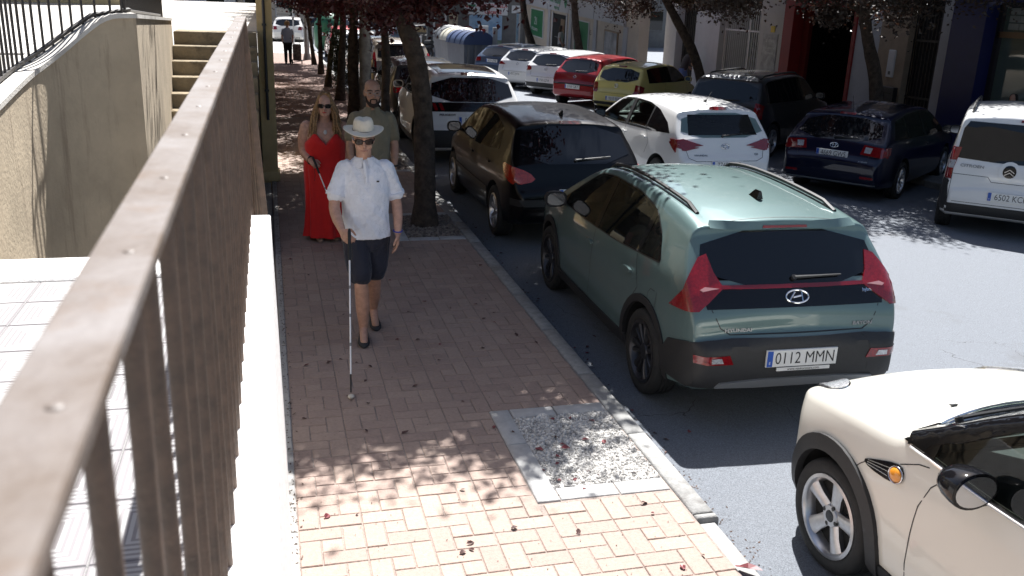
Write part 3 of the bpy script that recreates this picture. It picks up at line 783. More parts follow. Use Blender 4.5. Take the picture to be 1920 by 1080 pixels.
    def handle(s, y, z, mat, sides='LR'):
        for ax in sides: s.patch('door_handle', ax, [tuple(p) for p in chaikin([(y - .10, z - .018), (y + .10, z - .022), (y + .10, z + .014), (y - .10, z + .020)], 1)], mat, .028, .03, .06)
    def arch(s, wd=.055, mat=None, low=.24, sides='LR'):
        r0 = s.wr + .045
        for ax in sides:
            for yy in s.axles:
                a0 = math.asin(max(-1, min(1, (low - s.wr) / r0))); n = 20
                o_ = []; i_ = []
                for k in range(n + 1):
                    q = a0 + (math.pi - 2 * a0) * k / n
                    i_.append((yy + r0 * math.cos(q), s.wr + .005 + r0 * math.sin(q)))
                    ro = r0 + wd; o_.append((yy + ro * math.cos(q), s.wr + .005 + ro * math.sin(q)))
                s.patch('wheel_arch_trim', ax, o_ + i_[::-1], mat or m_plast, .012, .03, .05)
    def wiper(s, ax, a, b, name='wiper', mat=None):
        pts = []
        for k in range(5):
            t = k / 4; m4 = s.on(ax, a[0] + (b[0] - a[0]) * t, a[1] + (b[1] - a[1]) * t, .022); pts.append(m4.translation)
        g = MB(); g.tube(pts, [.012, .011, .009, .008, .006], 6); p = pts[0]; n_ = s.on(ax, *a).to_3x3() @ Vector((0, 0, 1))
        g.tube([p - n_ * .025, p + n_ * .006], .02, 8); return g.build(name, mat or m_plast, s.root, 50)
    def seats(s, ys, z=.55, mat=None):
        for y in ys:
            for x in (-.36, .36):
                g = MB(); g.box(x - .23, x + .23, y - .12, y + .02, z, z + .52, bev=.05); g.box(x - .11, x + .11, y - .12, y - .02, z + .54, z + .74, bev=.04); g.build('seat', mat or m_int, s.root, 50)
WCACHE = {}
def rp(p, it=2): return [tuple(v) for v in chaikin(p, it)]
def zmir(p): return [(-x, z) for x, z in p]
def hatch_spec(L, W, H, pnt, wb, ro, wr=.31, zb=.98, gb=.20, gt=.48, ws=.45, cowl=(1.15, 1.0), rw=.70, belt=None, tail=None, hood=.80, rad=.085, roofback=.5, step=.05, tail0=.80):
    h = L / 2
    rear = tail or [(0, .62), (.015, .70), (.06, .745), (.09, tail0), (gb, zb), (gb + .03, zb + .03), (gt, H - .14), (gt + .012, H - .075)]
    roof = [(-h + gt + roofback, H - .028), (-.35, H), (.08, H - .012), (ws, H - .075), cowl]
    front = [(.01, .60), (.05, .69), (.20, hood), (h - cowl[0] - .10, cowl[1] - .045)]
    return dict(L=L, W=W, H=H, paint=pnt, wb=wb, ro=ro, wr=wr, rear=rear, roof=roof, front=front, rw=rw, rad=rad, step=step,
                belt=belt or [(-h, zb + .0), (-.8, .97), (.2, .935), (h, .86)])
def dlo_pane(top, bot, y0, y1, n=8, ins=0.):
    b = []; t = []
    for k in range(n + 1):
        y = y0 + (y1 - y0) * k / n; zb = interp(bot, y) + ins; zt = interp(top, y) - ins
        if zt - zb > .012: b.append((y, zb)); t.append((y, zt))
    return b + t[::-1]
def glaze(c, top, bot, panes, glass, hollow, pill=None):
    """side windows: panes = list of (y0, y1); pillars and surround in black between them"""
    lo, hi = top[0][0], top[-1][0]
    if not hollow: c.both('window_surround', dlo_pane(top, bot, lo, hi, 24), pill or m_gloss, off=.003, thick=.01)
    else:
        gaps = []; ps = sorted(panes); cur = lo
        for a, b in ps:
            if a - cur > .012: gaps.append((cur, a))
            cur = b
        if hi - cur > .012: gaps.append((cur, hi))
        for a, b in gaps: c.both('window_pillar', dlo_pane(top, bot, a - .004, b + .004, 4), pill or m_gloss, off=.004, thick=.02, grid=.05)
    for a, b in panes:
        c.both('side_window', dlo_pane(top, bot, a, b, 10, .014 if not hollow else .0), glass, off=.007 if not hollow else .002, thick=.006)
    # rubber line round the glazing
    c.seam('L', [(y, interp(bot, y)) for y in [lo + (hi - lo) * k / 10 for k in range(11)]], .02, 'window_seal'); c.seam('R', [(y, interp(bot, y)) for y in [lo + (hi - lo) * k / 10 for k in range(11)]], .02, 'window_seal')
    c.seam('L', [(y, interp(top, y)) for y in [lo + (hi - lo) * k / 14 for k in range(15)]], .02, 'window_seal'); c.seam('R', [(y, interp(top, y)) for y in [lo + (hi - lo) * k / 14 for k in range(15)]], .02, 'window_seal')
def doors(c, ys, zt=.95, zb=.30):
    for ax in 'LR':
        for pts in ys: c.seam(ax, pts)
# ---------------------------------------------------------------- teal crossover
p_teal = paint('teal', (.118, .180, .178), .25, .34)
h = 2.09
sp = hatch_spec(4.18, 1.73, 1.49, p_teal, 2.58, .77, .325, step=.04, rad=.075)
sp['rear'] = [(0, .60), (.012, .665), (.07, .70), (.085, .73), (.09, .80), (.105, .86), (.175, .985), (.20, 1.01), (.43, 1.325), (.435, 1.34), (.442, 1.38), (.46, 1.397)]
sp['roof'] = [(-1.25, 1.452), (-.55, 1.49), (0., 1.488), (.42, 1.435), (1.20, 1.045)]
sp['front'] = [(.01, .64), (.05, .75), (.25, .87), (.80, 1.0)]
sp['belt'] = [(-2.09, .99), (-1.3, 1.0), (0., .955), (1.2, .93), (2.09, .86)]
top_b = [(-1.42, 1.055), (-1.30, 1.19), (-1.02, 1.335), (-.6, 1.388), (0., 1.392), (.32, 1.36), (.98, 1.0)]
bot_b = [(-1.42, 1.045), (-.6, .99), (.3, .965), (.98, .975)]
bg_ = [(-.60, 1.01), (.60, 1.01), (.575, 1.275), (-.575, 1.275)]
sp['cavity'] = dict(side=dlo_pane(top_b, bot_b, -1.40, .96, 14, .02), rear=[(-.56, 1.03), (.56, 1.03), (.52, 1.25), (-.52, 1.25)], ry=-1.0)
c = Car('parked_car', 'teal green crossover with black roof rails and plate 0112 MMN', sp, (3.475, 7.135, ZR), R(-1.4), group='cars parked along the left kerb')
glaze(c, top_b, bot_b, [(-1.38, -1.07), (-1.0, -.12), (-.03, .94)], m_gtint, True)
rg = c.patch('rear_window', 'B', rp([(-.70, 1.00), (.70, 1.00), (.61, 1.322), (-.61, 1.322)], 1), m_gdark, .003, .012)
c.patch('tailgate_panel', 'B', [(-.66, .862), (.66, .862), (.70, .985), (-.70, .985)], m_gloss, .004, .012)
c.patch('light_strip', 'B', [(-.56, .978), (.56, .978), (.56, 1.0), (-.56, 1.0)], m_redd, .012, .02)
c.patch('spoiler', 'B', rp([(-.57, 1.328), (.57, 1.328), (.53, 1.376), (-.53, 1.376)], 1), p_teal, .028, .045)
c.patch('brake_light', 'B', [(-.17, 1.338), (.17, 1.338), (.165, 1.358), (-.165, 1.358)], m_red, .034, .012)
for sd in (1, -1):
    g = c.patch_mb('BR' if sd > 0 else 'BL', [(.765, 1.165), (.80, 1.185), (.885, 1.07), (.968, .985), (.92, .905), (.88, .85), (.63, .832), (.745, .97)], .012, .03, .04)
    lamp = g.build('tail_lamp', m_red, c.root, 40)
    c.patch('lamp_lens', 'B', [(x * sd, z) for x, z in [(.56, .98), (.68, .962), (.70, .975), (.66, .99)]], M('lamp_pink', (.5, .25, .25), .15, coat=1.), .017, .01, .05, parent=lamp)
    rf = [(.50 * sd, .515), (.745 * sd, .52), (.75 * sd, .575), (.53 * sd, .58)]
    ro_ = c.patch('reflector', 'B', rf, m_red, .020, .02, .05)
    c.patch('lamp_lens', 'B', [(x * sd, z) for x, z in [(.575, .528), (.66, .53), (.66, .562), (.59, .564)]], m_clr, .024, .01, .05, parent=ro_)
c.patch('rear_bumper', 'B', [(-.82, .34), (.82, .34), (.845, .62), (.70, .655), (.5, .672), (-.5, .672), (-.70, .655), (-.845, .62)], m_plast, .013, .035, .045)
for ax in ('BL', 'BR'): c.patch('bumper_corner', ax, [(.60, .34), (.80, .335), (1.10, .345), (1.11, .668), (.96, .660), (.82, .645), (.66, .60), (.60, .50)], m_plast, .014, .035, .04)
c.patch('skid_plate', 'B', rp([(-.62, .335), (.62, .335), (.56, .40), (-.56, .40)], 1), m_silv, .027, .03)
c.both('sill_trim', [(-.98, .235), (.95, .235), (.95, .33), (-.98, .345)], m_plast, off=.01, thick=.02)
c.arch(.06, low=.22)
c.plate('0112 MMN', .545, off=.03, wd=.53, ht=.12)
g = MB(); g.box(-.18, .22, -.012, .012, -.01, 0); po = g.build('plate_holder', m_plate, c.root); hp = c.on('B', 0, .47, .03); po.matrix_basis = frame(hp.translation, (0, -1, 0))
text_obj('lettering', 'www.venkorecars.com', .026, m_ink, po, Matrix.Translation((.02, 0, .001)), .0003)
c.ring_badge('B', 0, .925, .085, .045)
c.letters('HYUNDAI', 'B', -.44, .722, .034, m_silv); c.letters('BAYON', 'B', .50, .735, .034, m_silv); c.letters('hybrid', 'B', .56, .948, .034, m_chr, 1.)
c.wiper('B', (.0, 1.035), (.36, 1.04)); c.wheels('blade', m_alloyd, 7, .232); c.mirror(.86, .965, m_plast)
c.handle(.02, .83, p_teal); c.handle(-.92, .855, p_teal)
doors(c, None or [[(-.07, .99), (-.09, .6), (-.05, .34)], [(-1.03, 1.0), (-1.16, .78), (-1.02, .60)], [(.95, .96), (1.0, .75), (.96, .36)], [(-.05, .345), (.95, .34)]])
c.seam('B', [(-.63, .86), (-.57, .74), (-.50, .695), (.50, .695), (.57, .74), (.63, .86)])
c.seam('L', rp([(-1.50, .84), (-1.36, .84), (-1.36, .70), (-1.50, .70), (-1.50, .84)], 1) , .005, 'fuel_flap')
for sd in (-1, 1):
    pts = []
    for k in range(13):
        y = -1.42 + k * .155; x = sd * .545
        m4 = c.on('T', x, y); pts.append(m4.translation + Vector((0, 0, .028 if 0 < k < 12 else .0)))
    g = MB(); g.tube(pts, .017, 6); g.build('roof_rail', m_plast if sd < 0 else m_plast, c.root, 50)
m4 = c.on('T', .02, -1.18); g = MB()
g.rings([[(-.02 * s_, -.075 + .0 * k, 0), (.02 * s_, -.075, 0), (.012 * s_, .08 - z_ * 1.3, 0), (-.012 * s_, .08 - z_ * 1.3, 0)] for k, (s_, z_) in enumerate(((1.3, 0), (1, .02), (.6, .05), (.2, .062)))])
g.v = [(x, y, zz) for (x, y, _), zz in zip(g.v, [0] * 4 + [.02] * 4 + [.05] * 4 + [.062] * 4)]
g.v = [tuple(m4.translation + Vector(v)) for v in g.v]; g.build('antenna_fin', m_gloss, c.root, 40)
c.seam('T', [(-.56, -1.62), (-.3, -1.60), (.3, -1.60), (.56, -1.62)], .006)
c.seats((.35, -.55))
# ---------------------------------------------------------------- white retro hatch in the foreground (front to the street)
p_cream = paint('cream_white', (.76, .74, .665), 0., .3)
L = 3.70; h = L / 2
mini = dict(L=L, W=1.70, H=1.41, paint=p_cream, wb=2.467, ro=.58, wr=.30, tw=.185, rw=.745, rad=.075, step=.03, crown=.045, tipf=.50,
            rear=[(0, .62), (.02, .70), (.08, .78), (.16, .95), (.20, 1.0), (.42, 1.31), (.45, 1.345)],
            roof=[(-1.0, 1.39), (-.3, 1.41), (.1, 1.395), (.28, 1.35), (.80, 1.01), (.88, .985)],
            front=[(.008, .62), (.025, .72), (.08, .80), (.19, .865), (.42, .92), (.70, .96)],
            belt=[(-h, .93), (0, .90), (.9, .89), (1.2, .875), (h, .80)],
            plan=[(-h, .74), (-h + .06, .84), (-h + .25, .95), (-h + .7, 1.), (0, 1.), (h - .9, 1.), (h - .50, .985), (h - .25, .92), (h - .10, .80), (h - .03, .68), (h, .56)])
top_m = [(-1.45, 1.02), (-1.30, 1.27), (-.6, 1.325), (0., 1.31), (.22, 1.27), (.66, .985)]
bot_m = [(-1.45, .985), (-.4, .945), (.3, .93), (.66, .945)]
wsf = [(-.60, .985), (.60, .985), (.56, 1.29), (-.56, 1.29)]
mini['cavity'] = dict(side=dlo_pane(top_m, bot_m, -1.38, .62, 14, .012), front=[(-.56, 1.0), (.56, 1.0), (.50, 1.285), (-.50, 1.285)], fy=.0, f1=.84, rear=[(-.48, 1.02), (.48, 1.02), (.46, 1.26), (-.46, 1.26)], ry=-.9)
MX, MY = 3.545, 2.36
c = Car('parked_car', 'cream white retro hatchback with black wheel arches in the right foreground', mini, (MX, MY, ZR), R(1.0), group='cars parked along the left kerb')
glaze(c, top_m, bot_m, [(-1.36, -.72), (-.64, .60)], m_gclear, True)
c.patch('windscreen', 'F', rp([(-.70, .975), (.70, .975), (.60, 1.315), (-.60, 1.315)], 1), m_gclear, .002, .006)
c.patch('windscreen_band', 'F', [(-.63, 1.29), (.63, 1.29), (.60, 1.335), (-.60, 1.335)], m_gloss, .005, .01)
c.patch('rear_window', 'B', rp([(-.54, 1.0), (.54, 1.0), (.50, 1.28), (-.50, 1.28)], 1), m_gtint, .002, .006)
# black scuttle panel at the foot of the windscreen, chrome line round it
sc = rp([(-.70, .62), (-.615, .815), (-.3, .915), (0, .94), (.3, .915), (.615, .815), (.70, .62), (.60, .70), (.3, .80), (0, .83), (-.3, .80), (-.60, .70)], 1)
c.patch('scuttle_panel', 'T', sc, m_gloss, .006, .012, .05)
arc = [(-.735, .52), (-.715, .63), (-.625, .825), (-.3, .93), (0, .955), (.3, .93), (.625, .825), (.715, .63), (.735, .52)]
pts = [c.on('T', x, y, .006).translation for x, y in [tuple(v) for v in chaikin(arc, 2, False)]]
g = MB(); g.tube(pts, .008, 6); g.build('chrome_line', m_chr, c.root, 60)
for (a, b) in (((-.50, .80), (-.02, .78)), ((.02, .86), (.50, .74))):
    c.wiper('T', a, b, 'windscreen_wiper')
for sd in (1, -1):
    # head lamps: ovals laid on the wings
    cx, cy = .56 * sd, h - .195
    ov = [(cx + .10 * math.cos(q) * 1.0 + .0 * math.sin(q), cy + .125 * math.sin(q) - sd * .10 * math.cos(q) * .9) for q in [2 * math.pi * k / 28 for k in range(28)]]
    if sd < 0: ov = ov[::-1]
    rim_ = c.patch('head_lamp_bezel', 'T', [(cx + (x - cx) * 1.10, cy + (y - cy) * 1.08) for x, y in ov], m_chr, .006, .015, .05)
    c.patch('head_lamp', 'T', ov, m_clr, .016, .02, .045)
# mirrors, side grille, indicators
for sd, ax in ((-1, 'L'), (1, 'R')):
    y, z = .30, 1.01; x = c.half(y, .93)
    g = MB(); rings = []
    for yy, r_ in ((-.075, .98), (-.07, 1.0), (-.045, 1.), (0., .93), (.04, .78), (.07, .52), (.085, .2)):
        rings.append([(.125 + .112 * r_ * math.cos(q), yy, .082 * r_ * math.sin(q)) for q in [2 * math.pi * k / 24 for k in range(24)]])
    g.rings(rings); g.v = [(sd * (x + vx), y + vy, z + vz) for vx, vy, vz in g.v]; mo = g.build('door_mirror', m_gloss, c.root, 50)
    g = MB(); g.rings([[(.125 + .096 * math.cos(q), yy, .068 * math.sin(q)) for q in [2 * math.pi * k / 24 for k in range(24)]] for yy in (-.0765, -.079)]); g.v = [(sd * (x + vx), y + vy, z + vz) for vx, vy, vz in g.v]; g.build('mirror_glass', m_chr, mo, 30)
    g = MB(); g.tube([(sd * (x - .03), y - .01, z - .10), (sd * (x + .05), y, z - .07), (sd * (x + .10), y, z - .04)], [.03, .026, .03], 8); g.build('mirror_arm', m_gloss, mo, 50)
    sg = c.patch('side_grille', ax, rp([(.985, .748), (.93, .728), (.775, .735), (.71, .765), (.725, .825), (.78, .832), (.93, .775)], 1), m_gloss, .008, .014, .03)
    for k in range(3):
        a = Vector((.80, .755 + .020 * k)); b = Vector((.945, .742 + .010 * k)); pp = [c.on(ax, *a.lerp(b, t), .011).translation for t in (0, .5, 1)]
        g = MB(); g.tube(pp, .0028, 5); g.build('grille_bar', m_chr, sg)
    q_ = c.on(ax, .755, .784, .010); g = MB(); g.ell((0, 0, 0), (.040, .034, .014), 20, 8); io = g.build('indicator', m_amb, c.root, 60); io.matrix_basis = q_
    g = MB(); g.tube([(.044 * math.cos(q), .038 * math.sin(q), .002) for q in [2 * math.pi * k / 24 for k in range(25)]], .0035, 6, cap=False); ir = g.build('indicator_rim', m_chr, io, 60)
    g = MB(); pp = [c.on(ax, y_, interp(bot_m, y_) - .012, .004).translation for y_ in [.74 - k * .12 for k in range(18)]]; g.tube(pp, .008, 6); g.build('chrome_line', m_chr, c.root, 60)
    c.seam(ax, [(.42, .915), (.50, .895), (.555, .83), (.59, .72), (.60, .58), (.60, .42), (.585, .27)], .006)
    c.seam(ax, [(1.05, .66), (1.0, .715), (.965, .745)], .005); c.seam(ax, [(.76, .835), (.66, .885), (.60, .90)], .005)
    c.patch('windscreen_pillar', 'T', [(sd * .80, .76), (sd * .70, .84), (sd * .56, .86), (sd * .50, .74), (sd * .42, .33), (sd * .48, .20), (sd * .69, .22), (sd * .76, .5)], m_gloss, .008, .02, .025)
    c.patch('windscreen_pillar', ax, [(.79, .945), (.77, .99), (.36, 1.32), (.18, 1.33), (.20, 1.27), (.64, .985), (.66, .945)], m_gloss, .008, .02, .025)
    c.seam(ax, [(-.68, .93), (-.72, .60), (-.62, .30)], .006)
    # wide arches
    r0 = c.wr + .045
    for yy in c.axles:
        o_ = []; i_ = []
        for k in range(25):
            q = R(-18) + R(216) * k / 24; i_.append((yy + r0 * math.cos(q), c.wr + .005 + r0 * math.sin(q))); o_.append((yy + (r0 + .082) * math.cos(q), c.wr + .005 + (r0 + .082) * math.sin(q)))
        c.patch('wheel_arch_trim', ax, o_ + i_[::-1], m_plast, .022, .04, .03)
    c.patch('sill_trim', ax, [(-.85, .215), (.82, .215), (.84, .30), (-.85, .30)], m_plast, .014, .03)
for x in (-.34, .30): 
    m4 = c.on('T', x, 1.02, .004); g = MB(); g.box(-.022, .022, -.008, .008, 0, .008, bev=.003); g.v = [tuple(m4.translation + Vector(v)) for v in g.v]; g.build('washer_jet', m_plast, c.root)
c.wheels('five', m_alloy, 5, .215)
for wo in [o for o in c.root.children if o.name.startswith('wheel') and 'arch' not in o.name]:
    g = MB(); g.lathe([(.001, .072), (.030, .071), (.034, .066), (.034, .05)], 20, 'x'); g.build('hub_cap', m_gloss, wo, 40)
    for k in range(4): q = math.pi / 4 + k * math.pi / 2; g = MB(); g.lathe([(.012, .05), (.012, .068), (.001, .0685)], 10, 'x', (0, .052 * math.cos(q), .052 * math.sin(q))); g.build('wheel_bolt', m_ink, wo, 40)
g = MB(); g.prism([(.15, .60), (.15, .86), (.25, .93), (.50, .93), (.80, .86), (.80, .60)], -.60, .60, 'x'); g.build('dashboard', M('dash_grey', (.10, .11, .11), .7), c.root, 30)
g = MB(); cc = Vector((-.36, .10, .88)); g.tube([cc + Vector((.185 * math.cos(q), -.06 * math.sin(q) * .5, .18 * math.sin(q))) for q in [2 * math.pi * k / 24 for k in range(25)]], .016, 8, cap=False); g.tube([cc + Vector((-.17, 0, 0)), cc + Vector((.17, 0, 0))], .018, 6); g.build('steering_wheel', m_int, c.root, 60)
c.seats((-.45, -1.05), .50)
c.patch('front_bumper_grille', 'F', rp([(-.50, .36), (.50, .36), (.46, .50), (-.46, .50)], 1), m_plast, .006, .02)
c.patch('grille', 'F', rp([(-.42, .58), (.42, .58), (.36, .68), (-.36, .68)], 1), m_chr, .008, .02)
# ---------------------------------------------------------------- black hatch by the kerb
p_blk = paint('black', (.003, .003, .004), 0., .3); p_blk.node_tree.nodes['Principled BSDF'].inputs['Coat Weight'].default_value = .35
h = 2.1
sp = hatch_spec(4.2, 1.74, 1.51, p_blk, 2.61, .78, .315, zb=1.0, gb=.16, gt=.52, cowl=(1.2, 1.02), ws=.50, rw=.69)
top_ = [(-1.28, 1.10), (-1.15, 1.30), (-.6, 1.40), (0., 1.41), (.38, 1.375), (1.02, 1.02)]; bot_ = [(-1.28, 1.06), (-.5, .99), (.3, .97), (1.02, .99)]
sp['cavity'] = dict(side=dlo_pane(top_, bot_, -1.24, .98, 14, .02))
c = Car('parked_car', 'glossy black hatchback parked between tree trunk and teal car', sp, (3.46, 11.945, ZR), R(0), group='cars parked along the left kerb')
glaze(c, top_, bot_, [(-1.24, -.92), (-.86, -.06), (.03, .98)], m_gtint, True)
c.patch('rear_window', 'B', rp([(-.70, .985), (.70, .985), (.60, 1.38), (-.60, 1.38)], 1), m_gdark, .004, .012)
c.patch('brake_light', 'B', [(-.13, 1.405), (.13, 1.405), (.13, 1.428), (-.13, 1.428)], m_redd, .012, .02)
for sd in (1, -1):
    c.patch('tail_lamp', 'BR' if sd > 0 else 'BL', rp([(.57, .975), (.80, .965), (.97, .90), (1.06, .80), (.88, .755), (.70, .80), (.60, .89)], 1), M('lamp_orange_red', (.42, .03, .012), .12, coat=1., var=.3, vs=40.), .012, .03, .05)
c.patch('bumper_strip', 'B', [(-.80, .52), (.80, .52), (.80, .60), (-.80, .60)], m_plast, .010, .02)
c.both('side_strip', [(-1.0, .50), (1.0, .49), (1.0, .545), (-1.0, .555)], m_plast, off=.012, thick=.02)
c.wiper('B', (-.02, 1.02), (.42, 1.05)); c.wheels('plain', m_alloy, 8, .21); c.mirror(.92, .99, p_blk); c.handle(-.02, .85, p_blk); c.handle(-.95, .87, p_blk)
doors(c, [[(-.02, .98), (-.05, .6), (-.02, .3)], [(-.98, 1.0), (-1.05, .8), (-.92, .62)], [(1.0, .97), (1.03, .7), (.98, .3)]])
c.patch('boot_handle', 'B', rp([(.05, .745), (.22, .745), (.22, .80), (.05, .80)], 1), m_gloss, .012, .02)
m4 = c.on('T', .0, -1.2); g = MB(); g.tube([m4.translation, m4.translation + Vector((0, -.06, .06))], [.03, .008], 6); g.build('antenna_base', m_plast, c.root)
c.plate('2315 FXB', .66, off=.02)
# ---------------------------------------------------------------- white crossover with black roof
p_wht = paint('white', (.74, .74, .73), 0., .3)
sp = hatch_spec(4.45, 1.84, 1.62, p_wht, 2.675, .85, .345, zb=1.10, gb=.18, gt=.52, cowl=(1.15, 1.12), ws=.45, rw=.70, hood=.9, tail0=.85)
c = Car('parked_car', 'white crossover with glossy black roof and tailgate behind the near tree', sp, (3.42, 17.5, ZR), R(-1), group='cars parked along the left kerb')
top_ = [(-1.45, 1.20), (-1.2, 1.42), (-.6, 1.50), (0., 1.51), (.35, 1.47), (.98, 1.13)]; bot_ = [(-1.45, 1.14), (-.5, 1.08), (.3, 1.06), (.98, 1.09)]
glaze(c, top_, bot_, [(-1.40, -1.0), (-.94, -.06), (.03, .92)], m_gdark, False)
c.patch('rear_window', 'B', rp([(-.74, 1.10), (.74, 1.10), (.66, 1.48), (-.66, 1.48)], 1), m_gdark, .004, .012)
c.patch('tailgate_panel', 'B', [(-.80, .94), (.80, .94), (.79, 1.09), (-.79, 1.09)], m_gloss, .005, .012)
c.patch('roof_panel', 'T', [(-.52, -1.55), (.52, -1.55), (.56, -.3), (.52, .42), (-.52, .42), (-.56, -.3)], m_gloss, .004, .01)
for sd in (1, -1):
    for k in range(3):
        x0 = .50 + k * .11; c.patch('tail_lamp', 'B', [((x0) * sd, .96), ((x0 + .06) * sd, .96), ((x0 + .10) * sd, 1.07), ((x0 + .045) * sd, 1.07)], m_red, .012, .02, .05)
c.patch('rear_bumper', 'B', [(-.82, .34), (.82, .34), (.84, .64), (-.84, .64)], m_plast, .006, .02)
c.patch('brake_light', 'B', [(-.15, 1.52), (.15, 1.52), (.15, 1.545), (-.15, 1.545)], m_redd, .02, .02)
c.plate('8126 LPK', .80, off=.015); c.letters('PEUGEOT', 'B', -.45, .885, .05); c.wheels('plain', m_alloyd, 6, .235); c.mirror(.88, 1.08, p_wht); c.arch(.05)
c.both('sill_trim', [(-1.0, .24), (1.0, .24), (1.0, .36), (-1.0, .38)], m_plast, off=.01, thick=.02)
doors(c, [[(-.02, 1.08), (-.05, .6), (-.02, .36)], [(.95, 1.08), (1.0, .7), (.95, .36)]])
# ---------------------------------------------------------------- white hatch driving on the road
sp = hatch_spec(4.035, 1.734, 1.474, p_wht, 2.57, .66, .31, zb=.985, gb=.16, gt=.44, cowl=(1.2, 1.0), ws=.55, rw=.71)
top_ = [(-1.08, 1.10), (-1.02, 1.30), (-.6, 1.37), (0., 1.38), (.42, 1.345), (1.02, 1.0)]; bot_ = [(-1.08, .995), (-.5, .975), (.3, .955), (1.02, .965)]
sp['cavity'] = dict(side=dlo_pane(top_, bot_, -1.0, .98, 14, .02), rear=[(-.58, 1.02), (.58, 1.02), (.52, 1.30), (-.52, 1.30)], ry=-.7, front=[(-.54, 1.03), (.54, 1.03), (.50, 1.33), (-.50, 1.33)], fy=.2)
c = Car('moving_car', 'white hatchback with long red tail lamps in the middle of the road', sp, (6.55, 14.3, zroad(6.5)), R(2.0), group='cars along the street')
glaze(c, top_, bot_, [(-.80, -.10), (0., .97)], m_gclear, True, m_plast)
c.both('rear_pillar_panel', [(-1.08, .985), (-.82, .98), (-.86, 1.34), (-1.02, 1.31), (-1.42, 1.16), (-1.60, 1.02)], m_gloss, off=.006, thick=.01)
c.patch('windscreen', 'F', rp([(-.66, 1.01), (.66, 1.01), (.58, 1.37), (-.58, 1.37)], 1), m_gclear, .002, .006)
c.patch('rear_window', 'B', rp([(-.72, .985), (.72, .985), (.60, 1.325), (-.60, 1.325)], 1), m_gclear, .004, .008)
c.patch('brake_light', 'B', rp([(-.14, 1.365), (.14, 1.365), (.14, 1.395), (-.14, 1.395)], 1), m_redd, .02, .02)
for sd in (1, -1):
    lp = [(.36 * sd, .875), (.80 * sd, .825), (.80 * sd, .95), (.68 * sd, .965)]
    g = c.patch_mb('B', lp, .012, .03, .05); g = c.patch_mb('R' if sd > 0 else 'L', [(-1.98, .83), (-1.85, .77), (-1.66, .90), (-1.74, .955), (-1.97, .95)], .012, .03, .05, g); g.build('tail_lamp', m_red, c.root, 40)
c.ring_badge('B', 0, .86, .065, .035); c.letters('HYUNDAI', 'B', -.42, .735, .036, m_silv); c.letters('i20', 'B', .52, .745, .042, m_silv); c.wiper('B', (-.03, 1.0), (.30, 1.03))
c.seam('B', [(-.66, .84), (-.62, .70), (-.5, .655), (.5, .655), (.62, .70), (.66, .84)]); c.wheels('plain', m_alloy, 8, .205); c.mirror(.92, .965, m_gloss); c.handle(-.02, .84, p_wht); c.handle(-.80, .86, p_wht)
doors(c, [[(-.05, .96), (-.08, .6), (-.05, .3)], [(-.86, .98), (-1.0, .8), (-.9, .62)], [(.98, .96), (1.03, .7), (.98, .3)]])
c.seats((.25, -.65)); c.plate('7740 KHT', .60, off=.02)
m4 = c.on('T', .02, -1.1); g = MB(); g.tube([m4.translation, m4.translation + Vector((0, -.05, .03))], [.025, .012], 6); g.tube([m4.translation + Vector((0, -.04, .02)), m4.translation + Vector((0, -.19, .17))], .003, 5); g.build('antenna', m_plast, c.root)
# ---------------------------------------------------------------- row parked at an angle on the right
HD = R(-53)
def angled(name, label, sp, rl, heading=HD, **k):
    """rl: road point under the middle of the rear bumper"""
    f = Vector((-math.sin(heading), math.cos(heading), 0)); p = Vector((rl[0], rl[1], 0)) + f * (sp['L'] / 2); p.z = zroad(p.x)
    return Car(name, label, sp, p, heading, group='cars parked at an angle on the right', **k)
def std(c, top, bot, panes, glass=None, rw=None, lamps=(), lampside=None, plate=None, pz=.62, brake=True, wheel='plain', wn=7, bump=None, badge=None, bz=.86, mir=.92, gap=True, lampmat=None):
    glaze(c, top, bot, panes, glass or m_gdark, bool(c.P.get('cavity')))
    c.patch('rear_window', 'B', rp(rw, 1), m_gdark, .004, .012)
    for sd in (1, -1):
        for lp in lamps:
            g = c.patch_mb('B', [(x * sd, z) for x, z in lp], .012, .03, .06)
            if lampside: g = c.patch_mb('R' if sd > 0 else 'L', lampside, .012, .03, .06, g)
            g.build('tail_lamp', lampmat or m_red, c.root, 40)
    if brake: c.patch('brake_light', 'B', [(-.13, c.H - .115), (.13, c.H - .115), (.13, c.H - .09), (-.13, c.H - .09)], m_redd, .014, .02)
    if plate: c.plate(plate, pz, off=.02)
    if bump: c.patch('rear_bumper', 'B', bump, m_plast, .008, .02)
    if badge: c.ring_badge('B', 0, bz, .05, .05, badge)
    zz = min(z for x, z in rw) + .03
    c.wiper('B', (-.02, zz), (.36, zz + .02)); c.wheels(wheel, None, wn); c.mirror(mir, interp(bot, mir) - .01, c.P['paint'])
    if gap:
        c.seam('B', [(-.60, zz - .05), (-.58, .72), (-.5, .66), (.5, .66), (.58, .72), (.60, zz - .05)])
        doors(c, [[(panes[-1][0] - .05, .96), (panes[-1][0] - .08, .6), (panes[-1][0] - .05, .3)], [(mir + .08, .97), (mir + .12, .7), (mir + .06, .3)]])
        c.handle(panes[-1][0] + .06, .84, c.P['paint'])
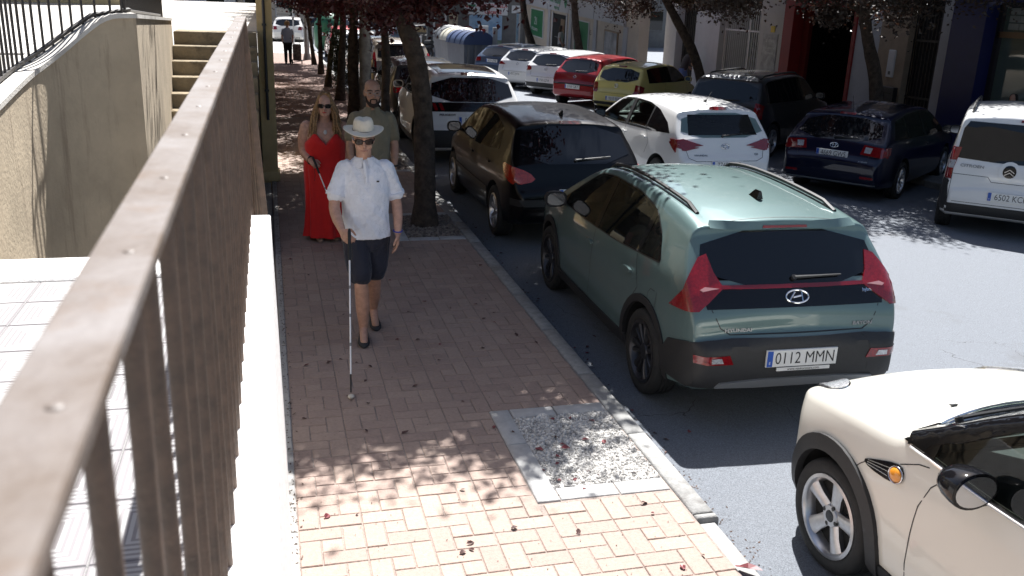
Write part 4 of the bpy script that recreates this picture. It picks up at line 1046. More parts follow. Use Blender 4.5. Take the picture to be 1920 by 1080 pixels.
# dark blue estate
p_navy = paint('navy', (.006, .009, .028), .2, .3)
sp = hatch_spec(4.77, 1.81, 1.48, p_navy, 2.70, 1.03, .32, zb=.99, gb=.15, gt=.58, cowl=(1.25, .99), ws=.55, rw=.69, roofback=.7)
top_ = [(-1.85, 1.05), (-1.6, 1.30), (-.9, 1.37), (0, 1.385), (.42, 1.345), (1.05, 1.0)]; bot_ = [(-1.85, 1.03), (-.5, .98), (.3, .955), (1.05, .965)]
sp['cavity'] = dict(side=dlo_pane(top_, bot_, -1.8, 1.0, 14, .02))
c = angled('parked_car', 'dark navy blue estate car with plate 4669 GWS parked at an angle', sp, (8.82, 12.95))
std(c, top_, bot_, [(-1.78, -1.12), (-1.05, -.20), (-.12, 1.0)], m_gtint, [(-.70, .985), (.70, .985), (.60, 1.33), (-.60, 1.33)], [[(.44, .80), (.84, .77), (.84, .92), (.48, .95)]], [(-2.33, .78), (-2.08, .82), (-2.06, .93), (-2.33, .93)], '4669 GWS', .76, wheel='twin', wn=7)
c.ring_badge('B', 0, .90, .065, .042, 'ellipses'); c.letters('AVENSIS', 'B', .52, .69, .03, m_silv)
for sd in (1, -1):
    c.patch('lamp_lens', 'B', [(x * sd, z) for x, z in [(.50, .83), (.60, .825), (.62, .91), (.51, .92)]], m_clr, .016, .01, .05)
    c.patch('reflector', 'B', [(x * sd, z) for x, z in [(.52, .43), (.72, .43), (.72, .465), (.52, .465)]], m_red, .014, .02)
c.patch('bumper_chrome', 'B', [(-.75, .325), (.75, .325), (.75, .34), (-.75, .34)], m_silv, .014, .02)
m4 = c.on('T', .0, -1.55); g = MB(); g.tube([m4.translation, m4.translation + Vector((0, -.12, .24))], .004, 5); g.build('antenna', m_plast, c.root)
# white van
sp = dict(L=4.1, W=1.72, H=1.80, paint=p_wht, wb=2.69, ro=.62, wr=.31, rw=.80, rad=.10, step=.05, crown=.04, tipz=.55,
          rear=[(0, .62), (.01, .70), (.04, .74), (.06, 1.0), (.10, 1.10), (.22, 1.62), (.27, 1.72)], roof=[(-1.2, 1.79), (-.4, 1.80), (.2, 1.78), (.55, 1.70), (1.35, 1.12)],
          front=[(.01, .62), (.06, .78), (.2, .95), (.55, 1.07)], belt=[(-2.05, 1.08), (2.05, 1.0)])
c = angled('parked_van', 'white panel van with roof bars and plate 6502 KCF at the right edge', sp, (9.74, 10.15), R(-44), cat='van')
top_ = [(-1.70, 1.50), (-1.5, 1.60), (0, 1.64), (.5, 1.60), (1.15, 1.16)]; bot_ = [(-1.70, 1.16), (.3, 1.12), (1.15, 1.12)]
glaze(c, top_, bot_, [(-1.62, -.55), (-.48, .30), (.36, 1.08)], m_gdark, False)
c.patch('rear_window', 'B', [(-.70, 1.10), (-.2, 1.075), (.2, 1.075), (.70, 1.10), (.66, 1.50), (.60, 1.60), (-.60, 1.60), (-.66, 1.50)], m_gdark, .005, .015)
for sd in (1, -1):
    dg_ = 'BR' if sd > 0 else 'BL'; lo = c.patch('tail_lamp', dg_, [(.775, .80), (.915, .80), (.895, 1.24), (.775, 1.24)], m_red, .014, .03, .05)
    c.patch('lamp_lens', dg_, [(.79, .95), (.905, .95), (.90, 1.06), (.79, 1.06)], m_clr, .018, .012, .05, parent=lo)
    c.patch('bumper_corner', 'B', [(x * sd, z) for x, z in [(.70, .42), (.85, .42), (.85, .79), (.745, .79), (.72, .60)]], m_plast, .010, .03, .05)
    c.patch('bumper_corner', 'R' if sd > 0 else 'L', [(-2.0, .36), (-1.78, .36), (-1.80, .78), (-2.0, .78)], m_plast, .010, .03, .05)
c.patch('rear_bumper', 'B', [(-.72, .34), (.72, .34), (.72, .47), (-.72, .47)], m_plast, .012, .03)
c.patch('brake_light', 'B', [(.02, 1.63), (.26, 1.63), (.26, 1.66), (.02, 1.66)], m_redd, .012, .02)
c.plate('6502 KCF', .62, u=.05, off=.02, wd=.52, ht=.12)
c.seam('B', [(-.70, .88), (-.25, .875), (-.2, .81), (.2, .81), (.25, .875), (.70, .88)]); c.seam('B', [(-.70, 1.08), (-.71, .50), (.71, .50), (.70, 1.08)])
rd = [(.135 * math.cos(q), .97 + .135 * math.sin(q)) for q in [2 * math.pi * k / 28 for k in range(28)]]
c.patch('badge_mount', 'B', rd, p_wht, .014, .02, .05); c.patch('badge_disc', 'B', [(x * .62, .97 + (z - .97) * .62) for x, z in rd], m_gloss, .018, .006, .05)
bo = c.ring_badge('B', 0, .97, .06, .05, 'chevron'); bo.location = bo.matrix_basis.translation + Vector((0, -.018, 0)); c.letters('CITROEN', 'B', -.47, 1.0, .055, m_silv); c.letters('BERLINGO', 'B', .48, 1.0, .05, m_silv)
for sd in (-1, 1):
    pts = [c.on('T', sd * .60, -1.6 + k * .2).translation + Vector((0, 0, .07 if 0 < k < 10 else .0)) for k in range(11)]
    g = MB(); g.tube(pts, .016, 6); g.build('roof_bar', m_plast, c.root, 50)
c.wheels('plain', m_alloyd, 6, .2); c.mirror(1.0, 1.12, m_plast)
# grey off-roader
p_grey = paint('charcoal', (.045, .046, .048), .4, .35)
sp = hatch_spec(4.45, 1.81, 1.70, p_grey, 2.56, .80, .355, zb=1.12, gb=.13, gt=.36, cowl=(1.1, 1.15), ws=.42, rw=.76, hood=.98, tail0=.9)
top_ = [(-1.75, 1.50), (-1.6, 1.56), (-.6, 1.60), (0, 1.60), (.35, 1.55), (.95, 1.18)]; bot_ = [(-1.75, 1.14), (-.5, 1.12), (.3, 1.11), (.95, 1.13)]
c = angled('parked_car', 'charcoal off-roader with upright red lamps behind the white hatchback', sp, (8.95, 17.2))
std(c, top_, bot_, [(-1.70, -1.05), (-.96, -.12), (-.04, .90)], m_gdark, [(-.72, 1.13), (.72, 1.13), (.66, 1.54), (-.66, 1.54)], [[(.70, .84), (.84, .84), (.82, 1.16), (.715, 1.16)]], [(-2.2, .84), (-2.05, .84), (-2.05, 1.15), (-2.17, 1.15)], '5093 FVJ', .75, bump=[(-.83, .36), (.83, .36), (.83, .60), (-.83, .60)])
for sd in (-1, 1):
    g = MB(); g.tube([c.on('T', sd * .60, -1.7 + k * .2).translation + Vector((0, 0, .04 if 0 < k < 10 else 0)) for k in range(11)], .018, 6); g.build('roof_rail', m_plast, c.root, 50)
c.patch('roof_spoiler', 'B', [(-.62, 1.575), (.62, 1.575), (.58, 1.63), (-.58, 1.63)], paint('silver', (.42, .43, .44), .3), .03, .04)
# yellow city car
p_yel = paint('yellow', (.72, .62, .22), 0., .3)
sp = hatch_spec(3.53, 1.64, 1.46, p_yel, 2.32, .55, .285, zb=.98, gb=.10, gt=.36, cowl=(1.0, .98), ws=.40, rw=.74)
c = angled('parked_car', 'small pale yellow three door car with plate 9310 BJX', sp, (9.05, 23.5))
top_ = [(-1.25, 1.30), (-1.1, 1.33), (0, 1.37), (.3, 1.33), (.86, .99)]; bot_ = [(-1.25, .97), (.3, .95), (.86, .96)]
std(c, top_, bot_, [(-1.20, -.40), (-.32, .82)], None, [(-.62, .97), (.62, .97), (.56, 1.31), (-.56, 1.31)], [[(.57, .66), (.77, .66), (.76, .92), (.60, .92)]], [(-1.74, .66), (-1.66, .66), (-1.66, .9), (-1.73, .92)], '9310 BJX', .52, badge='vw', bz=.86, bump=[(-.76, .34), (.76, .34), (.76, .42), (-.76, .42)], mir=.78)
m4 = c.on('T', 0, -1.2); g = MB(); g.tube([m4.translation, m4.translation + Vector((0, -.15, .35))], .004, 5); g.build('antenna', m_plast, c.root)
# red hatch
p_redp = paint('red', (.26, .012, .016), .1, .3)
sp = hatch_spec(4.0, 1.72, 1.49, p_redp, 2.57, .60, .30, zb=1.0, gb=.17, gt=.50, cowl=(1.15, 1.0), ws=.5, rw=.68)
c = angled('parked_car', 'red hatchback with plate 0769 GRT beside the yellow car', sp, (8.65, 25.9))
top_ = [(-1.2, 1.10), (-1.0, 1.32), (0, 1.39), (.4, 1.35), (1.0, 1.0)]; bot_ = [(-1.2, 1.05), (.3, .96), (1.0, .97)]
std(c, top_, bot_, [(-1.15, -.35), (-.27, .95)], None, [(-.66, 1.0), (.66, 1.0), (.58, 1.36), (-.58, 1.36)], [[(.66, .78), (.82, .76), (.82, .98), (.74, 1.0)]], None, '0769 GRT', .60, badge='diamond', bz=.88)
c.patch('bumper_strip', 'B', [(-.78, .66), (.78, .66), (.78, .69), (-.78, .69)], m_plast, .01, .02)
# white hatch, white coupe-like hatch, blue hatch
sp = hatch_spec(4.2, 1.78, 1.48, p_wht, 2.58, .74, .31, zb=1.0, gb=.14, gt=.46, cowl=(1.2, 1.0), ws=.5, rw=.70)
c = angled('parked_car', 'white hatchback with round badge between red car and white neighbour', sp, (8.5, 28.4))
std(c, [(-1.35, 1.10), (-1.1, 1.33), (0, 1.385), (.4, 1.35), (1.0, 1.0)], [(-1.35, 1.03), (.3, .96), (1.0, .97)], [(-1.28, -.95), (-.88, -.1), (-.02, .95)], None, [(-.68, 1.0), (.68, 1.0), (.60, 1.345), (-.60, 1.345)], [rp([(.56, .84), (.83, .82), (.83, .97), (.62, .98)], 1)], None, '1758 GZW', .56, badge='vw', bz=.90, bump=[(-.8, .34), (.8, .34), (.8, .48), (-.8, .48)])
sp = hatch_spec(4.28, 1.8, 1.46, p_wht, 2.63, .78, .32, zb=1.0, gb=.18, gt=.52, cowl=(1.2, .99), ws=.5, rw=.69)
c = angled('parked_car', 'white hatchback with slim pointed tail lamps beside the blue hatchback', sp, (8.1, 30.5))
std(c, [(-1.35, 1.10), (-1.1, 1.31), (0, 1.37), (.4, 1.33), (1.0, .99)], [(-1.35, 1.03), (.3, .96), (1.0, .97)], [(-1.28, -.95), (-.88, -.1), (-.02, .95)], None, [(-.66, 1.0), (.66, 1.0), (.58, 1.33), (-.58, 1.33)], [[(.50, .86), (.84, .84), (.84, .94), (.70, .95)]], None, '4072 JWX', .58, badge='diamond', bz=.90)
p_sb = paint('steel_blue', (.075, .105, .16), .4, .35)
sp = hatch_spec(4.3, 1.78, 1.43, p_sb, 2.58, .80, .31, zb=.97, gb=.16, gt=.56, cowl=(1.2, .97), ws=.5, rw=.69)
c = angled('parked_car', 'steel blue hatchback beside the blue recycling bin', sp, (7.8, 32.9))
std(c, [(-1.35, 1.06), (-1.1, 1.28), (0, 1.34), (.4, 1.30), (1.0, .97)], [(-1.35, 1.0), (.3, .94), (1.0, .95)], [(-1.28, -.95), (-.88, -.1), (-.02, .95)], None, [(-.66, .97), (.66, .97), (.58, 1.29), (-.58, 1.29)], [[(.52, .80), (.83, .78), (.83, .92), (.56, .94)]], None, '4579 CMB', .82)
# ---------------------------------------------------------------- farther cars in the left kerb row and beyond
def row(name, label, colr, dims, loc, hd, lamps, rwz=(1.0, 1.36), plate=None, group='cars parked along the left kerb', metal=.3, win=True):
    L, W, H = dims; s_ = H / 1.48
    sp = hatch_spec(L, W, H, paint(colr[0], colr[1], metal), L * .62, .78, .31, zb=1.0 * s_, gb=.15, gt=.48, cowl=(L * .28, 1.0 * s_), ws=L * .12, rw=.71, step=.09)
    c = Car('parked_car', label, sp, (loc[0], loc[1], zroad(loc[0])), R(hd), group=group)
    glaze(c, [(-1.35, 1.10 * s_), (-1.1, 1.33 * s_), (0, 1.385 * s_), (.4, 1.35 * s_), (L * .235, 1.0 * s_)], [(-1.35, 1.03 * s_), (.3, .97 * s_), (L * .235, .98 * s_)], [(-1.28, -.95), (-.88, -.1), (-.02, L * .22)], m_gdark, False)
    c.patch('rear_window', 'B', rp([(-.68, 1.0 * s_), (.68, 1.0 * s_), (.60, 1.345 * s_), (-.60, 1.345 * s_)], 1), m_gdark, .005, .012)
    for sd in (1, -1): c.patch('tail_lamp', 'B', [(x * sd, z * s_) for x, z in lamps], m_red, .014, .03, .06)
    c.plate(plate or '3381 HDL', .62); c.wheels('plain', None, 6); c.mirror(L * .22, .98 * s_, c.P['paint'])
    return c
LA = [(.56, .80), (.84, .78), (.84, .96), (.62, .98)]; LB = [(.70, .80), (.84, .80), (.82, 1.20), (.71, 1.18)]
row('parked_car', 'dark grey hatchback ahead of the white crossover', ('dark_grey', (.03, .032, .035)), (4.3, 1.78, 1.47), (3.45, 22.2), 0, LA, plate='6690 JDB')
row('parked_car', 'champagne beige people carrier with large rear window', ('champagne', (.34, .30, .25)), (4.4, 1.8, 1.66), (3.55, 27.4), 0, LB, plate='1140 DVN')
row('parked_car', 'dark green grey estate car between the far tree trunks', ('green_grey', (.05, .058, .056)), (4.4, 1.8, 1.56), (3.45, 32.6), 0, LB, plate='8804 FSC')
row('parked_car', 'white hatchback with red lamps near the end of the tree row', ('white', (.74, .74, .73)), (4.1, 1.74, 1.50), (3.45, 37.6), 0, LB, plate='2257 HYR')
row('parked_car', 'red hatchback farthest in the left kerb row', ('bright_red', (.38, .02, .02)), (4.0, 1.7, 1.48), (3.4, 42.8), 0, LA, plate='9912 GKP')
row('parked_car', 'white hatchback on the sunlit forecourt beyond the walking woman', ('white', (.74, .74, .73)), (4.3, 1.8, 1.47), (1.3, 56.5), -4, LA, plate='5521 LBS', group='cars far down the street')
row('parked_car', 'black estate car far away at the dark end of the street', ('black2', (.012, .012, .014)), (4.5, 1.8, 1.55), (3.9, 62), 70, LA, plate='7718 JJC', group='cars far down the street')
row('parked_car', 'black hatchback far down the road behind the lamp post', ('black2', (.012, .012, .014)), (4.3, 1.8, 1.48), (9.2, 55.0), -60, LA, plate='3306 KVL', group='cars far down the street')
row('parked_car', 'silver hatchback far down the road between two tree trunks', ('silver2', (.40, .41, .42)), (4.1, 1.75, 1.47), (6.2, 60.0), -55, LA, plate='4418 GBN', group='cars far down the street')
# car standing inside the red garage
c = row('parked_car', 'black car standing inside the dark red garage', ('black2', (.012, .012, .014)), (4.3, 1.78, 1.46), (18.6, 22.6), -90, LA, plate='1621 CJP', group='cars in the garage')
# ================================================================ RIGHT SIDE: footway, facades
FX = 14.6; ZS = zroad(11.6) + .12
m_slab = M('footway_slab', (.26, .25, .24), .85, var=.18, vs=4., bump=.3, bs=80., dirt=(.16, .15, .145), ds=1.2)
struct(MB().box(11.75, 20, -20, 50, ZS - .4, ZS).build('right_footway', m_slab))['label'] = 'grey footway in front of the shops'
k2 = struct(bpy.data.objects.new('right_kerb', None)); col.objects.link(k2)
for k in range(46):
    MB().box(11.60, 11.745, 2 + k, 2.99 + k, ZS - .3, ZS + .004, bev=.012).build('kerb_stone', m_kerb, k2)
m_white = M('facade_white', (.41, .415, .44), .85, var=.06, vs=2., bump=.25, bs=50., dirt=(.45, .44, .43), ds=1.1, dthr=.60)
m_beige = M('facade_beige', (.30, .235, .175), .85, var=.12, vs=3., bump=.3, bs=40.)
m_cream = M('facade_cream', (.50, .44, .37), .85, var=.08, vs=2., bump=.25, bs=50., dirt=(.38, .33, .28), ds=1.1, dthr=.60)
m_redw = M('garage_red', (.20, .010, .010), .5, var=.1, vs=5.)
m_blue = M('shop_blue', (.008, .013, .085), .35, var=.1, vs=4.)
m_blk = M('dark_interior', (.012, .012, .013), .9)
m_gray = M('grey_stone', (.13, .13, .13), .7, var=.15, vs=3.)
m_grille = M('grille_white', (.55, .56, .58), .5)
m_bronze = M('bronze_frame', (.20, .13, .07), .4, .3)
m_shopglass = M('shop_glass', (.10, .15, .14), .03, spec=.8, coat=.5)
b1 = thing('apartment_block', 'white apartment block with red garage doorway and white gate opposite', 'building', (FX, 20, ZS))
def wallpanel(par, name, y0, y1, z0, z1, mat, x0=0., x1=.35, bev=0.):
    return MB().box(x0, x1, y0 - 20, y1 - 20, z0, z1, bev=bev).build(name, mat, par)
top = 16.
# piers and wall bays along the street (y ranges from the photograph's facade)
wallpanel(b1, 'pier', 28.6, 30.4, 0, 3.5, m_white)
wallpanel(b1, 'pier', 24.55, 25.95, 0, 3.5, m_white)
wallpanel(b1, 'pier', 20.05, 21.05, 0, 3.5, m_white)
wallpanel(b1, 'pier', 19.0, 20.05, 0, 3.3, m_beige, -.02, .33)
wallpanel(b1, 'pier', 17.55, 17.95, 0, 3.5, m_white, .0, .3)
wallpanel(b1, 'upper_wall', 17.55, 33.0, 3.5, top, m_white)
for k in range(5):
    for zz in (4.6, 7.6):
        wn = wallpanel(b1, 'window', 18.4 + k * 3, 19.6 + k * 3, zz, zz + 1.5, m_grille, -.05, .0); wallpanel(wn, 'pane', 18.47 + k * 3, 19.53 + k * 3, zz + .07, zz + 1.43, m_gdark, -.056, -.051)
wallpanel(b1, 'lintel', 17.95, 33.0, 3.25, 3.5, m_white, .02, .3)
# interior backing
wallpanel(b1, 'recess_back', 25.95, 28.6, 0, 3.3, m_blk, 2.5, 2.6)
wallpanel(b1, 'recess_side', 28.6, 28.7, 0, 3.3, m_white, .3, 1.2)
# dark stair door at the far end
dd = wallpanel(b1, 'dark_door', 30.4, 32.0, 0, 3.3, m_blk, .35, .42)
for k in range(10): wallpanel(dd, 'bar', 30.5 + k * .16, 30.53 + k * .16, .1, 3.1, m_dark, .28, .31)
wallpanel(b1, 'pier', 32.0, 33.0, 0, 3.5, m_white)
MB().box(.36, 9, -2.4, 13, 3.55, 3.8).build('sun_block_slab', m_gray, b1); MB().box(8.7, 9, -2.4, 13, 3.8, top).build('back_wall', m_white, b1)  # unseen slab and back wall, added to stop sun leaking through the facade
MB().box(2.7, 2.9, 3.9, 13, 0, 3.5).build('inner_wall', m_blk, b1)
# white gate: each bar, frames, rails
gt_ = thing('gate', 'tall white barred gate beside the poster and red garage', 'gate', (FX + .22, 26.6, ZS), group=None)
bm_ = MB(); bm_.box(-.012, .012, -.012, .012, .05, 2.85); bme = bm_.mesh('bar', m_grille)
for k in range(20):
    link('bar', bme, gt_, (0, -.62 + k * .13, 0))
for zz in (.05, .9, 2.2, 2.85): MB().box(-.02, .02, -.64, 1.92, zz, zz + .05).build('gate_rail', m_grille, gt_)
for yy in (-.68, .30, 1.95): MB().box(-.03, .03, yy - .03, yy + .03, 0, 2.92).build('gate_post', m_grille, gt_)
po = thing('poster', 'grey notice poster on the white pier beside the gate', 'poster', (FX - .012, 25.25, ZS + 1.55))
MB().box(-.01, .01, -.42, .42, -.55, .65).build('sheet', M('poster_paper', (.30, .31, .33), .6, var=.35, vs=5., c2=(.42, .43, .46)), po)
MB().box(-.011, .009, -.42, .42, -.80, -.56).build('caption_strip', m_grille, po)
text_obj('lettering', '684 096 726', .12, m_ink, po, frame((-.013, 0, -.68), (-1, 0, 0)), .001)
for k, (tx, zz) in enumerate((('SE VENDE', .45), ('local comercial', .25), ('informacion', .1))): text_obj('lettering', tx, .11, m_grille, po, frame((-.012, 0, zz), (-1, 0, 0)), .001)
MB().box(-.012, .008, -.2, .02, .70, .88).build('yellow_label', M('label_yellow', (.55, .40, .03), .5), po)
# red garage
ga = thing('garage_front', 'red framed garage doorway standing open and dark inside', 'garage', (FX, 22.8, ZS))
MB().box(-.05, .45, 1.25, 1.75, 0, 3.25).build('red_jamb', m_redw, ga); MB().box(-.05, .45, -1.75, -1.62, 0, 3.25).build('red_jamb', m_redw, ga); MB().box(-.045, .5, -1.75, 1.75, 3.02, 3.48).build('red_lintel', m_redw, ga)
MB().box(.3, .42, .95, 1.25, 0, 3.05).build('folded_door', M('garage_red_dark', (.12, .008, .008), .5), ga)
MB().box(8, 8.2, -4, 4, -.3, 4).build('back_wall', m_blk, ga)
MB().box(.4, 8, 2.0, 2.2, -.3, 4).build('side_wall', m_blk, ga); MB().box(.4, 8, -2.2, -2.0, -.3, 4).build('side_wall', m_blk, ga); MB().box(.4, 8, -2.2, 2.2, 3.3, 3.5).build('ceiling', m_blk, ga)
sh = MB().box(7.3, 7.6, -.6, 1.2, 1.4, 1.44).build('shelf', m_gray, ga); MB().box(7.3, 7.6, -.6, 1.2, 2.0, 2.04).build('shelf', m_gray, ga)
# beige pier details
ic = thing('intercom', 'white vertical intercom panel on the beige pier', 'intercom', (FX - .04, 19.45, ZS + 1.75)); MB().box(-.02, .02, -.12, .12, -.32, .32, bev=.01).build('panel', m_grille, ic); MB().box(-.024, -.02, -.04, .04, -.26, -.18).build('button_plate', m_gray, ic)
mb_ = thing('mailbox', 'dark metal mailbox under the intercom', 'mailbox', (FX - .07, 19.4, ZS + .95)); MB().box(-.07, .05, -.32, .32, -.26, .26, bev=.01).build('box', m_alloyd, mb_); MB().box(-.075, -.07, -.25, .25, .1, .13).build('slot', m_ink, mb_)
# dark barred doorway 7
dg = thing('barred_door', 'dark barred entrance door with number 7', 'door', (FX + .15, 18.5, ZS))
MB().box(.06, .1, -.52, .52, 0, 3.2).build('door_leaf', m_blk, dg)
for k in range(9): MB().box(-.012, .012, -.48 + k * .12, -.46 + k * .12, .1, 3.1).build('bar', m_dark, dg)
for zz in (.1, 1.0, 2.3, 3.05): MB().box(-.02, .02, -.5, .5, zz, zz + .05).build('door_rail', m_dark, dg)
text_obj('lettering', '7', .16, m_bronze, dg, frame((-.03, 0, 2.62), (-1, 0, 0)), .004)
# blue shop
bs = thing('blue_shop', 'dark blue shop front with large window at the right edge', 'shop', (FX, 15, ZS))
MB().box(-.10, .3, 1.55, 2.55, 0, 3.4).build('blue_pier', m_blue, bs); MB().box(-.12, .3, -6, 2.55, 3.2, 4.1).build('blue_fascia', m_blue, bs)
MB().box(0, .3, -6, 2.55, 4.1, 16).build('upper_wall', m_white, bs)
for k in range(3):
    for zz in (4.9, 7.8):
        wn = MB().box(-.05, 0, -5.2 + k * 2.6, -4 + k * 2.6, zz, zz + 1.5).build('window', m_grille, bs); MB().box(-.056, -.051, -5.13 + k * 2.6, -4.07 + k * 2.6, zz + .07, zz + 1.43).build('pane', m_gdark, wn)
MB().box(.28, .32, -6, 1.5, .5, 3.1).build('shop_window', m_shopglass, bs); MB().box(.32, 6, -6, 2.5, 3.5, 3.8).build('sun_block_slab', m_gray, bs)  # slab out of view, added to keep sun off the shop interior
MB().box(-.02, .26, -6, 1.55, 0, .5).build('stall_riser', m_blue, bs)
MB().box(.2, .34, -6, 1.5, 2.50, 2.62).build('window_frame', m_bronze, bs); MB().box(.2, .34, 1.43, 1.55, .5, 3.15).build('window_frame', M('frame_dark', (.02, .02, .025), .4), bs)
for k in range(9):
    for j in range(3): MB().box(.22, .27, 1.25 - k * .3 - .27, 1.25 - k * .3, 2.66 + j * .15, 2.66 + j * .15 + .135, bev=.01).build('glass_block', M('glass_block', (.30, .34, .33), .1), bs)
# ---- corner supermarket, on rising ground (all its lines climb with the street)
SY0, SY1 = 33.0, 49.0
def slope(y): return .045 * (y - 35)
shop = thing('corner_shop', 'white corner supermarket with grey fascia signs', 'shop', (13.55, 41, ZS))
def sbox(name, mat, x0, x1, y0, y1, z0, z1, par=None):
    g = MB(); g.box(x0, x1, y0, y1, z0, z1); g.v = [(x, y - 41, z + slope(y)) for x, y, z in g.v]; return g.build(name, mat, par or shop)
m_fas = M('fascia_grey', (.42, .43, .46), .5)
def b_(p): return p
sbox('base_wall', m_cream, .0, .4, 33.0, 49, -1., 3.6 - .4 + .3)
for y0, y1, nm in ((34.35, 37.8, 'fascia'), (37.86, 41.2, 'fascia'), (41.26, 44.6, 'fascia'), (44.66, 48.9, 'fascia')): sbox(nm, m_fas, -.14, -.01, y0, y1, 2.12, 2.86)
sbox('upper_wall', m_cream, .05, .45, 33, 49, 3.5, 11)
for k in range(4):
    wn = sbox('window', m_grille, -.02, .05, 34.5 + k * 3.6, 35.9 + k * 3.6, 4.6, 6.0); sbox('pane', m_gdark, -.026, -.021, 34.57 + k * 3.6, 35.83 + k * 3.6, 4.67, 5.93, wn)
for y in (37.83, 41.23, 44.63, 34.32): sbox('pilaster', m_white, -.05, 0, y - .2, y + .2, -1, 2.1)
w15 = sbox('window', m_bronze, -.04, -.005, 35.1, 36.7, .3, 1.82); sbox('pane', M('frosted_photo', (.26, .27, .29), .25, var=.45, vs=1.6, c2=(.42, .43, .45)), -.05, -.041, 35.2, 36.6, .36, 1.76, w15)
m_green = M('sign_green', (.015, .16, .055), .45)
w2 = sbox('window', m_grille, -.04, -.005, 38.6, 40.6, .5, 1.95); sbox('poster_green', m_green, -.05, -.041, 38.7, 40.5, .56, 1.9, w2)
w3 = sbox('window', m_grille, -.04, -.005, 45.6, 48.0, .6, 2.0); sbox('poster_green', m_green, -.05, -.041, 45.7, 47.9, .66, 1.94, w3)
dr = sbox('doorway', m_blk, -.03, -.004, 41.9, 44.0, -.2, 1.98); sbox('door_frame', m_grille, -.05, .0, 41.75, 41.9, -.2, 2.05, dr); sbox('door_frame', m_grille, -.05, .0, 44.0, 44.15, -.2, 2.05, dr); sbox('shelf', m_gray, -.036, -.031, 42.9, 43.6, .9, .94, dr); sbox('shelf', m_gray, -.036, -.031, 42.9, 43.6, .4, .44, dr); sbox('crate', m_redw, -.06, -.031, 42.3, 42.6, .1, .4, dr); sbox('hanging_stock', m_bronze, -.04, -.031, 42.1, 42.7, 1.1, 1.8, dr)
def stext(t, y, z, size, mat, sx=1., bold=0.): return text_obj('lettering', t, size, mat, shop, frame((-.15, y - 41, z + slope(y)), (-1, 0, 0), (0, -.045, 1)) @ Matrix.Rotation(R(-2.6), 4, 'Z'), .003, sx, bold)
m_logo = M('logo_green', (.03, .22, .11), .5)
stext('Carrefour', 43.4, 2.62, .46, m_logo); stext('express', 43.1, 2.28, .26, m_logo)
g = MB(); g.prism([(.22 * math.cos(q), .26 * math.sin(q)) for q in (0, math.pi / 2, math.pi, 4.71)], -.16, -.141, 'x'); g.v = [(x, y + 41.75 - 41, z + 2.58 + slope(41.75)) for x, y, z in g.v]; g.build('logo_mark', m_logo, shop)
stext('15', 35.35, 2.36, .50, m_ink, .8, .004); stext('Ronda del Carmen', 35.4, 2.74, .15, m_ink); stext('15', 38.1, 1.55, .3, m_ink)
stext('20', 39.6, 1.3, .5, m_grille); stext('21', 46.6, 1.4, .55, m_grille); stext('DESCUENTO', 46.8, 1.0, .2, m_grille)
# ---- driving school building, facing the street
AY = 52.0
au = thing('driving_school', 'grey driving school front with white sign and landscape mural', 'shop', (12.5, AY, 0))
MB().box(-3.8, 4.2, 0, .4, -1, 2.75).build('front_wall', m_gray, au); MB().box(-3.85, 4.25, -.02, .4, 2.8, 9).build('upper_wall', M('ochre_upper', (.50, .38, .22), .85, var=.08), au)
bal = MB().box(1.6, 3.4, -.6, -.02, 2.86, 2.96).build('balcony', m_cream, au)
for k in range(12): MB().box(1.62 + k * .155, 1.64 + k * .155, -.6, -.58, 2.96, 3.8).build('baluster', m_dark, bal)
for k in range(2):
    wn = MB().box(-2.5 + k * 4.3, -1.3 + k * 4.3, -.05, 0, 3.3, 5.0).build('window', m_grille, au); MB().box(-2.43 + k * 4.3, -1.37 + k * 4.3, -.056, -.051, 3.37, 4.93).build('pane', m_gdark, wn)
sg = MB().box(-1.75, .75, -.10, 0, 1.86, 2.52).build('sign_board', m_grille, au)
text_obj('lettering', 'AUTOESCUELA', .26, M('sign_red', (.45, .03, .04), .5), sg, frame((-.18, -.104, 2.34), (0, -1, 0)), .003, 1., .004); text_obj('lettering', 'Cáceres', .30, MATS['sign_red'], sg, frame((-.1, -.104, 2.02), (0, -1, 0)), .003, 1., .006)
MB().box(-1.62, -1.12, -.106, -.101, 2.28, 2.38).build('flag_stripe', m_logo, sg); MB().box(-1.62, -1.12, -.106, -.101, 2.0, 2.1).build('flag_stripe', m_ink, sg)
mu = MB().box(-1.45, .45, -.06, 0, -.6, 1.84).build('mural', M('mural_sky', (.16, .33, .58), .7, var=.2, vs=1.2, c2=(.42, .55, .68)), au)
MB().box(-1.45, .45, -.066, -.061, -.1, .5).build('mural_field', M('mural_field', (.10, .22, .10), .7, var=.4, vs=3., c2=(.30, .36, .30)), mu)
MB().box(-1.45, .45, -.067, -.0615, -.6, -.1).build('mural_road', m_gray, mu)
g = MB(); g.lathe([(.30, -.075), (.30, -.068)], 28, 'y', (-1.5, 0, .95)); sd_ = g.build('speed_sign', m_redw, mu); g = MB(); g.lathe([(.235, -.081), (.235, -.076)], 28, 'y', (-1.5, 0, .95)); g.build('sign_face', m_grille, sd_); text_obj('lettering', '50', .32, m_ink, sd_, frame((-1.5, -.083, .95), (0, -1, 0)), .001)
MB().box(1.0, 1.5, -.05, 0, 2.0, 2.42).build('small_plaque', m_grille, au)
text_obj('lettering', 'N', .2, m_ink, au, frame((1.25, -.055, 2.2), (0, -1, 0)), .001)
dk = MB().box(1.7, 3.0, -.03, 0, -.6, 1.75).build('shutter', M('shutter_grey', (.07, .07, .07), .6), au)
MB().box(-2.6, -2.1, -.06, 0, -.6, 1.9).build('display_panel', M('display_mixed', (.35, .30, .22), .5, var=.5, vs=3.), au)
for k in (-3.5, -2.85): MB().box(k, k + .1, -.06, 0, -.6, 1.9).build('door_frame', m_grille, au)
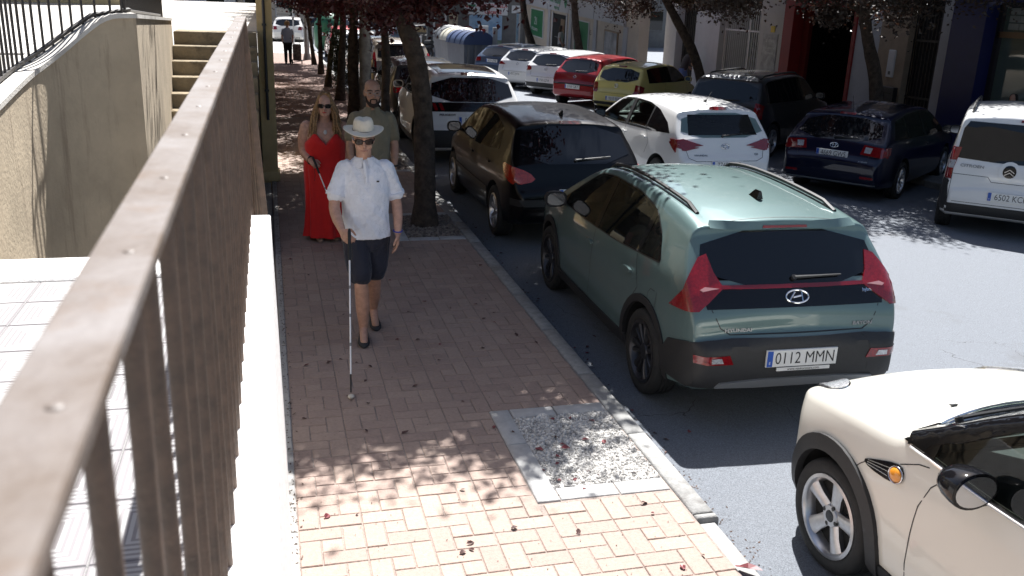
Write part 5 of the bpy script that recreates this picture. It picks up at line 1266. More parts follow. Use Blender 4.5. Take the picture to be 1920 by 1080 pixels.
MB().box(-3.35, -2.9, -.05, 0, -.3, 1.3).build('display_panel', M('display_red', (.22, .06, .05), .5, var=.5, vs=2.), au)
# ---- blocks closing the far end of the street
def block(name, label, x0, x1, y, z1, mat, nwin, zw=(1.0, 3.9, 6.6), face='-y', dark=False):
    t = thing(name, label, 'building', ((x0 + x1) / 2, y, ZR)); cx = (x0 + x1) / 2
    MB().box(x0 - cx, x1 - cx, 0, 6, -.5, z1).build('wall', mat, t)
    for k in range(nwin):
        xx = x0 - cx + (x1 - x0) * (k + .5) / nwin
        for zz in zw:
            wn = MB().box(xx - .7, xx + .7, -.05, .0, zz, zz + 1.5).build('window', m_grille if not dark else m_gray, t); MB().box(xx - .62, xx + .62, -.056, -.051, zz + .08, zz + 1.42).build('pane', m_gdark, wn)
    return t
block('house_row', 'beige house far down the street behind the recycling bins', -2, 9.4, 74, 10, m_cream, 5)
block('house_row', 'white house at the far end above the forecourt', -16, -2.1, 72, 9, m_white, 5)
block('house_row', 'grey shop building far right behind the driving school', 9.5, 30, 66, 10, m_gray, 6, dark=True)
lb = thing('apartment_block', 'unseen taupe apartment block with rows of windows behind the upper terrace', 'building', (-15, 5, 0))  # known from a reflection; added out of view to cut sky light
MB().box(-8, 0, -36, 40, -.5, 16).build('wall', M('block_taupe', (.26, .235, .205), .85, var=.1, vs=.6), lb)
for k in range(18):
    for zz in (3.4, 6.4, 9.4):
        wn = MB().box(0, .05, -34 + k * 4.1, -32.5 + k * 4.1, zz, zz + 1.5).build('window', m_grille, lb); MB().box(.051, .056, -33.92 + k * 4.1, -32.58 + k * 4.1, zz + .08, zz + 1.42).build('pane', m_gdark, wn)
# ================================================================ STREET FURNITURE
m_bin = M('bin_grey', (.13, .135, .145), .5, var=.1, vs=8.)
def container(label, lidc, loc, rz):
    t = thing('recycling_bin', label, 'bin', loc, rz, 'recycling bins at the kerb')
    w2, d2 = .92, .62
    g = MB(); g.rings([[(-w2 * s_, -d2 * s_, z), (w2 * s_, -d2 * s_, z), (w2 * s_, d2 * s_, z), (-w2 * s_, d2 * s_, z)] for s_, z in ((.86, .12), (.90, .2), (1., 1.22))]); g.build('body', M('bin_body_' + lidc[0], lidc[2], .5, var=.1), t)
    for k in range(4):
        for sx in (-1, 1): MB().box(-w2 - .03 if sx < 0 else w2 - .06, -w2 + .06 if sx < 0 else w2 + .03, -.48 + k * .29, -.40 + k * .29, .25, 1.2).build('rib', m_bin, t)
    g = MB(); rr = []
    for k in range(13):
        q = math.pi * k / 12; rr.append([(x, -math.cos(q) * (d2 + .05), 1.22 + math.sin(q) * .52) for x in (-w2 - .04, -w2 - .02, -.35, -.33, .33, .35, w2 + .02, w2 + .04)] )
    V = [p for r_ in rr for p in r_]; g.add(V, [(i * 8 + j, i * 8 + j + 1, i * 8 + 9 + j, i * 8 + 8 + j) for i in range(12) for j in range(7)])
    g.add([r_[0] for r_ in rr], [tuple(range(13))]); g.add([r_[7] for r_ in rr], [tuple(range(12, -1, -1))])
    lid = g.build('lid', M('bin_lid_' + lidc[0], lidc[1], .4), t, 40)
    for x in (-.6, 0, .6):
        g = MB(); g.tube([(x, -math.cos(math.pi * k / 12) * (d2 + .055), 1.225 + math.sin(math.pi * k / 12) * .525) for k in range(13)], .02, 6); g.build('lid_rib', MATS['bin_lid_' + lidc[0]], lid, 50)
    for sx in (-1, 1):
        for sy in (-1, 1): g = MB(); g.lathe([(.09, -.03), (.09, .03)], 14, 'x', (sx * .7, sy * .4, .09)); g.build('wheel', m_rub, t, 40)
    return t
zb_ = zroad(7.9)
container('blue lidded recycling bin beside the steel blue car', ('blue', (.04, .06, .13), (.10, .11, .13)), (7.75, 36.2, zb_), R(100))
container('yellow topped recycling bin between the grey and blue bins', ('yellow', (.55, .52, .42), (.17, .175, .18)), (7.85, 38.4, zb_), R(98))
container('grey lidded waste bin farthest of the three bins', ('grey', (.15, .155, .16), (.15, .155, .165)), (7.95, 40.5, zb_), R(98))
g = MB()
bc = thing('bottle_bank', 'green dome bottle bank behind the far tree trunks', 'bin', (3.0, 47.5, ZR))
g = MB(); g.lathe([(.55, .1), (.72, .3), (.75, 1.0), (.70, 1.4), (.5, 1.75), (.2, 1.92), (.02, 1.95)], 24); g.build('dome', M('bottle_green', (.012, .12, .06), .45), bc, 40)
g = MB(); g.lathe([(.13, .70), (.13, .735)], 16, 'y', (0, -1.46, 1.3)); g.build('slot', m_ink, bc)
def pole(name, label, cat, loc, h, r, mat, lean=0.):
    t = thing(name, label, cat, loc); g = MB(); g.tube([(0, 0, 0), (lean, 0, h)], [r, r * .7], 14); g.build('shaft', mat, t, 60); g = MB(); g.lathe([(r * 1.5, 0), (r * 1.5, .05), (r * 1.05, .25)], 16); g.build('base', mat, t, 50); return t
m_pole = M('concrete_pole', (.20, .195, .185), .85, var=.25, vs=8., bump=.4, bs=30., dirt=(.10, .095, .09), ds=3.)
t = pole('lamp_post', 'grey concrete lamp post standing among the tree trunks', 'lamp post', (2.07, 20.6, 0), 7.5, .135, m_pole)
g = MB(); g.tube([(0, 0, 7.4), (.5, 0, 7.8), (1.4, 0, 7.95)], .04, 8); g.build('arm', m_pole, t, 60); g = MB(); g.ell((1.6, 0, 7.92), (.32, .14, .08)); g.build('lamp_head', m_silv, t, 60)
t = pole('sign_post', 'grey metal post with blue street sign far along pavement', 'post', (1.60, 40.0, 0), 3.2, .11, m_silv)
MB().box(-.33, -.02, -.14, -.12, 2.15, 2.32, bev=.008).build('blue_sign', M('sign_blue', (.03, .09, .5), .4), t); MB().box(-.30, -.16, -.144, -.141, 2.19, 2.28).build('arrow', m_grille, t)
t = pole('road_sign_post', 'thin white road sign post beyond the walking woman', 'post', (1.30, 48.0, 0), 2.7, .035, m_grille)
g = MB(); g.lathe([(.3, -.03), (.3, -.02)], 24, 'y', (0, -.02, 2.75)); g.build('sign_disc', m_silv, t)
for k in range(3):
    t = thing('bollard', ('first', 'second', 'third')[k] + ' thin grey bollard from the left on the forecourt edge', 'bollard', (1.9 + k * .55, 50 + k * 2.5, 0), group='bollards on the forecourt'); g = MB(); g.tube([(0, 0, 0), (0, 0, .9)], .045, 10); g.build('post', m_silv, t, 60); g = MB(); g.ell((0, 0, .9), (.05, .05, .04)); g.build('cap', m_silv, t, 60)
t = pole('metal_post', 'grey square post in front of the blue bin', 'post', (8.55, 35.35, zroad(8.5)), 1.9, .05, m_silv)
MB().box(-.09, .09, -.05, .05, 1.25, 1.9, bev=.01).build('box', m_silv, t)
t = thing('price_sign', 'small white sign with red mark on a foot behind the blue bin', 'sign', (10.4, 45.5, ZS + .3)); MB().box(-.25, .25, -.02, .02, .55, 1.35, bev=.01).build('panel', m_grille, t); MB().box(-.1, .1, -.024, -.021, .8, 1.2).build('red_mark', m_redw, t); g = MB(); g.tube([(0, 0, 0), (0, 0, .6)], .04, 8); g.build('foot', m_grille, t)
t = thing('light_board', 'narrow upright white advertising board at the shop corner', 'sign', (13.2, 49.3, ZS + .55)); MB().box(-.04, .04, -.3, .3, .1, 1.8, bev=.01).build('frame', m_grille, t); MB().box(-.046, -.041, -.24, .24, .2, 1.7).build('panel', M('board_blue', (.25, .38, .5), .5, var=.4, vs=2.), t)
# parked motor scooter: white front beside bins
t = thing('scooter', 'small white and dark scooter parked left of the bins', 'scooter', (7.6, 46.2, zroad(7.6)), R(20))
for yy in (-.6, .6): g = MB(); g.lathe([(.13, -.05), (.22, -.06), (.25, 0), (.22, .06), (.13, .05)], 18, 'x', (0, yy, .25), close=True); g.build('wheel', m_rub, t, 40)
g = MB(); g.tube([(0, .62, .3), (0, .50, .7), (0, .42, 1.05)], [.06, .11, .06], 8); g.build('front_shield', p_wht, t, 50)
g = MB(); g.tube([(0, .45, .35), (0, 0, .32), (0, -.3, .5), (0, -.75, .62)], [.1, .12, .17, .1], 8); g.build('body', m_plast, t, 50)
g = MB(); g.tube([(0, -.1, .75), (0, -.7, .80)], [.13, .11], 8); g.build('seat', m_plast, t, 50); g = MB(); g.tube([(-.3, .36, 1.08), (.3, .36, 1.08)], .02, 6); g.build('handlebar', m_plast, t)
# ================================================================ TREES (purple leaf plums along the kerb)
m_bark = M('bark', (.065, .048, .037), .95, var=.5, vs=11., bump=2.2, bs=38., dirt=(.05, .06, .035), ds=3., dthr=.62)
def leaf_mat(name, c, c2):
    m = M(name, c, .45, var=0., c2=c2, vs=1.3); b = m.node_tree.nodes['Principled BSDF']
    l = m.node_tree.links; n = m.node_tree.nodes
    tr = n.new('ShaderNodeBsdfTranslucent'); tr.inputs[0].default_value = (c2[0] * 2.2, c2[1] * 1.2, c2[2], 1)
    mx = n.new('ShaderNodeMixShader'); mx.inputs[0].default_value = .18; o = n['Material Output']
    l.new(b.outputs[0], mx.inputs[1]); l.new(tr.outputs[0], mx.inputs[2]); l.new(mx.outputs[0], o.inputs['Surface']); return m
m_leaf = leaf_mat('plum_leaf', (.030, .010, .012), (.085, .022, .024))
m_leafd = leaf_mat('dark_leaf', (.022, .016, .013), (.05, .035, .022))
m_ivy = leaf_mat('ivy_leaf', (.02, .035, .012), (.04, .07, .02))
def branch_tree(t, base_pts, base_r, seed, cr, cc, nleaf, leaf, mat, nb=7, lsize=.072, drop=.35, flat=.75, nclump=70):
    """t: root empty; base_pts: trunk points in local coordinates; crown = many clumps of leaf quads within an ellipsoid cc, cr"""
    rs = random.Random(seed)
    g = MB(); P = [Vector(p) for p in base_pts]
    PP = chaikin(P, 2, False); n = len(PP)
    g.tube(PP, [(base_r * (1.25 - .55 * (i / (n - 1)) ** .6) + rs.uniform(-.008, .008)) if i > 2 else base_r * (1.5 - .1 * i) for i in range(n)], 12)
    tips = []
    top = PP[-1]
    C = Vector(cc)
    for k in range(nb):
        q = 2 * math.pi * (k + rs.random() * .6) / nb; s0 = PP[-1 - (k % 3)]
        e = C + Vector((cr[0] * .62 * math.cos(q), cr[1] * .62 * math.sin(q), cr[2] * rs.uniform(-.25, .45)))
        m1 = s0.lerp(e, .45) + Vector((rs.uniform(-.2, .2), rs.uniform(-.2, .2), rs.uniform(.1, .45)))
        g.tube(chaikin([s0, s0.lerp(m1, .5), m1, e], 1, False), [base_r * .52 * (1 - .8 * i / 6) for i in range(6)] if False else [base_r * (.50 - .42 * i / 6) for i in range(len(chaikin([s0, s0, m1, e], 1, False)))], 7)
        tips += [m1, e]
        for j in range(3):
            e2 = e + Vector((rs.uniform(-1, 1) * cr[0] * .4, rs.uniform(-1, 1) * cr[1] * .4, rs.uniform(-.6, .5) * cr[2])); g.tube([m1.lerp(e, .5), e.lerp(e2, .4), e2], [base_r * .16, base_r * .12, base_r * .05], 5)
    g.build('trunk', m_bark, t, 60)
    # leaf clumps
    V = []; F = []
    cl = []
    while len(cl) < nclump:
        p = Vector((rs.uniform(-1, 1), rs.uniform(-1, 1), rs.uniform(-1, 1)))
        if p.length > 1 or p.length < .25: continue
        if p.z < -.3 and rs.random() < drop: continue
        cl.append((C + Vector((p.x * cr[0], p.y * cr[1], p.z * cr[2])), rs.uniform(.35, .75)))
    per = nleaf // nclump
    for c0, s0 in cl:
        for k in range(per):
            d = Vector((rs.gauss(0, 1), rs.gauss(0, 1), rs.gauss(0, .8))); p = c0 + d * (s0 * .42)
            a = Vector((rs.uniform(-1, 1), rs.uniform(-1, 1), rs.uniform(-.8, .3))).normalized(); b = a.cross(Vector((rs.uniform(-1, 1), rs.uniform(-1, 1), rs.uniform(-1, 1)))).normalized()
            s_ = lsize * rs.uniform(.7, 1.35); wv = b * s_ * .33; nn = a.cross(b) * s_ * .12; o0 = len(V)
            V += [p, p + a * s_ * .5 + wv + nn, p + a * s_, p + a * s_ * .5 - wv + nn]; F += [(o0, o0 + 1, o0 + 2), (o0, o0 + 2, o0 + 3)]
    me = bpy.data.meshes.new('crown'); me.from_pydata(V, [], F); me.materials.append(mat); link('crown', me, t)
def tree(label, loc, pts, r, seed, cr, cc, nleaf=26000, mat=None, group='trees along the left kerb', **k):
    t = thing('plum_tree', label, 'tree', loc, 0, group); branch_tree(t, pts, r, seed, cr, cc, nleaf, None, mat or m_leaf, **k); return t
tree('thick leaning trunk nearest the camera with dark purple crown', (1.775, 10.72, -.02), [(0, 0, 0), (0, 0, .8), (-.03, 0, 1.5), (-.10, -.02, 1.95), (-.24, -.05, 2.35), (-.42, -.1, 2.75), (-.5, -.2, 3.1)], .122, 3, (1.95, 3.6, 1.8), (.2, .50, 4.42), 240000, nclump=330, lsize=.075, drop=.0)
tree('thin forked trunk beside the bald man', (1.80, 15.0, 0), [(0, 0, 0), (.02, 0, 1.0), (.05, 0, 1.7), (.0, 0, 2.3), (-.1, 0, 2.9)], .075, 4, (2.3, 2.9, 1.7), (.45, .2, 4.0), 80000, drop=.1)
tree('dark trunk between the woman in red and the lamp post', (1.85, 20.9, 0), [(0, 0, 0), (-.03, 0, 1.2), (0, .0, 2.0), (.05, 0, 2.8)], .12, 5, (2.4, 2.9, 1.6), (0, .2, 3.8), 60000, drop=.1)
tree('slender leaning trunk left of the lamp post', (1.80, 24.6, 0), [(0, 0, 0), (.08, 0, 1.2), (.12, 0, 2.0), (.10, 0, 2.7)], .10, 6, (2.3, 2.5, 1.3), (0, .2, 3.7), 46000)
tree('slender trunk with ivy tufts behind the woman in red', (1.72, 28.3, 0), [(0, 0, 0), (.1, 0, 1.0), (.3, 0, 1.9), (.4, 0, 2.6)], .085, 7, (2.3, 2.4, 1.3), (.2, .2, 3.6), 40000)
tree('thin trunk second from the far end of the row', (1.77, 32.8, 0), [(0, 0, 0), (.0, 0, 1.2), (-.03, 0, 2.6)], .085, 8, (2.2, 2.4, 1.3), (0, .2, 3.6), 36000)
tree('thin curved trunk farthest in the left row', (1.76, 37.3, 0), [(0, 0, 0), (-.1, 0, .9), (-.2, 0, 1.8), (-.3, 0, 2.6)], .08, 9, (2.1, 2.3, 1.3), (-.2, .2, 3.6), 36000)
RG = 'trees along the right footway'
tree('forked dark tree in front of the barred door on the right', (12.1, 16.2, ZS), [(0, 0, 0), (-.12, 0, .9), (-.25, .05, 1.7), (-.5, .1, 2.3), (-.7, .1, 2.9)], .15, 11, (3.6, 3.9, 1.9), (-1.4, .3, 4.4), 130000, m_leafd, RG, drop=.1, nclump=150)
tree('leaning dark trunk between yellow car and white gate', (12.0, 23.9, ZS), [(0, 0, 0), (-.15, .0, .8), (-.45, .15, 1.7), (-.95, .35, 2.5), (-1.3, .5, 3.1)], .15, 12, (3.5, 3.8, 1.7), (-1.3, .5, 4.4), 100000, m_leafd, RG, drop=.1, nclump=140)
tree('ivy clad trunk in front of the supermarket window', (11.9, 34.6, ZS), [(0, 0, 0), (-.1, 0, 1.0), (-.3, .1, 2.0), (-.4, .2, 3.0)], .17, 13, (2.9, 3.0, 1.5), (-.4, .2, 4.6), 50000, m_leafd, RG)
tree('ivy clad trunk in front of the supermarket door', (11.9, 41.2, ZS + .15), [(0, 0, 0), (-.15, 0, .8), (-.5, .1, 1.7), (-.7, .2, 3.0)], .18, 14, (2.9, 3.0, 1.5), (-.5, .2, 4.6), 50000, m_leafd, RG)
tree('lone tree far left of the recycling bins', (7.4, 50.5, zroad(7.4)), [(0, 0, 0), (.05, 0, 1.2), (-.2, 0, 2.4), (-.3, 0, 3.0)], .16, 15, (2.7, 2.7, 1.5), (-.2, 0, 4.2), 36000, m_leaf, 'trees far down the street')
# low green shoots at the foot of a trunk, and ivy tufts
sh_ = thing('shrub', 'green leafy shoots at the foot of the ivy trunk in the row', 'shrub', (2.0, 27.6, 0)); rs = random.Random(5); V = []; F = []
for k in range(2600):
    z = rs.random() ** .8 * 1.7; p = Vector((rs.gauss(0, .13), rs.gauss(0, .13), z)); a = Vector((rs.uniform(-1, 1), rs.uniform(-1, 1), rs.uniform(-1, .5))).normalized(); b = a.orthogonal().normalized(); s_ = .06; o0 = len(V)
    V += [p, p + a * s_ * .5 + b * s_ * .3, p + a * s_, p + a * s_ * .5 - b * s_ * .3]; F += [(o0, o0 + 1, o0 + 2), (o0, o0 + 2, o0 + 3)]
me = bpy.data.meshes.new('foliage'); me.from_pydata(V, [], F); me.materials.append(m_ivy); link('foliage', me, sh_)
for k in range(4): g = MB(); g.tube([(0, 0, 0), (rs.uniform(-.1, .1), rs.uniform(-.1, .1), 1.4)], .012, 5); g.build('stem', m_bark, sh_)
# fallen leaves
m_fall = M('fallen_leaf', (.16, .03, .035), .5, var=.3, vs=3.); m_falld = M('fallen_leaf_dry', (.07, .03, .025), .7, var=.3, vs=3.)
lm = []
for k in range(4):
    g = MB(); n = 7; a = [(.0, -.03, .0), (.014, -.016, .004), (.017, .004, .007), (.009, .024, .004), (0, .034, .008), (-.009, .024, .005), (-.017, .004, .009), (-.013, -.016, .005)]
    g.add([(x * rnd(.8, 1.3), y * rnd(.8, 1.2), z * rnd(.5, 2.2)) for x, y, z in a] + [(0, 0, .001)], [(i, (i + 1) % 8, 8) for i in range(8)]); lm.append((g.mesh('fallen_leaf', m_fall), g.mesh('fallen_leaf', m_falld)))
rs = random.Random(21)
def drop_leaf(x, y, z, s_, dry, label, group):
    o = link('fallen_leaf', rs.choice(lm)[1 if dry else 0], None, (x, y, z)); o.rotation_euler = (rs.uniform(-.3, .3), rs.uniform(-.3, .3), rs.uniform(0, 6.3)); o.scale = (s_, s_, s_); tag(o, label, 'leaf', group)
for k in range(80):
    y = 3.3 + rs.random() ** 1.5 * 9; x = rs.uniform(.12, 2.08)
    drop_leaf(x, y, .004, rs.uniform(.35, .8), rs.random() < .7, 'small dark red leaf fallen on the brick pavement', 'leaves on the pavement')
for k in range(44):
    y = 4.4 + rs.random() * 8; x = 2.31 + abs(rs.gauss(0, .16)); drop_leaf(x, y, ZR + .003, rs.uniform(.35, .8), rs.random() < .7, 'small dark red leaf fallen in the gutter along the kerb', 'leaves in the gutter')
for k in range(12): drop_leaf(rs.uniform(1.5, 2.05), rs.uniform(4.4, 5.25), .010, rs.uniform(.5, 1.0), False, 'red leaf fallen on the pale gravel of the near tree pit', 'leaves on the gravel')
for k in range(10): drop_leaf(rs.uniform(-1.2, -.6), rs.uniform(2.6, 4.3), ZF + .004, rs.uniform(.5, .9), False, 'red leaf fallen on the pale tiles', 'leaves on the tiles')
rs = random.Random(77); V = []; F = []
for k in range(5200):
    if k < 2600: p = Vector((2.295 + abs(rs.gauss(0, .075)), rs.uniform(2.5, 20), ZR + .002))
    elif k < 3500: p = Vector((.01 + abs(rs.gauss(0, .03)), rs.uniform(2.5, 16), .005))
    else: p = Vector((rs.uniform(.05, 2.08), rs.uniform(3, 16), .003))
    q = rs.uniform(0, 6.28); s_ = rs.uniform(.003, .011) * (1 if k < 3500 else .6); a = Vector((math.cos(q), math.sin(q), rs.uniform(-.1, .35))) * s_; b = Vector((-math.sin(q), math.cos(q), rs.uniform(-.1, .3))) * s_ * .55; o0 = len(V)
    V += [p - a, p + b, p + a + Vector((0, 0, s_ * .3)), p - b]; F += [(o0, o0 + 1, o0 + 2, o0 + 3)]
me = bpy.data.meshes.new('leaf_litter'); me.from_pydata(V, [], F); me.materials.append(M('litter', (.075, .045, .032), .9, var=.6, vs=9.)); o = link('leaf_litter', me); tag(o, 'fine brown leaf litter strewn along kerb and wall', 'litter', kind='stuff')
drop_leaf(2.2, 3.42, .006, 2.0, False, 'largest red leaf, lying on the kerb at the bottom edge', None)
# ================================================================ PEOPLE
from mathutils import noise as mnoise
def skin_mat(name, c):
    m = M(name, c, .5, var=.16, vs=26., bump=.15, bs=220.); b = m.node_tree.nodes['Principled BSDF']
    b.inputs['Subsurface Weight'].default_value = .12; b.inputs['Subsurface Radius'].default_value = (.01, .004, .002); return m
m_skin = skin_mat('skin_light', (.50, .29, .21)); m_skin2 = skin_mat('skin_fair', (.52, .30, .225)); m_skin3 = skin_mat('skin_tan', (.40, .225, .155))
def cloth(name, c, rough=.85, bs=26., bump=.5): 
    m = M('cloth_' + name, c, rough, var=.07, vs=9.); n = m.node_tree.nodes; l = m.node_tree.links; b = n['Principled BSDF']
    tc = n.new('ShaderNodeTexCoord'); nz = n.new('ShaderNodeTexNoise'); nz.inputs['Scale'].default_value = bs; nz.inputs['Detail'].default_value = 2; nz.inputs['Distortion'].default_value = 1.2
    l.new(tc.outputs['Object'], nz.inputs[0]); bp = n.new('ShaderNodeBump'); bp.inputs['Strength'].default_value = bump; bp.inputs['Distance'].default_value = .012; l.new(nz.outputs[0], bp.inputs['Height'])
    nf = n.new('ShaderNodeTexNoise'); nf.inputs['Scale'].default_value = 700; l.new(tc.outputs['Object'], nf.inputs[0]); bp2 = n.new('ShaderNodeBump'); bp2.inputs['Strength'].default_value = .15; bp2.inputs['Distance'].default_value = .002; l.new(nf.outputs[0], bp2.inputs['Height']); l.new(bp.outputs[0], bp2.inputs['Normal']); l.new(bp2.outputs[0], b.inputs['Normal'])
    b.inputs['Sheen Weight'].default_value = .15; return m
def fuse(mb, name, mat, parent, voxel=.007, it=4, sm=.5, wr=0., fr=(9, 9, 5)):
    """one continuous skin over everything in mb"""
    me = mb.mesh('tmp', mat); o = link('tmp', me)
    r = o.modifiers.new('r', 'REMESH'); r.mode = 'VOXEL'; r.voxel_size = voxel; r.use_smooth_shade = True
    s = o.modifiers.new('s', 'SMOOTH'); s.factor = sm; s.iterations = it
    m2 = evaluated(o, name); bpy.data.objects.remove(o)
    m2.materials.clear(); m2.materials.append(mat)
    if wr:   # soft cloth folds
        n_ = len(m2.vertices); nn = [v.normal.copy() for v in m2.vertices]
        for v, q in zip(m2.vertices, nn):
            p = v.co; a = mnoise.noise(Vector((p.x * fr[0] + p.z * 3, p.y * fr[1], p.z * fr[2]))); b = mnoise.noise(Vector((p.x * fr[0] * 2.3 - p.z * 6, p.y * fr[1] * 2.3, p.z * fr[2] * 2 + 7)))
            v.co = p + q * wr * ((1 - abs(a) * 2.2) * .8 + (1 - abs(b) * 2.2) * .45 - .6)
    m2.shade_smooth(); return link(name, m2, parent)
V3 = lambda *a: Vector(a)
def ering(c, rx, ry, n=24, p=2., ax=(1, 0, 0), ay=(0, 1, 0), mod=None):
    ax = Vector(ax); ay = Vector(ay); c = Vector(c); out = []
    for k in range(n):
        q = 2 * math.pi * k / n; cs, sn = math.cos(q), math.sin(q)
        m_ = mod(q) if mod else 1.
        out.append(c + ax * (rx * m_ * math.copysign(abs(cs) ** (2 / p), cs)) + ay * (ry * m_ * math.copysign(abs(sn) ** (2 / p), sn)))
    return out
def head_mb(g, c, yaw=0., pitch=0., s=1., fat=1., jaw=1.):
    """face towards -y; eyes at c; s = scale (1 gives a 23 cm head)"""
    rot = Euler((pitch, 0, yaw)).to_matrix(); c = Vector(c)
    prof = [(-.112, .030, .034, -.052), (-.106, .044, .050, -.040), (-.085, .055, .066, -.022), (-.055, .063 * fat, .082, -.006), (-.02, .068 * fat, .090, .004), (.02, .073, .096, .008), (.055, .074, .097, .010), (.085, .066, .086, .012), (.105, .048, .064, .014), (.118, .022, .032, .015)]
    rr = []
    for z, rx, ry, oy in prof:
        if z < -.04: rx *= jaw
        rr.append([c + rot @ (v * s) for v in ering((0, oy, z), rx, ry, 28, 2.15)])
    g.rings(rr)
    def P(x, y, z): return c + rot @ (Vector((x, y, z)) * s)
    g.tube([P(0, -.088, .022), P(0, -.098, .0), P(0, -.112, -.024), P(0, -.100, -.036)], [.008 * s, .010 * s, .0145 * s, .010 * s], 10, round_=True)
    for sx in (-1, 1):
        g.ell(P(.012 * sx, -.098, -.033), (.009 * s, .009 * s, .007 * s), 10, 6)
        g.ell(P(.076 * sx, .012, -.005), (.011 * s, .022 * s, .034 * s), 12, 8)
        g.tube([P(.012 * sx, -.088, .028), P(.035 * sx, -.086, .034), P(.058 * sx, -.066, .028)], .0095 * s, 8, round_=True)
        g.ell(P(.042 * sx, -.062, -.035), (.022 * s, .022 * s, .022 * s), 10, 8)
        g.ell(P(.032 * sx, -.078, .006), (.013 * s, .010 * s, .009 * s), 10, 6)
    g.tube([P(-.022, -.084, -.062), P(0, -.094, -.0605), P(.022, -.084, -.062)], [.005 * s, .0075 * s, .005 * s], 8, round_=True)
    g.tube([P(-.020, -.082, -.071), P(0, -.090, -.0725), P(.020, -.082, -.071)], [.005 * s, .008 * s, .005 * s], 8, round_=True)
    g.ell(P(0, -.074, -.100), (.022 * s, .018 * s, .014 * s), 10, 8)
    return P
def hand_mb(g, wr, d, pn, side, curl=.45, s=1., thumb=.9):
    """wr wrist, d direction of the fingers, pn palm normal (side the fingers curl to), side = vector to the thumb"""
    wr = Vector(wr); d = Vector(d).normalized(); pn = (Vector(pn) - d * Vector(pn).dot(d)).normalized(); sd = d.cross(pn)
    if sd.dot(Vector(side)) < 0: sd = -sd
    rr = []
    for t, w, h in ((-.02, .026, .021), (.01, .030, .018), (.04, .041, .0165), (.075, .043, .0155), (.094, .038, .013)):
        rr.append(ering(wr + d * t * s, w * s, h * s, 16, 2.6, sd, pn))
    g.rings(rr)
    for k, (o, ln) in enumerate(((.030, .074), (.010, .083), (-.011, .077), (-.030, .060))):
        p = wr + d * (.088 - .004 * abs(k - 1)) * s + sd * o * s; dd = d.copy(); pts = [p]; c_ = curl * (1 + .12 * k)
        for j, f in enumerate((.45, .32, .23)):
            dd = (Matrix.Rotation(c_ * (1.0 if j else .75), 3, d.cross(pn)) @ dd); 
            if j == 0 and dd.dot(pn) < d.dot(pn): c_ = -c_; dd = (Matrix.Rotation(2 * c_ * .75, 3, d.cross(pn)) @ dd)
            p = p + dd * ln * f * s; pts.append(p)
        g.tube(pts, [.0092 * s, .0085 * s, .0078 * s, .0065 * s], 10, round_=True)
    p0 = wr + d * .022 * s + sd * .026 * s; p1 = p0 + (d * .55 + sd * .75 + pn * .25).normalized() * .042 * s; p2 = p1 + (d * .9 + sd * (.25 - .3 * thumb) + pn * .35).normalized() * .033 * s; p3 = p2 + (d * .95 + pn * .35 - sd * .15 * thumb).normalized() * .026 * s
    g.tube([p0, p1, p2, p3], [.0145 * s, .0115 * s, .010 * s, .0075 * s], 10, round_=True)
def limb(g, pts, rad, n=16):
    P = chaikin([Vector(p) for p in pts], 1, False); L = [0]
    for a, b in zip(P, P[1:]): L.append(L[-1] + (b - a).length)
    tab = [(i / (len(rad) - 1), r) for i, r in enumerate(rad)]
    g.tube(P, [interp(tab, l / L[-1]) for l in L], n, round_=True)
def shoe(name, an, toe, mat, par, s=1., sole=None):
    an = Vector(an); toe = Vector(toe); d = (toe - an); d.z = 0; d.normalize(); up = V3(0, 0, 1); sd = d.cross(up)
    sl = math.asin(max(-.9, min(.9, ((an.z - .075) - (toe.z - .03)) / .2)))
    g = MB(); rr = []
    heel = toe - d * .215 * s
    for t, w, h in ((-.035, .022, .05), (-.02, .034, .072), (.03, .036, .078), (.09, .038, .066), (.14, .046, .05), (.19, .047, .042), (.225, .040, .034), (.25, .024, .024), (.258, .008, .012)):
        z0 = (an.z - .075) * max(0, 1 - (t + .03) / .19); p = heel + d * t * s; ring = []
        for k in range(16):
            q = 2 * math.pi * k / 16; ring.append(Vector((p.x, p.y, max(0, z0))) + sd * (w * s * math.cos(q)) + up * ((h * .5 + h * .5 * math.sin(q)) * s))
        rr.append(ring)
    g.rings(rr); return g.build(name, mat, par, 60)
def hair_tubes(par, mat, strands, name='hair'):
    g = MB()
    for pts, r in strands: g.tube(chaikin([Vector(p) for p in pts], 2, False), r, 6, round_=False)
    return g.build(name, mat, par, 60)
def finish(root, objs):
    pass
class Rel:
    def __init__(s, base): s.b = Vector(base)
    def __call__(s, x, y, z): return Vector((x, y, z)) - s.b
m_lens = M('sunglass_lens', (.010, .009, .009), .07, spec=.25)
m_lip = M('lips', (.42, .11, .09), .4)
m_shoe = M('shoe_dark', (.018, .018, .020), .6, bump=.2, bs=200.)
def sunglasses(par, P, s=1., w=.145, h=.042, mat=None):
    g = MB()
    for sx in (-1, 1):
        rr = []
        for dx, dy, sc in ((0, 0, .0), (0, -.004, .55), (0, -.002, .9), (0, .004, 1.0), (0, .010, .98)):
            rr.append([P(sx * (w * .25) + w * .225 * sc * math.copysign(abs(math.cos(q)) ** .75, math.cos(q)), -.100 + dy + .9 * (abs(sx * (w * .25) + w * .225 * sc * math.cos(q)) ** 2) / .12 * .45, .004 + h * .5 * sc * math.copysign(abs(math.sin(q)) ** .8, math.sin(q))) for q in [2 * math.pi * k / 20 for k in range(20)]])
        g.rings(rr)
    o = g.build('sunglasses', mat or m_lens, par, 50)
    g = MB(); g.tube([P(-.012, -.101, .010), P(.012, -.101, .010)], .005 * s, 6)
    for sx in (-1, 1): g.tube([P(sx * w * .48, -.078, .012), P(sx * .080, -.03, .012), P(sx * .080, .03, .008)], .005 * s, 6)
    g.build('frame', m_gloss, o, 50); return o
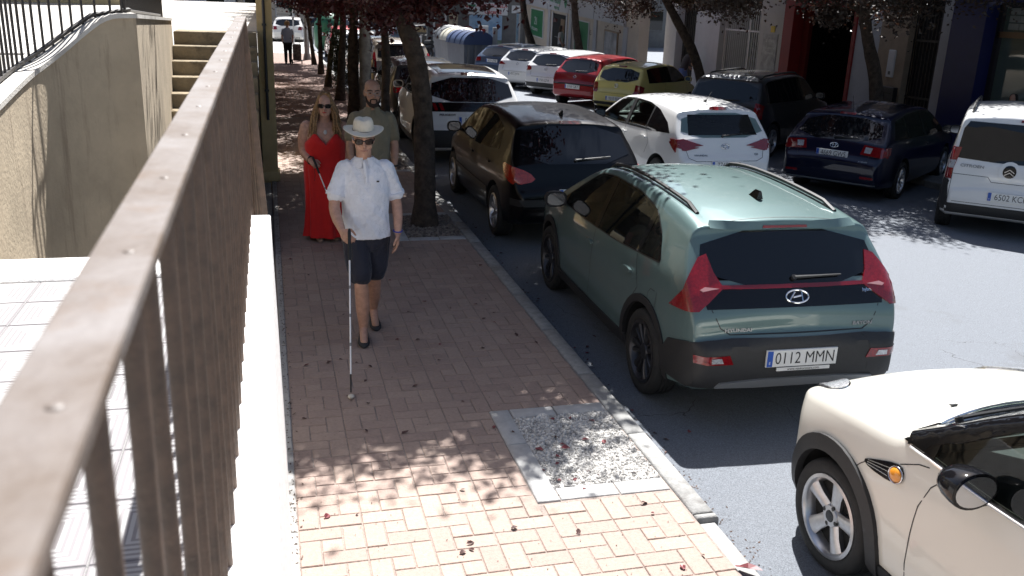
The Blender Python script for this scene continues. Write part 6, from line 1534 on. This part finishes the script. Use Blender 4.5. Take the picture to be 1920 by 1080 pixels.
# ---------------------------------------------------------------- man with the white hat and cane
b0 = (.70, 6.98, 0); r_ = Rel(b0)
man = thing('person', 'man in white hat, white polo shirt and dark shorts with white cane', 'person', b0, 0, 'people walking on the pavement')
g = MB()
P = head_mb(g, r_(.677, 6.945, 1.612), R(-3), R(8), 1.0, 1.0)
limb(g, [r_(.684, 7.0, 1.40), r_(.68, 6.97, 1.50), r_(.678, 6.96, 1.56)], [.064, .058, .058])
g.rings([ering(r_(.69, 7.0, z), rx, ry, 28, 2.3) for z, rx, ry in ((.80, .10, .08), (.84, .165, .115), (.95, .160, .110), (1.08, .155, .110), (1.22, .170, .112), (1.32, .165, .10), (1.39, .13, .075), (1.45, .07, .055))])
limb(g, [r_(.545, 6.99, 1.385), r_(.475, 6.96, 1.25), r_(.442, 6.93, 1.115), r_(.452, 6.85, 1.04), r_(.488, 6.71, .955)], [.045, .046, .043, .042, .027])
limb(g, [r_(.838, 6.99, 1.385), r_(.905, 7.01, 1.25), r_(.937, 7.03, 1.10), r_(.942, 6.98, .99), r_(.935, 6.93, .875)], [.045, .046, .043, .041, .027])
limb(g, [r_(.605, 6.97, .86), r_(.615, 6.90, .66), r_(.632, 6.835, .50)], [.088, .078, .054]); limb(g, [r_(.632, 6.835, .50), r_(.645, 6.875, .33), r_(.655, 6.93, .09)], [.054, .058, .034])
limb(g, [r_(.775, 7.0, .86), r_(.768, 7.0, .66), r_(.757, 7.02, .50)], [.088, .078, .054]); limb(g, [r_(.757, 7.02, .50), r_(.765, 7.14, .33), r_(.775, 7.29, .13)], [.054, .057, .034])
for a, t in (((.655, 6.93, .09), (.643, 6.77, .03)), ((.775, 7.29, .13), (.775, 7.14, .035))): limb(g, [r_(*a), r_(*t)], [.035, .03])
hand_mb(g, r_(.488, 6.71, .955), (.35, -.85, -.40), (.75, .15, -.6), (.2, -.3, 1), .85)
hand_mb(g, r_(.935, 6.93, .875), (-.08, -.22, -.97), (-.9, .1, .1), (-.2, -1, 0), .28)
fuse(g, 'body', m_skin, man, .0058, 3)
# lips
g = MB(); g.tube([P(-.024, -.085, -.066), P(0, -.098, -.0645), P(.024, -.085, -.066)], [.003, .0055, .003], 8, round_=True); g.build('lips', M('lips_pale', (.36, .15, .12), .5), man, 60)
g = MB(); g.tube([P(-.058, -.080, .032), P(-.03, -.098, .038), P(-.012, -.100, .034)], .004, 6); g.tube([P(.058, -.080, .032), P(.03, -.098, .038), P(.012, -.100, .034)], .004, 6); g.build('eyebrows', M('brow_grey', (.16, .13, .11), .8), man, 60)
sunglasses(man, P, 1., .150, .046, M('lens_brown', (.022, .010, .007), .07, spec=.3))
hair = [([P(.078 * s_, .01 + .012 * k, .03), P(.08 * s_, .014 + .012 * k, .0), P(.074 * s_, .02 + .011 * k, -.035)], .008) for s_ in (-1, 1) for k in range(5)]
hair_tubes(man, M('hair_grey', (.20, .18, .16), .6), hair)
m_polo = cloth('white_polo', (.75, .78, .85), bump=.8); g = MB()
g.rings([ering(r_(.69 + dx, 7.0 + dy, z), rx, ry, 32, 2.4) for z, rx, ry, dx, dy in ((.845, .190, .140, .0, -.01), (.86, .192, .143, .0, -.01), (.95, .183, .143, 0, -.014), (1.05, .178, .142, 0, -.012), (1.15, .183, .138, 0, -.006), (1.26, .188, .130, 0, 0), (1.34, .186, .118, 0, 0), (1.395, .163, .098, 0, 0), (1.445, .10, .075, 0, -.005), (1.465, .075, .070, 0, -.01))])
for pts in ([(.545, 6.995, 1.39), (.495, 6.975, 1.29), (.458, 6.945, 1.185)], [(.838, 6.995, 1.39), (.89, 7.01, 1.29), (.925, 7.025, 1.175)]): limb(g, [r_(*p) for p in pts], [.068, .067, .071])
shirt = fuse(g, 'polo_shirt', m_polo, man, .007, 3, wr=.009)
for pts in ([(.462, 6.95, 1.20), (.455, 6.943, 1.178)], [(.921, 7.023, 1.19), (.926, 7.026, 1.168)]):
    g = MB(); g.tube([r_(*p) for p in pts], .0765, 18); g.build('sleeve_band', m_polo, shirt, 60)
g = MB()
for sx in (-1, 1):   # collar leaves
    c0 = r_(.684, 6.985, 1.462)
    ring0 = [c0 + V3(sx * .072 * math.sin(q), -.068 * math.cos(q) , .012) for q in [R(12 + 15 * k) for k in range(12)]]
    ring1 = [c0 + V3(sx * (.098 * math.sin(q) + .006), -.094 * math.cos(q), -.030 - (.032 if k < 3 else .006)) for k, q in enumerate([R(14 + 15 * k) for k in range(12)])]
    ring2 = [p + V3(0, 0, -.004) + V3(-sx * .006, .006, 0) for p in ring1]
    g.add(ring0 + ring1 + ring2, [(i, i + 1, 13 + i, 12 + i) for i in range(11)] + [(12 + i, 13 + i, 25 + i, 24 + i) for i in range(11)])
g.build('collar', m_polo, shirt, 60)
g = MB(); g.tube([r_(.672, 6.895, 1.452), r_(.685, 6.872, 1.36), r_(.688, 6.866, 1.285)], [.011, .013, .013], 8, sq=(1, .5)); g.build('placket', m_polo, shirt, 60)
g = MB(); g.box(-.010, .010, -.004, .0, -.006, .006); o = g.build('chest_logo', m_ink, shirt); o.location = r_(.775, 6.872, 1.30)
for z in (1.39, 1.33):
    g = MB(); g.ell(r_(.683, 6.866 + (z - 1.33) * .3, z), (.005, .003, .005), 10, 6); g.build('button', m_grille, shirt)
m_short = cloth('navy_shorts', (.012, .014, .028), .8)
g = MB(); g.rings([ering(r_(.69, 7.0, z), rx, ry, 28, 2.4) for z, rx, ry in ((.74, .15, .115), (.80, .178, .128), (.87, .176, .126))])
limb(g, [r_(.605, 6.97, .84), r_(.615, 6.91, .70), r_(.630, 6.85, .555)], [.105, .102, .092]); limb(g, [r_(.775, 7.0, .84), r_(.770, 7.0, .70), r_(.762, 7.015, .545)], [.105, .102, .092])
fuse(g, 'shorts', m_short, man, .008, 3, wr=.008)
for a, t in (((.655, 6.93, .085), (.640, 6.755, .03)), ((.775, 7.29, .125), (.777, 7.125, .03))): shoe('shoe', r_(*a), r_(*t), m_shoe, man, 1.02)
g = MB(); g.tube([r_(.935, 6.935, .892) + V3(.034 * math.cos(q), .030 * math.sin(q), .006 * math.sin(q)) for q in [2 * math.pi * k / 20 for k in range(21)]], .006, 6, cap=False); g.build('wristband', M('band_blue', (.05, .06, .35), .5), man, 60)
# hat
m_straw = M('hat_straw', (.72, .66, .54), .75, var=.06, vs=30., bump=.4, bs=260.)
hat = thing('hat', 'cream straw hat with brown band worn by the man with cane', 'hat', Vector(b0) + P(0, .008, .05))
g = MB(); rot = Euler((R(7), 0, R(-3))).to_matrix(); rr = []
for r, h_ in ((.150, .022), (.149, .026), (.13, .010), (.10, .002), (.082, .000), (.080, .02), (.078, .05), (.073, .085), (.062, .106), (.045, .110), (.02, .100), (.004, .097)):
    ring = []
    for k in range(40):
        q = 2 * math.pi * k / 40; x = math.cos(q); y = math.sin(q); lift = 0
        if r > .1: lift = (abs(x) ** 2) * .012 * ((r - .08) / .07) - (abs(y) ** 2) * .014 * ((r - .08) / .07)
        pinch = 0
        if h_ > .08: pinch = -.008 * max(0, 1 - abs(x) * r / .028) * (1 if r < .07 else .3)
        ring.append(rot @ V3(r * x * (1.0 if r < .1 else 1.02), r * y * 1.14, h_ + lift + pinch))
    rr.append(ring)
inner = [[p * 0.985 + V3(0, 0, -.004) for p in ring] for ring in rr[:5]][::-1]
g.rings(rr, cap=True); g.build('straw', m_straw, hat, 50)
g = MB(); g.rings([[rot @ V3(r * math.cos(q), r * 1.14 * math.sin(q), z) for q in [2 * math.pi * k / 40 for k in range(40)]] for r, z in ((.0835, .004), (.0830, .026))], cap=False); g.build('hat_band', M('band_brown', (.13, .075, .05), .7), hat, 50)
# cane
def cane(label, top, tip, grip, loc, group=None, folds=4, r=.0065, ball=True, visible_to=1.):
    t = thing('white_cane', label, 'cane', loc); L_ = Vector(loc); A = Vector(top) - L_; B = Vector(tip) - L_
    d = (B - A).normalized(); G_ = A + d * grip
    g = MB(); g.tube([A - d * .0, A + d * .02, G_ - d * .01, G_], [.010, .013, .012, .009], 12, round_=True); g.build('grip', M('grip_black', (.015, .015, .015), .6), t, 60)
    E_ = B - d * (.16 if ball else 0.02)
    g = MB(); g.tube([G_, E_], [r, r * .9], 12); sh2 = g.build('shaft', M('cane_white', (.78, .78, .78), .35), t, 60)
    for k in range(1, folds):
        p = G_.lerp(E_, k / folds); g = MB(); g.tube([p - d * .012, p + d * .012], r * 1.12, 12); g.build('joint', M('joint_grey', (.22, .22, .22), .4), sh2, 60)
    if ball:
        g = MB(); g.tube([E_, B - d * .03], [r * .95, r * .9], 12); g.build('lower_section', M('grip_black', (.015, .015, .015), .6), t, 60)
        g = MB(); g.ell(B, (.024, .024, .016), 18, 10); g.build('roller_tip', M('tip_cream', (.55, .50, .42), .5), t, 60)
        g = MB(); g.tube([A, A + V3(.012, .01, -.08), A + V3(.02, .0, -.20), A + V3(.012, -.005, -.26)], .0025, 6); g.build('strap', m_ink, t)
    return t
cane('long white cane with cream roller tip held by the man in hat', (.533, 6.64, .985), (.455, 5.79, .016), .25, (.455, 5.79, 0))
# ---------------------------------------------------------------- woman in the red dress
b0 = (.57, 10.2, 0); r_ = Rel(b0)
wom = thing('person', 'woman in long red strappy dress and sunglasses with long fair hair', 'person', b0, 0, 'people walking on the pavement')
g = MB()
P = head_mb(g, r_(.575, 10.12, 1.508), R(-6), R(6), .98, 1.10, 1.15)
limb(g, [r_(.57, 10.2, 1.28), r_(.572, 10.17, 1.36), r_(.574, 10.15, 1.45)], [.07, .064, .062])
g.rings([ering(r_(.57, 10.2, z), rx, ry, 28, 2.2) for z, rx, ry in ((.75, .15, .12), (.85, .22, .16), (.98, .215, .155), (1.08, .20, .145), (1.18, .205, .140), (1.26, .195, .115), (1.31, .12, .08), (1.34, .07, .06))])
for sx in (-1, 1): g.ell(r_(.57 + sx * .082, 10.095, 1.105), (.085, .078, .085), 16, 12)
limb(g, [r_(.385, 10.2, 1.265), r_(.345, 10.21, 1.14), r_(.338, 10.22, 1.0), r_(.36, 10.13, .955), r_(.405, 10.02, .918)], [.073, .072, .055, .048, .032])
limb(g, [r_(.755, 10.2, 1.265), r_(.80, 10.21, 1.14), r_(.815, 10.20, 1.0), r_(.815, 10.16, .90), r_(.80, 10.1, .80)], [.073, .072, .055, .046, .03])
hand_mb(g, r_(.405, 10.02, .918), (.55, -.75, -.35), (.5, .2, -.8), (.1, -.3, 1), .9, .95); hand_mb(g, r_(.80, 10.1, .80), (-.1, -.2, -.97), (-.9, .1, .1), (-.2, -1, 0), .3, .95)
for sx, yy in ((-.09, .0), (.09, .04)):
    limb(g, [r_(.57 + sx, 10.2, .80), r_(.57 + sx, 10.17, .46), r_(.575 + sx, 10.22 + yy, .08)], [.10, .07, .038]); limb(g, [r_(.575 + sx, 10.22 + yy, .07), r_(.575 + sx, 10.08 + yy, .03)], [.036, .028])
fuse(g, 'body', m_skin2, wom, .0068, 3)
g = MB(); g.tube([P(-.024, -.083, -.066), P(0, -.097, -.064), P(.024, -.083, -.066)], [.004, .0085, .004], 8, round_=True); g.build('lips', M('lips_red', (.45, .04, .04), .35), wom, 60)
sunglasses(wom, P, 1., .150, .048)
m_dress = cloth('red_dress', (.62, .007, .008), .75, 12., .4); g = MB(); rr = []
for z, rx, ry, oy, fold in ((.045, .25, .195, .0, .10), (.15, .238, .185, 0, .09), (.35, .228, .18, 0, .08), (.60, .228, .175, 0, .055), (.80, .234, .175, 0, .03), (.92, .228, .170, 0, .014), (1.02, .218, .180, -.02, .004), (1.09, .222, .198, -.032, 0), (1.14, .220, .196, -.032, 0), (1.18, .214, .178, -.026, 0), (1.205, .208, .160, -.02, 0)):
    rr.append(ering(r_(.57, 10.2 + oy, z), rx, ry, 72, 2.15, mod=lambda q, f=fold, zz=z: 1 + f * math.sin(q * 8 + .6 + zz * 1.2) + f * .6 * math.sin(q * 13 + 2 - zz * 2) + f * .5 * math.sin(q * 3 + zz)))
# V neckline: the upper rings stop at the neck line
nr = len(rr)
for i in range(nr - 5, nr):
    for k, p in enumerate(rr[i]):
        u = abs(p.x) / .19; lim = (1.10 + .115 * min(1, u / .58) - max(0, u - .62) * .22) if p.y < -.03 else 1.10
        p.z = min(p.z, lim - .006 * (nr - 1 - i))
g.rings(rr, cap=False); dr_ = g.build('dress', m_dress, wom, 60)
for sx in (-1, 1):
    g = MB(); g.tube([r_(.57 + sx * .115, 10.075, 1.185), r_(.57 + sx * .135, 10.10, 1.26), r_(.57 + sx * .14, 10.16, 1.318), r_(.57 + sx * .135, 10.25, 1.28), r_(.57 + sx * .12, 10.32, 1.15)], .008, 6, sq=(1.3, .6)); g.build('strap', M('strap_gold', (.45, .32, .15), .4), dr_, 60)
g = MB(); pts = [r_(.57 + .092 * math.sin(q), 10.185 - .098 * math.cos(q), 1.30 - .055 * max(0, math.cos(q))) for q in [R(-100 + 200 * k / 16) for k in range(17)]]
g.tube(pts, .0045, 6); nk = g.build('necklace', M('necklace_gold', (.55, .40, .18), .35, .6), wom, 60); g = MB(); g.ell(r_(.57, 10.072, 1.215), (.019, .008, .03), 14, 8); g.build('pendant', m_grille, nk, 60)
g = MB(); g.tube([r_(.398, 10.035, .922) + V3(.02 * math.cos(q) + .02 * math.sin(q) * .2, .012 * math.cos(q), .038 * math.sin(q)) for q in [2 * math.pi * k / 16 for k in range(17)]], .012, 6, cap=False); g.build('watch', m_ink, wom, 60)
m_hair = M('hair_fair', (.20, .10, .04), .5, var=.35, vs=40., c2=(.42, .25, .11)); rs = random.Random(3); st_ = []
for k in range(150):
    q = R(rs.uniform(-35, 215)); up_ = rs.uniform(.0, .09); rad = .074 - up_ * .25
    a = P(rad * math.cos(q) * 1.06, .012 + .092 * math.sin(q), .035 + up_); sx = 1 if math.cos(q) > 0 else -1
    crown = P(rs.uniform(-.012, .012), .01 + .03 * math.sin(q), .122)
    e1 = a + V3(sx * rs.uniform(.012, .035), rs.uniform(.0, .02), -.09); ln = rs.uniform(.24, .40)
    e2 = e1 + V3(sx * rs.uniform(.015, .055), rs.uniform(-.03, .02) + (.05 if math.sin(q) > .5 else 0), -ln * .5); e3 = e2 + V3(sx * rs.uniform(-.03, .05), rs.uniform(-.05, .01), -ln * .42)
    w1 = e1.lerp(e2, .5) + V3(sx * rs.uniform(-.02, .04), rs.uniform(-.025, .025), 0)
    if abs(math.cos(q)) < .45 and math.sin(q) < 0: continue
    st_.append(([crown, a.lerp(crown, .45) + (a - P(0, .01, .03)).normalized() * .012, a, e1, w1, e2, e3], rs.uniform(.0065, .0115)))
hair_tubes(wom, m_hair, st_)
for sx, yy in ((-.09, .0), (.09, .04)): shoe('sandal', r_(.575 + sx, 10.22 + yy, .075), r_(.575 + sx, 10.05 + yy, .03), M('sandal_pale', (.35, .22, .15), .6), wom, .95)
cane('white cane with black grip held by the woman in red', (.425, 9.98, .965), (.78, 9.05, .02), .22, (.78, 9.05, 0), folds=5)
# ---------------------------------------------------------------- bald man in the taupe polo
b0 = (1.03, 9.62, 0); r_ = Rel(b0)
bm = thing('person', 'bald bearded man with glasses in taupe polo shirt behind the others', 'person', b0, 0, 'people walking on the pavement')
g = MB(); P = head_mb(g, r_(1.03, 9.565, 1.700), R(2), R(5), 1.06, 1.02, 1.05)
limb(g, [r_(1.03, 9.63, 1.46), r_(1.03, 9.61, 1.55), r_(1.03, 9.59, 1.63)], [.07, .063, .062])
g.rings([ering(r_(1.03, 9.63, z), rx, ry, 28, 2.3) for z, rx, ry in ((.84, .11, .09), (.90, .165, .12), (1.05, .165, .118), (1.2, .17, .118), (1.34, .175, .108), (1.43, .155, .09), (1.49, .10, .07), (1.52, .07, .055))])
for pts in ([(.86, 9.63, 1.445), (.82, 9.64, 1.30), (.80, 9.64, 1.17), (.80, 9.58, 1.05), (.80, 9.53, .93)], [(1.20, 9.63, 1.445), (1.245, 9.64, 1.30), (1.265, 9.64, 1.17), (1.262, 9.58, 1.05), (1.25, 9.53, .93)]): limb(g, [r_(*p) for p in pts], [.048, .050, .046, .043, .03])
hand_mb(g, r_(.80, 9.53, .93), (.03, -.2, -.97), (.9, .1, .1), (.2, -1, 0), .3); hand_mb(g, r_(1.25, 9.53, .93), (-.03, -.2, -.97), (-.9, .1, .1), (-.2, -1, 0), .3)
for sx, yy in ((-.09, -.1), (.09, .12)): limb(g, [r_(1.03 + sx, 9.63, .88), r_(1.03 + sx, 9.60 + yy * .5, .48), r_(1.03 + sx, 9.66 + yy, .09)], [.09, .065, .038])
fuse(g, 'body', m_skin3, bm, .0068, 3)
m_taupe = cloth('taupe_polo', (.20, .172, .115)); g = MB()
g.rings([ering(r_(1.03, 9.63, z), rx, ry, 32, 2.4) for z, rx, ry in ((.88, .185, .14), (1.0, .182, .140), (1.2, .188, .136), (1.34, .203, .132), (1.43, .198, .117), (1.49, .14, .09), (1.525, .085, .075))])
for pts in ([(.865, 9.63, 1.435), (.835, 9.64, 1.34), (.812, 9.645, 1.235)], [(1.195, 9.63, 1.435), (1.23, 9.64, 1.34), (1.255, 9.645, 1.235)]): limb(g, [r_(*p) for p in pts], [.074, .075, .076])
sh3 = fuse(g, 'polo_shirt', m_taupe, bm, .009, 3, wr=.009)
g = MB(); c0 = r_(1.03, 9.615, 1.535)
for sx in (-1, 1):
    ring0 = [c0 + V3(sx * .072 * math.sin(q), -.068 * math.cos(q), .015) for q in [R(10 + 15 * k) for k in range(12)]]; ring1 = [c0 + V3(sx * (.100 * math.sin(q) + .006), -.096 * math.cos(q), -.034 - (.034 if k < 3 else .006)) for k, q in enumerate([R(14 + 15 * k) for k in range(12)])]
    g.add(ring0 + ring1, [(i, i + 1, 13 + i, 12 + i) for i in range(11)])
g.build('collar', m_taupe, sh3, 60)
m_beard = M('beard_dark', (.035, .022, .016), .8, bump=.8, bs=400.); g = MB()
g.tube([P(-.066, -.030, -.035), P(-.060, -.048, -.075), P(-.030, -.078, -.108), P(0, -.088, -.114), P(.030, -.078, -.108), P(.060, -.048, -.075), P(.066, -.030, -.035)], [.008, .015, .020, .023, .020, .015, .008], 10, round_=True); g.tube([P(-.030, -.086, -.058), P(-.032, -.082, -.085), P(-.02, -.088, -.102)], .008, 8, round_=True); g.tube([P(.030, -.086, -.058), P(.032, -.082, -.085), P(.02, -.088, -.102)], .008, 8, round_=True)
g.tube([P(-.026, -.092, -.052), P(0, -.100, -.049), P(.026, -.092, -.052)], .0055, 8, round_=True); g.build('beard', m_beard, bm, 60)
for sx in (-1, 1):
    g = MB(); g.tube([P(sx * .014, -.096, .032), P(sx * .036, -.094, .038), P(sx * .058, -.076, .030)], .0045, 6, round_=True); g.build('eyebrow', m_beard, bm, 60)
    g = MB(); g.ell(P(sx * .033, -.083, .008), (.010, .008, .006), 12, 8); g.build('eye', m_ink, bm, 60)
g = MB()
for sx in (-1, 1): g.tube([P(sx * .036 + .026 * math.cos(q), -.106 + .25 * abs(sx * .036 + .026 * math.cos(q)), .004 + .019 * math.sin(q)) for q in [2 * math.pi * k / 20 for k in range(21)]], .0022, 5, cap=False); g.tube([P(sx * .062, -.088, .010), P(sx * .082, .02, .010)], .0022, 5)
g.tube([P(-.010, -.104, .008), P(.010, -.104, .008)], .0022, 5); g.build('glasses', m_silv, bm, 60)
m_trs = cloth('dark_trousers', (.02, .02, .024)); g = MB(); g.rings([ering(r_(1.03, 9.63, z), rx, ry, 28, 2.4) for z, rx, ry in ((.78, .15, .115), (.86, .178, .13), (.92, .174, .128))])
for sx, yy in ((-.09, -.1), (.09, .12)): limb(g, [r_(1.03 + sx, 9.63, .86), r_(1.03 + sx, 9.60 + yy * .5, .48), r_(1.03 + sx, 9.66 + yy, .10)], [.105, .085, .072])
fuse(g, 'trousers', m_trs, bm, .011, 3)
for sx, yy in ((-.09, -.1), (.09, .12)): shoe('shoe', r_(1.03 + sx, 9.67 + yy, .08), r_(1.03 + sx, 9.49 + yy, .03), m_shoe, bm)
g = MB(); g.tube([r_(1.252, 9.535, .945) + V3(.034 * math.cos(q), .032 * math.sin(q), 0) for q in [2 * math.pi * k / 16 for k in range(17)]], .010, 6, cap=False); g.build('watch', m_ink, bm, 60)
# ---------------------------------------------------------------- small far people
def simple_person(label, loc, h_, topc, botc, hairc, face=0., skirt=False, lean=0., longhair=True, skin=None, seated=False, arm=0.):
    """face: rotation about z, 0 looks to -y"""
    t = thing('person', label, 'person', loc, face); s = h_ / 1.7; g = MB()
    P = head_mb(g, V3(0, -.02 - lean * .9, 1.57 - abs(lean) * .25) * s, 0, 0, s)
    sh_ = V3(0, -lean * .75, -abs(lean) * .15)
    limb(g, [(V3(0, .02, 1.36) + sh_) * s, (V3(0, 0, 1.52) + sh_) * s], [.06 * s, .055 * s])
    g.rings([ering((V3(0, .02, z) + sh_ * ((z - .82) / .6)) * s, rx * s, ry * s, 20, 2.2) for z, rx, ry in ((.80, .12, .09), (.88, .16, .11), (1.05, .14, .10), (1.2, .16, .11), (1.34, .165, .10), (1.41, .08, .06))])
    for sx in (-1, 1):
        limb(g, [(V3(sx * .17, .02, 1.33) + sh_) * s, (V3(sx * .22, .03 - arm * .1, 1.08) + sh_ * .7) * s, (V3(sx * .20, -.10 - arm * .25, .88 + arm * .12) + sh_ * .6) * s], [.05 * s, .042 * s, .028 * s])
        hand_mb(g, (V3(sx * .20, -.10 - arm * .25, .88 + arm * .12) + sh_ * .6) * s, (0, -.3 - arm, -.9), (-sx, 0, 0), (0, -1, 0), .4, s)
        if not seated: limb(g, [V3(sx * .09, .02, .86) * s, V3(sx * .09, -.01, .47) * s, V3(sx * .09, .04 * sx, .08) * s], [.085 * s, .058 * s, .036 * s]); limb(g, [V3(sx * .09, .04 * sx, .06) * s, V3(sx * .09, .04 * sx - .14, .03) * s], [.036 * s, .028 * s])
    fuse(g, 'body', skin or m_skin, t, .012, 2)
    g = MB(); g.rings([ering((V3(0, .02, z) + sh_ * ((z - .82) / .6)) * s, rx * s, ry * s, 24, 2.3) for z, rx, ry in ((.84, .178, .128), (1.0, .165, .12), (1.2, .18, .125), (1.34, .178, .112), (1.42, .09, .07))])
    for sx in (-1, 1): limb(g, [(V3(sx * .165, .02, 1.33) + sh_) * s, (V3(sx * .205, .025, 1.17) + sh_ * .8) * s], [.062 * s, .06 * s])
    fuse(g, 'top', cloth(*topc), t, .014, 2)
    if not seated:
        g = MB()
        if skirt: g.rings([ering(V3(0, .02, z) * s, rx * s, ry * s, 28, 2.2, mod=lambda q: 1 + .05 * math.sin(6 * q)) for z, rx, ry in ((.48, .23, .18), (.7, .2, .15), (.90, .165, .12))]); g.build('skirt', cloth(*botc), t, 60)
        else:
            g.rings([ering(V3(0, .02, z) * s, rx * s, ry * s, 20, 2.3) for z, rx, ry in ((.76, .15, .11), (.90, .168, .122))])
            for sx in (-1, 1): limb(g, [V3(sx * .09, .02, .84) * s, V3(sx * .09, 0, .47) * s, V3(sx * .09, .04 * sx, .08) * s], [.10 * s, .075 * s, .062 * s])
            fuse(g, 'trousers', cloth(*botc), t, .014, 2)
        for sx in (-1, 1): shoe('shoe', V3(sx * .09, .04 * sx + .02, .08) * s, V3(sx * .09, .04 * sx - .15, .03) * s, m_shoe, t, s)
    rs = random.Random(int(loc[1] * 10)); st_ = []
    for k in range(70):
        q = R(rs.uniform(-25, 205)); a = P(.078 * math.cos(q), .012 + .098 * math.sin(q), .03 + rs.uniform(0, .06)); crown = P(0, .02, .122); e = a + V3(.02 * math.cos(q), .03, -(.25 if longhair else .08)) * s
        st_.append(([crown, a.lerp(crown, .4) + V3(0, 0, .012), a, a.lerp(e, .5) + V3(.01 * math.cos(q), .01, 0), e], .013 * s))
    hair_tubes(t, M('hair_' + hairc[0], hairc[1], .6, var=.2), st_)
    return t
t = simple_person('woman in pale blue top walking away with a wheeled shopping trolley', (.78, 37.6, 0), 1.62, ('paleblue', (.42, .48, .58)), ('black_trousers', (.012, .012, .014)), ('blond', (.36, .22, .10)), math.pi, longhair=False)
g = MB(); g.tube([V3(.1, -.11, 1.30), V3(-.12, .13, .95)], .012, 6); g.build('bag_strap', m_ink, t)
tr = thing('shopping_trolley', 'dark checked shopping trolley pulled by the far woman', 'trolley', (1.12, 37.5, 0))
MB().box(-.16, .16, -.12, .12, .12, .75, bev=.03).build('bag', M('trolley_check', (.05, .045, .045), .8, var=.8, vs=14., c2=(.25, .22, .2)), tr)
g = MB(); g.tube([(-.12, .13, .1), (-.12, .15, 1.0), (.12, .15, 1.0), (.12, .13, .1)], .012, 6); g.build('handle', m_silv, tr, 60)
for sx in (-1, 1): g = MB(); g.lathe([(.08, -.02), (.08, .02)], 16, 'x', (sx * .18, .1, .08)); g.build('wheel', m_rub, tr, 40)
simple_person('dark haired woman in black top and blue skirt bending at the white pier', (13.75, 29.3, ZS), 1.66, ('blacktop', (.02, .015, .02)), ('blue_skirt', (.06, .10, .26)), ('black', (.012, .009, .008)), R(100), True, .28, arm=.6)
simple_person('dark haired woman in white top by the supermarket door', (12.9, 40.6, ZS + .25), 1.64, ('whitetop', (.55, .54, .53)), ('grey_trousers', (.10, .10, .11)), ('brown', (.05, .03, .02)), R(60))
simple_person('dark haired person sitting behind the window of the blue shop', (FX + .05, 15.55, ZS + .08), 1.35, ('dark_top', (.02, .02, .025)), ('grey_trousers', (.10, .10, .11)), ('black', (.012, .009, .008)), R(-70), seated=False)
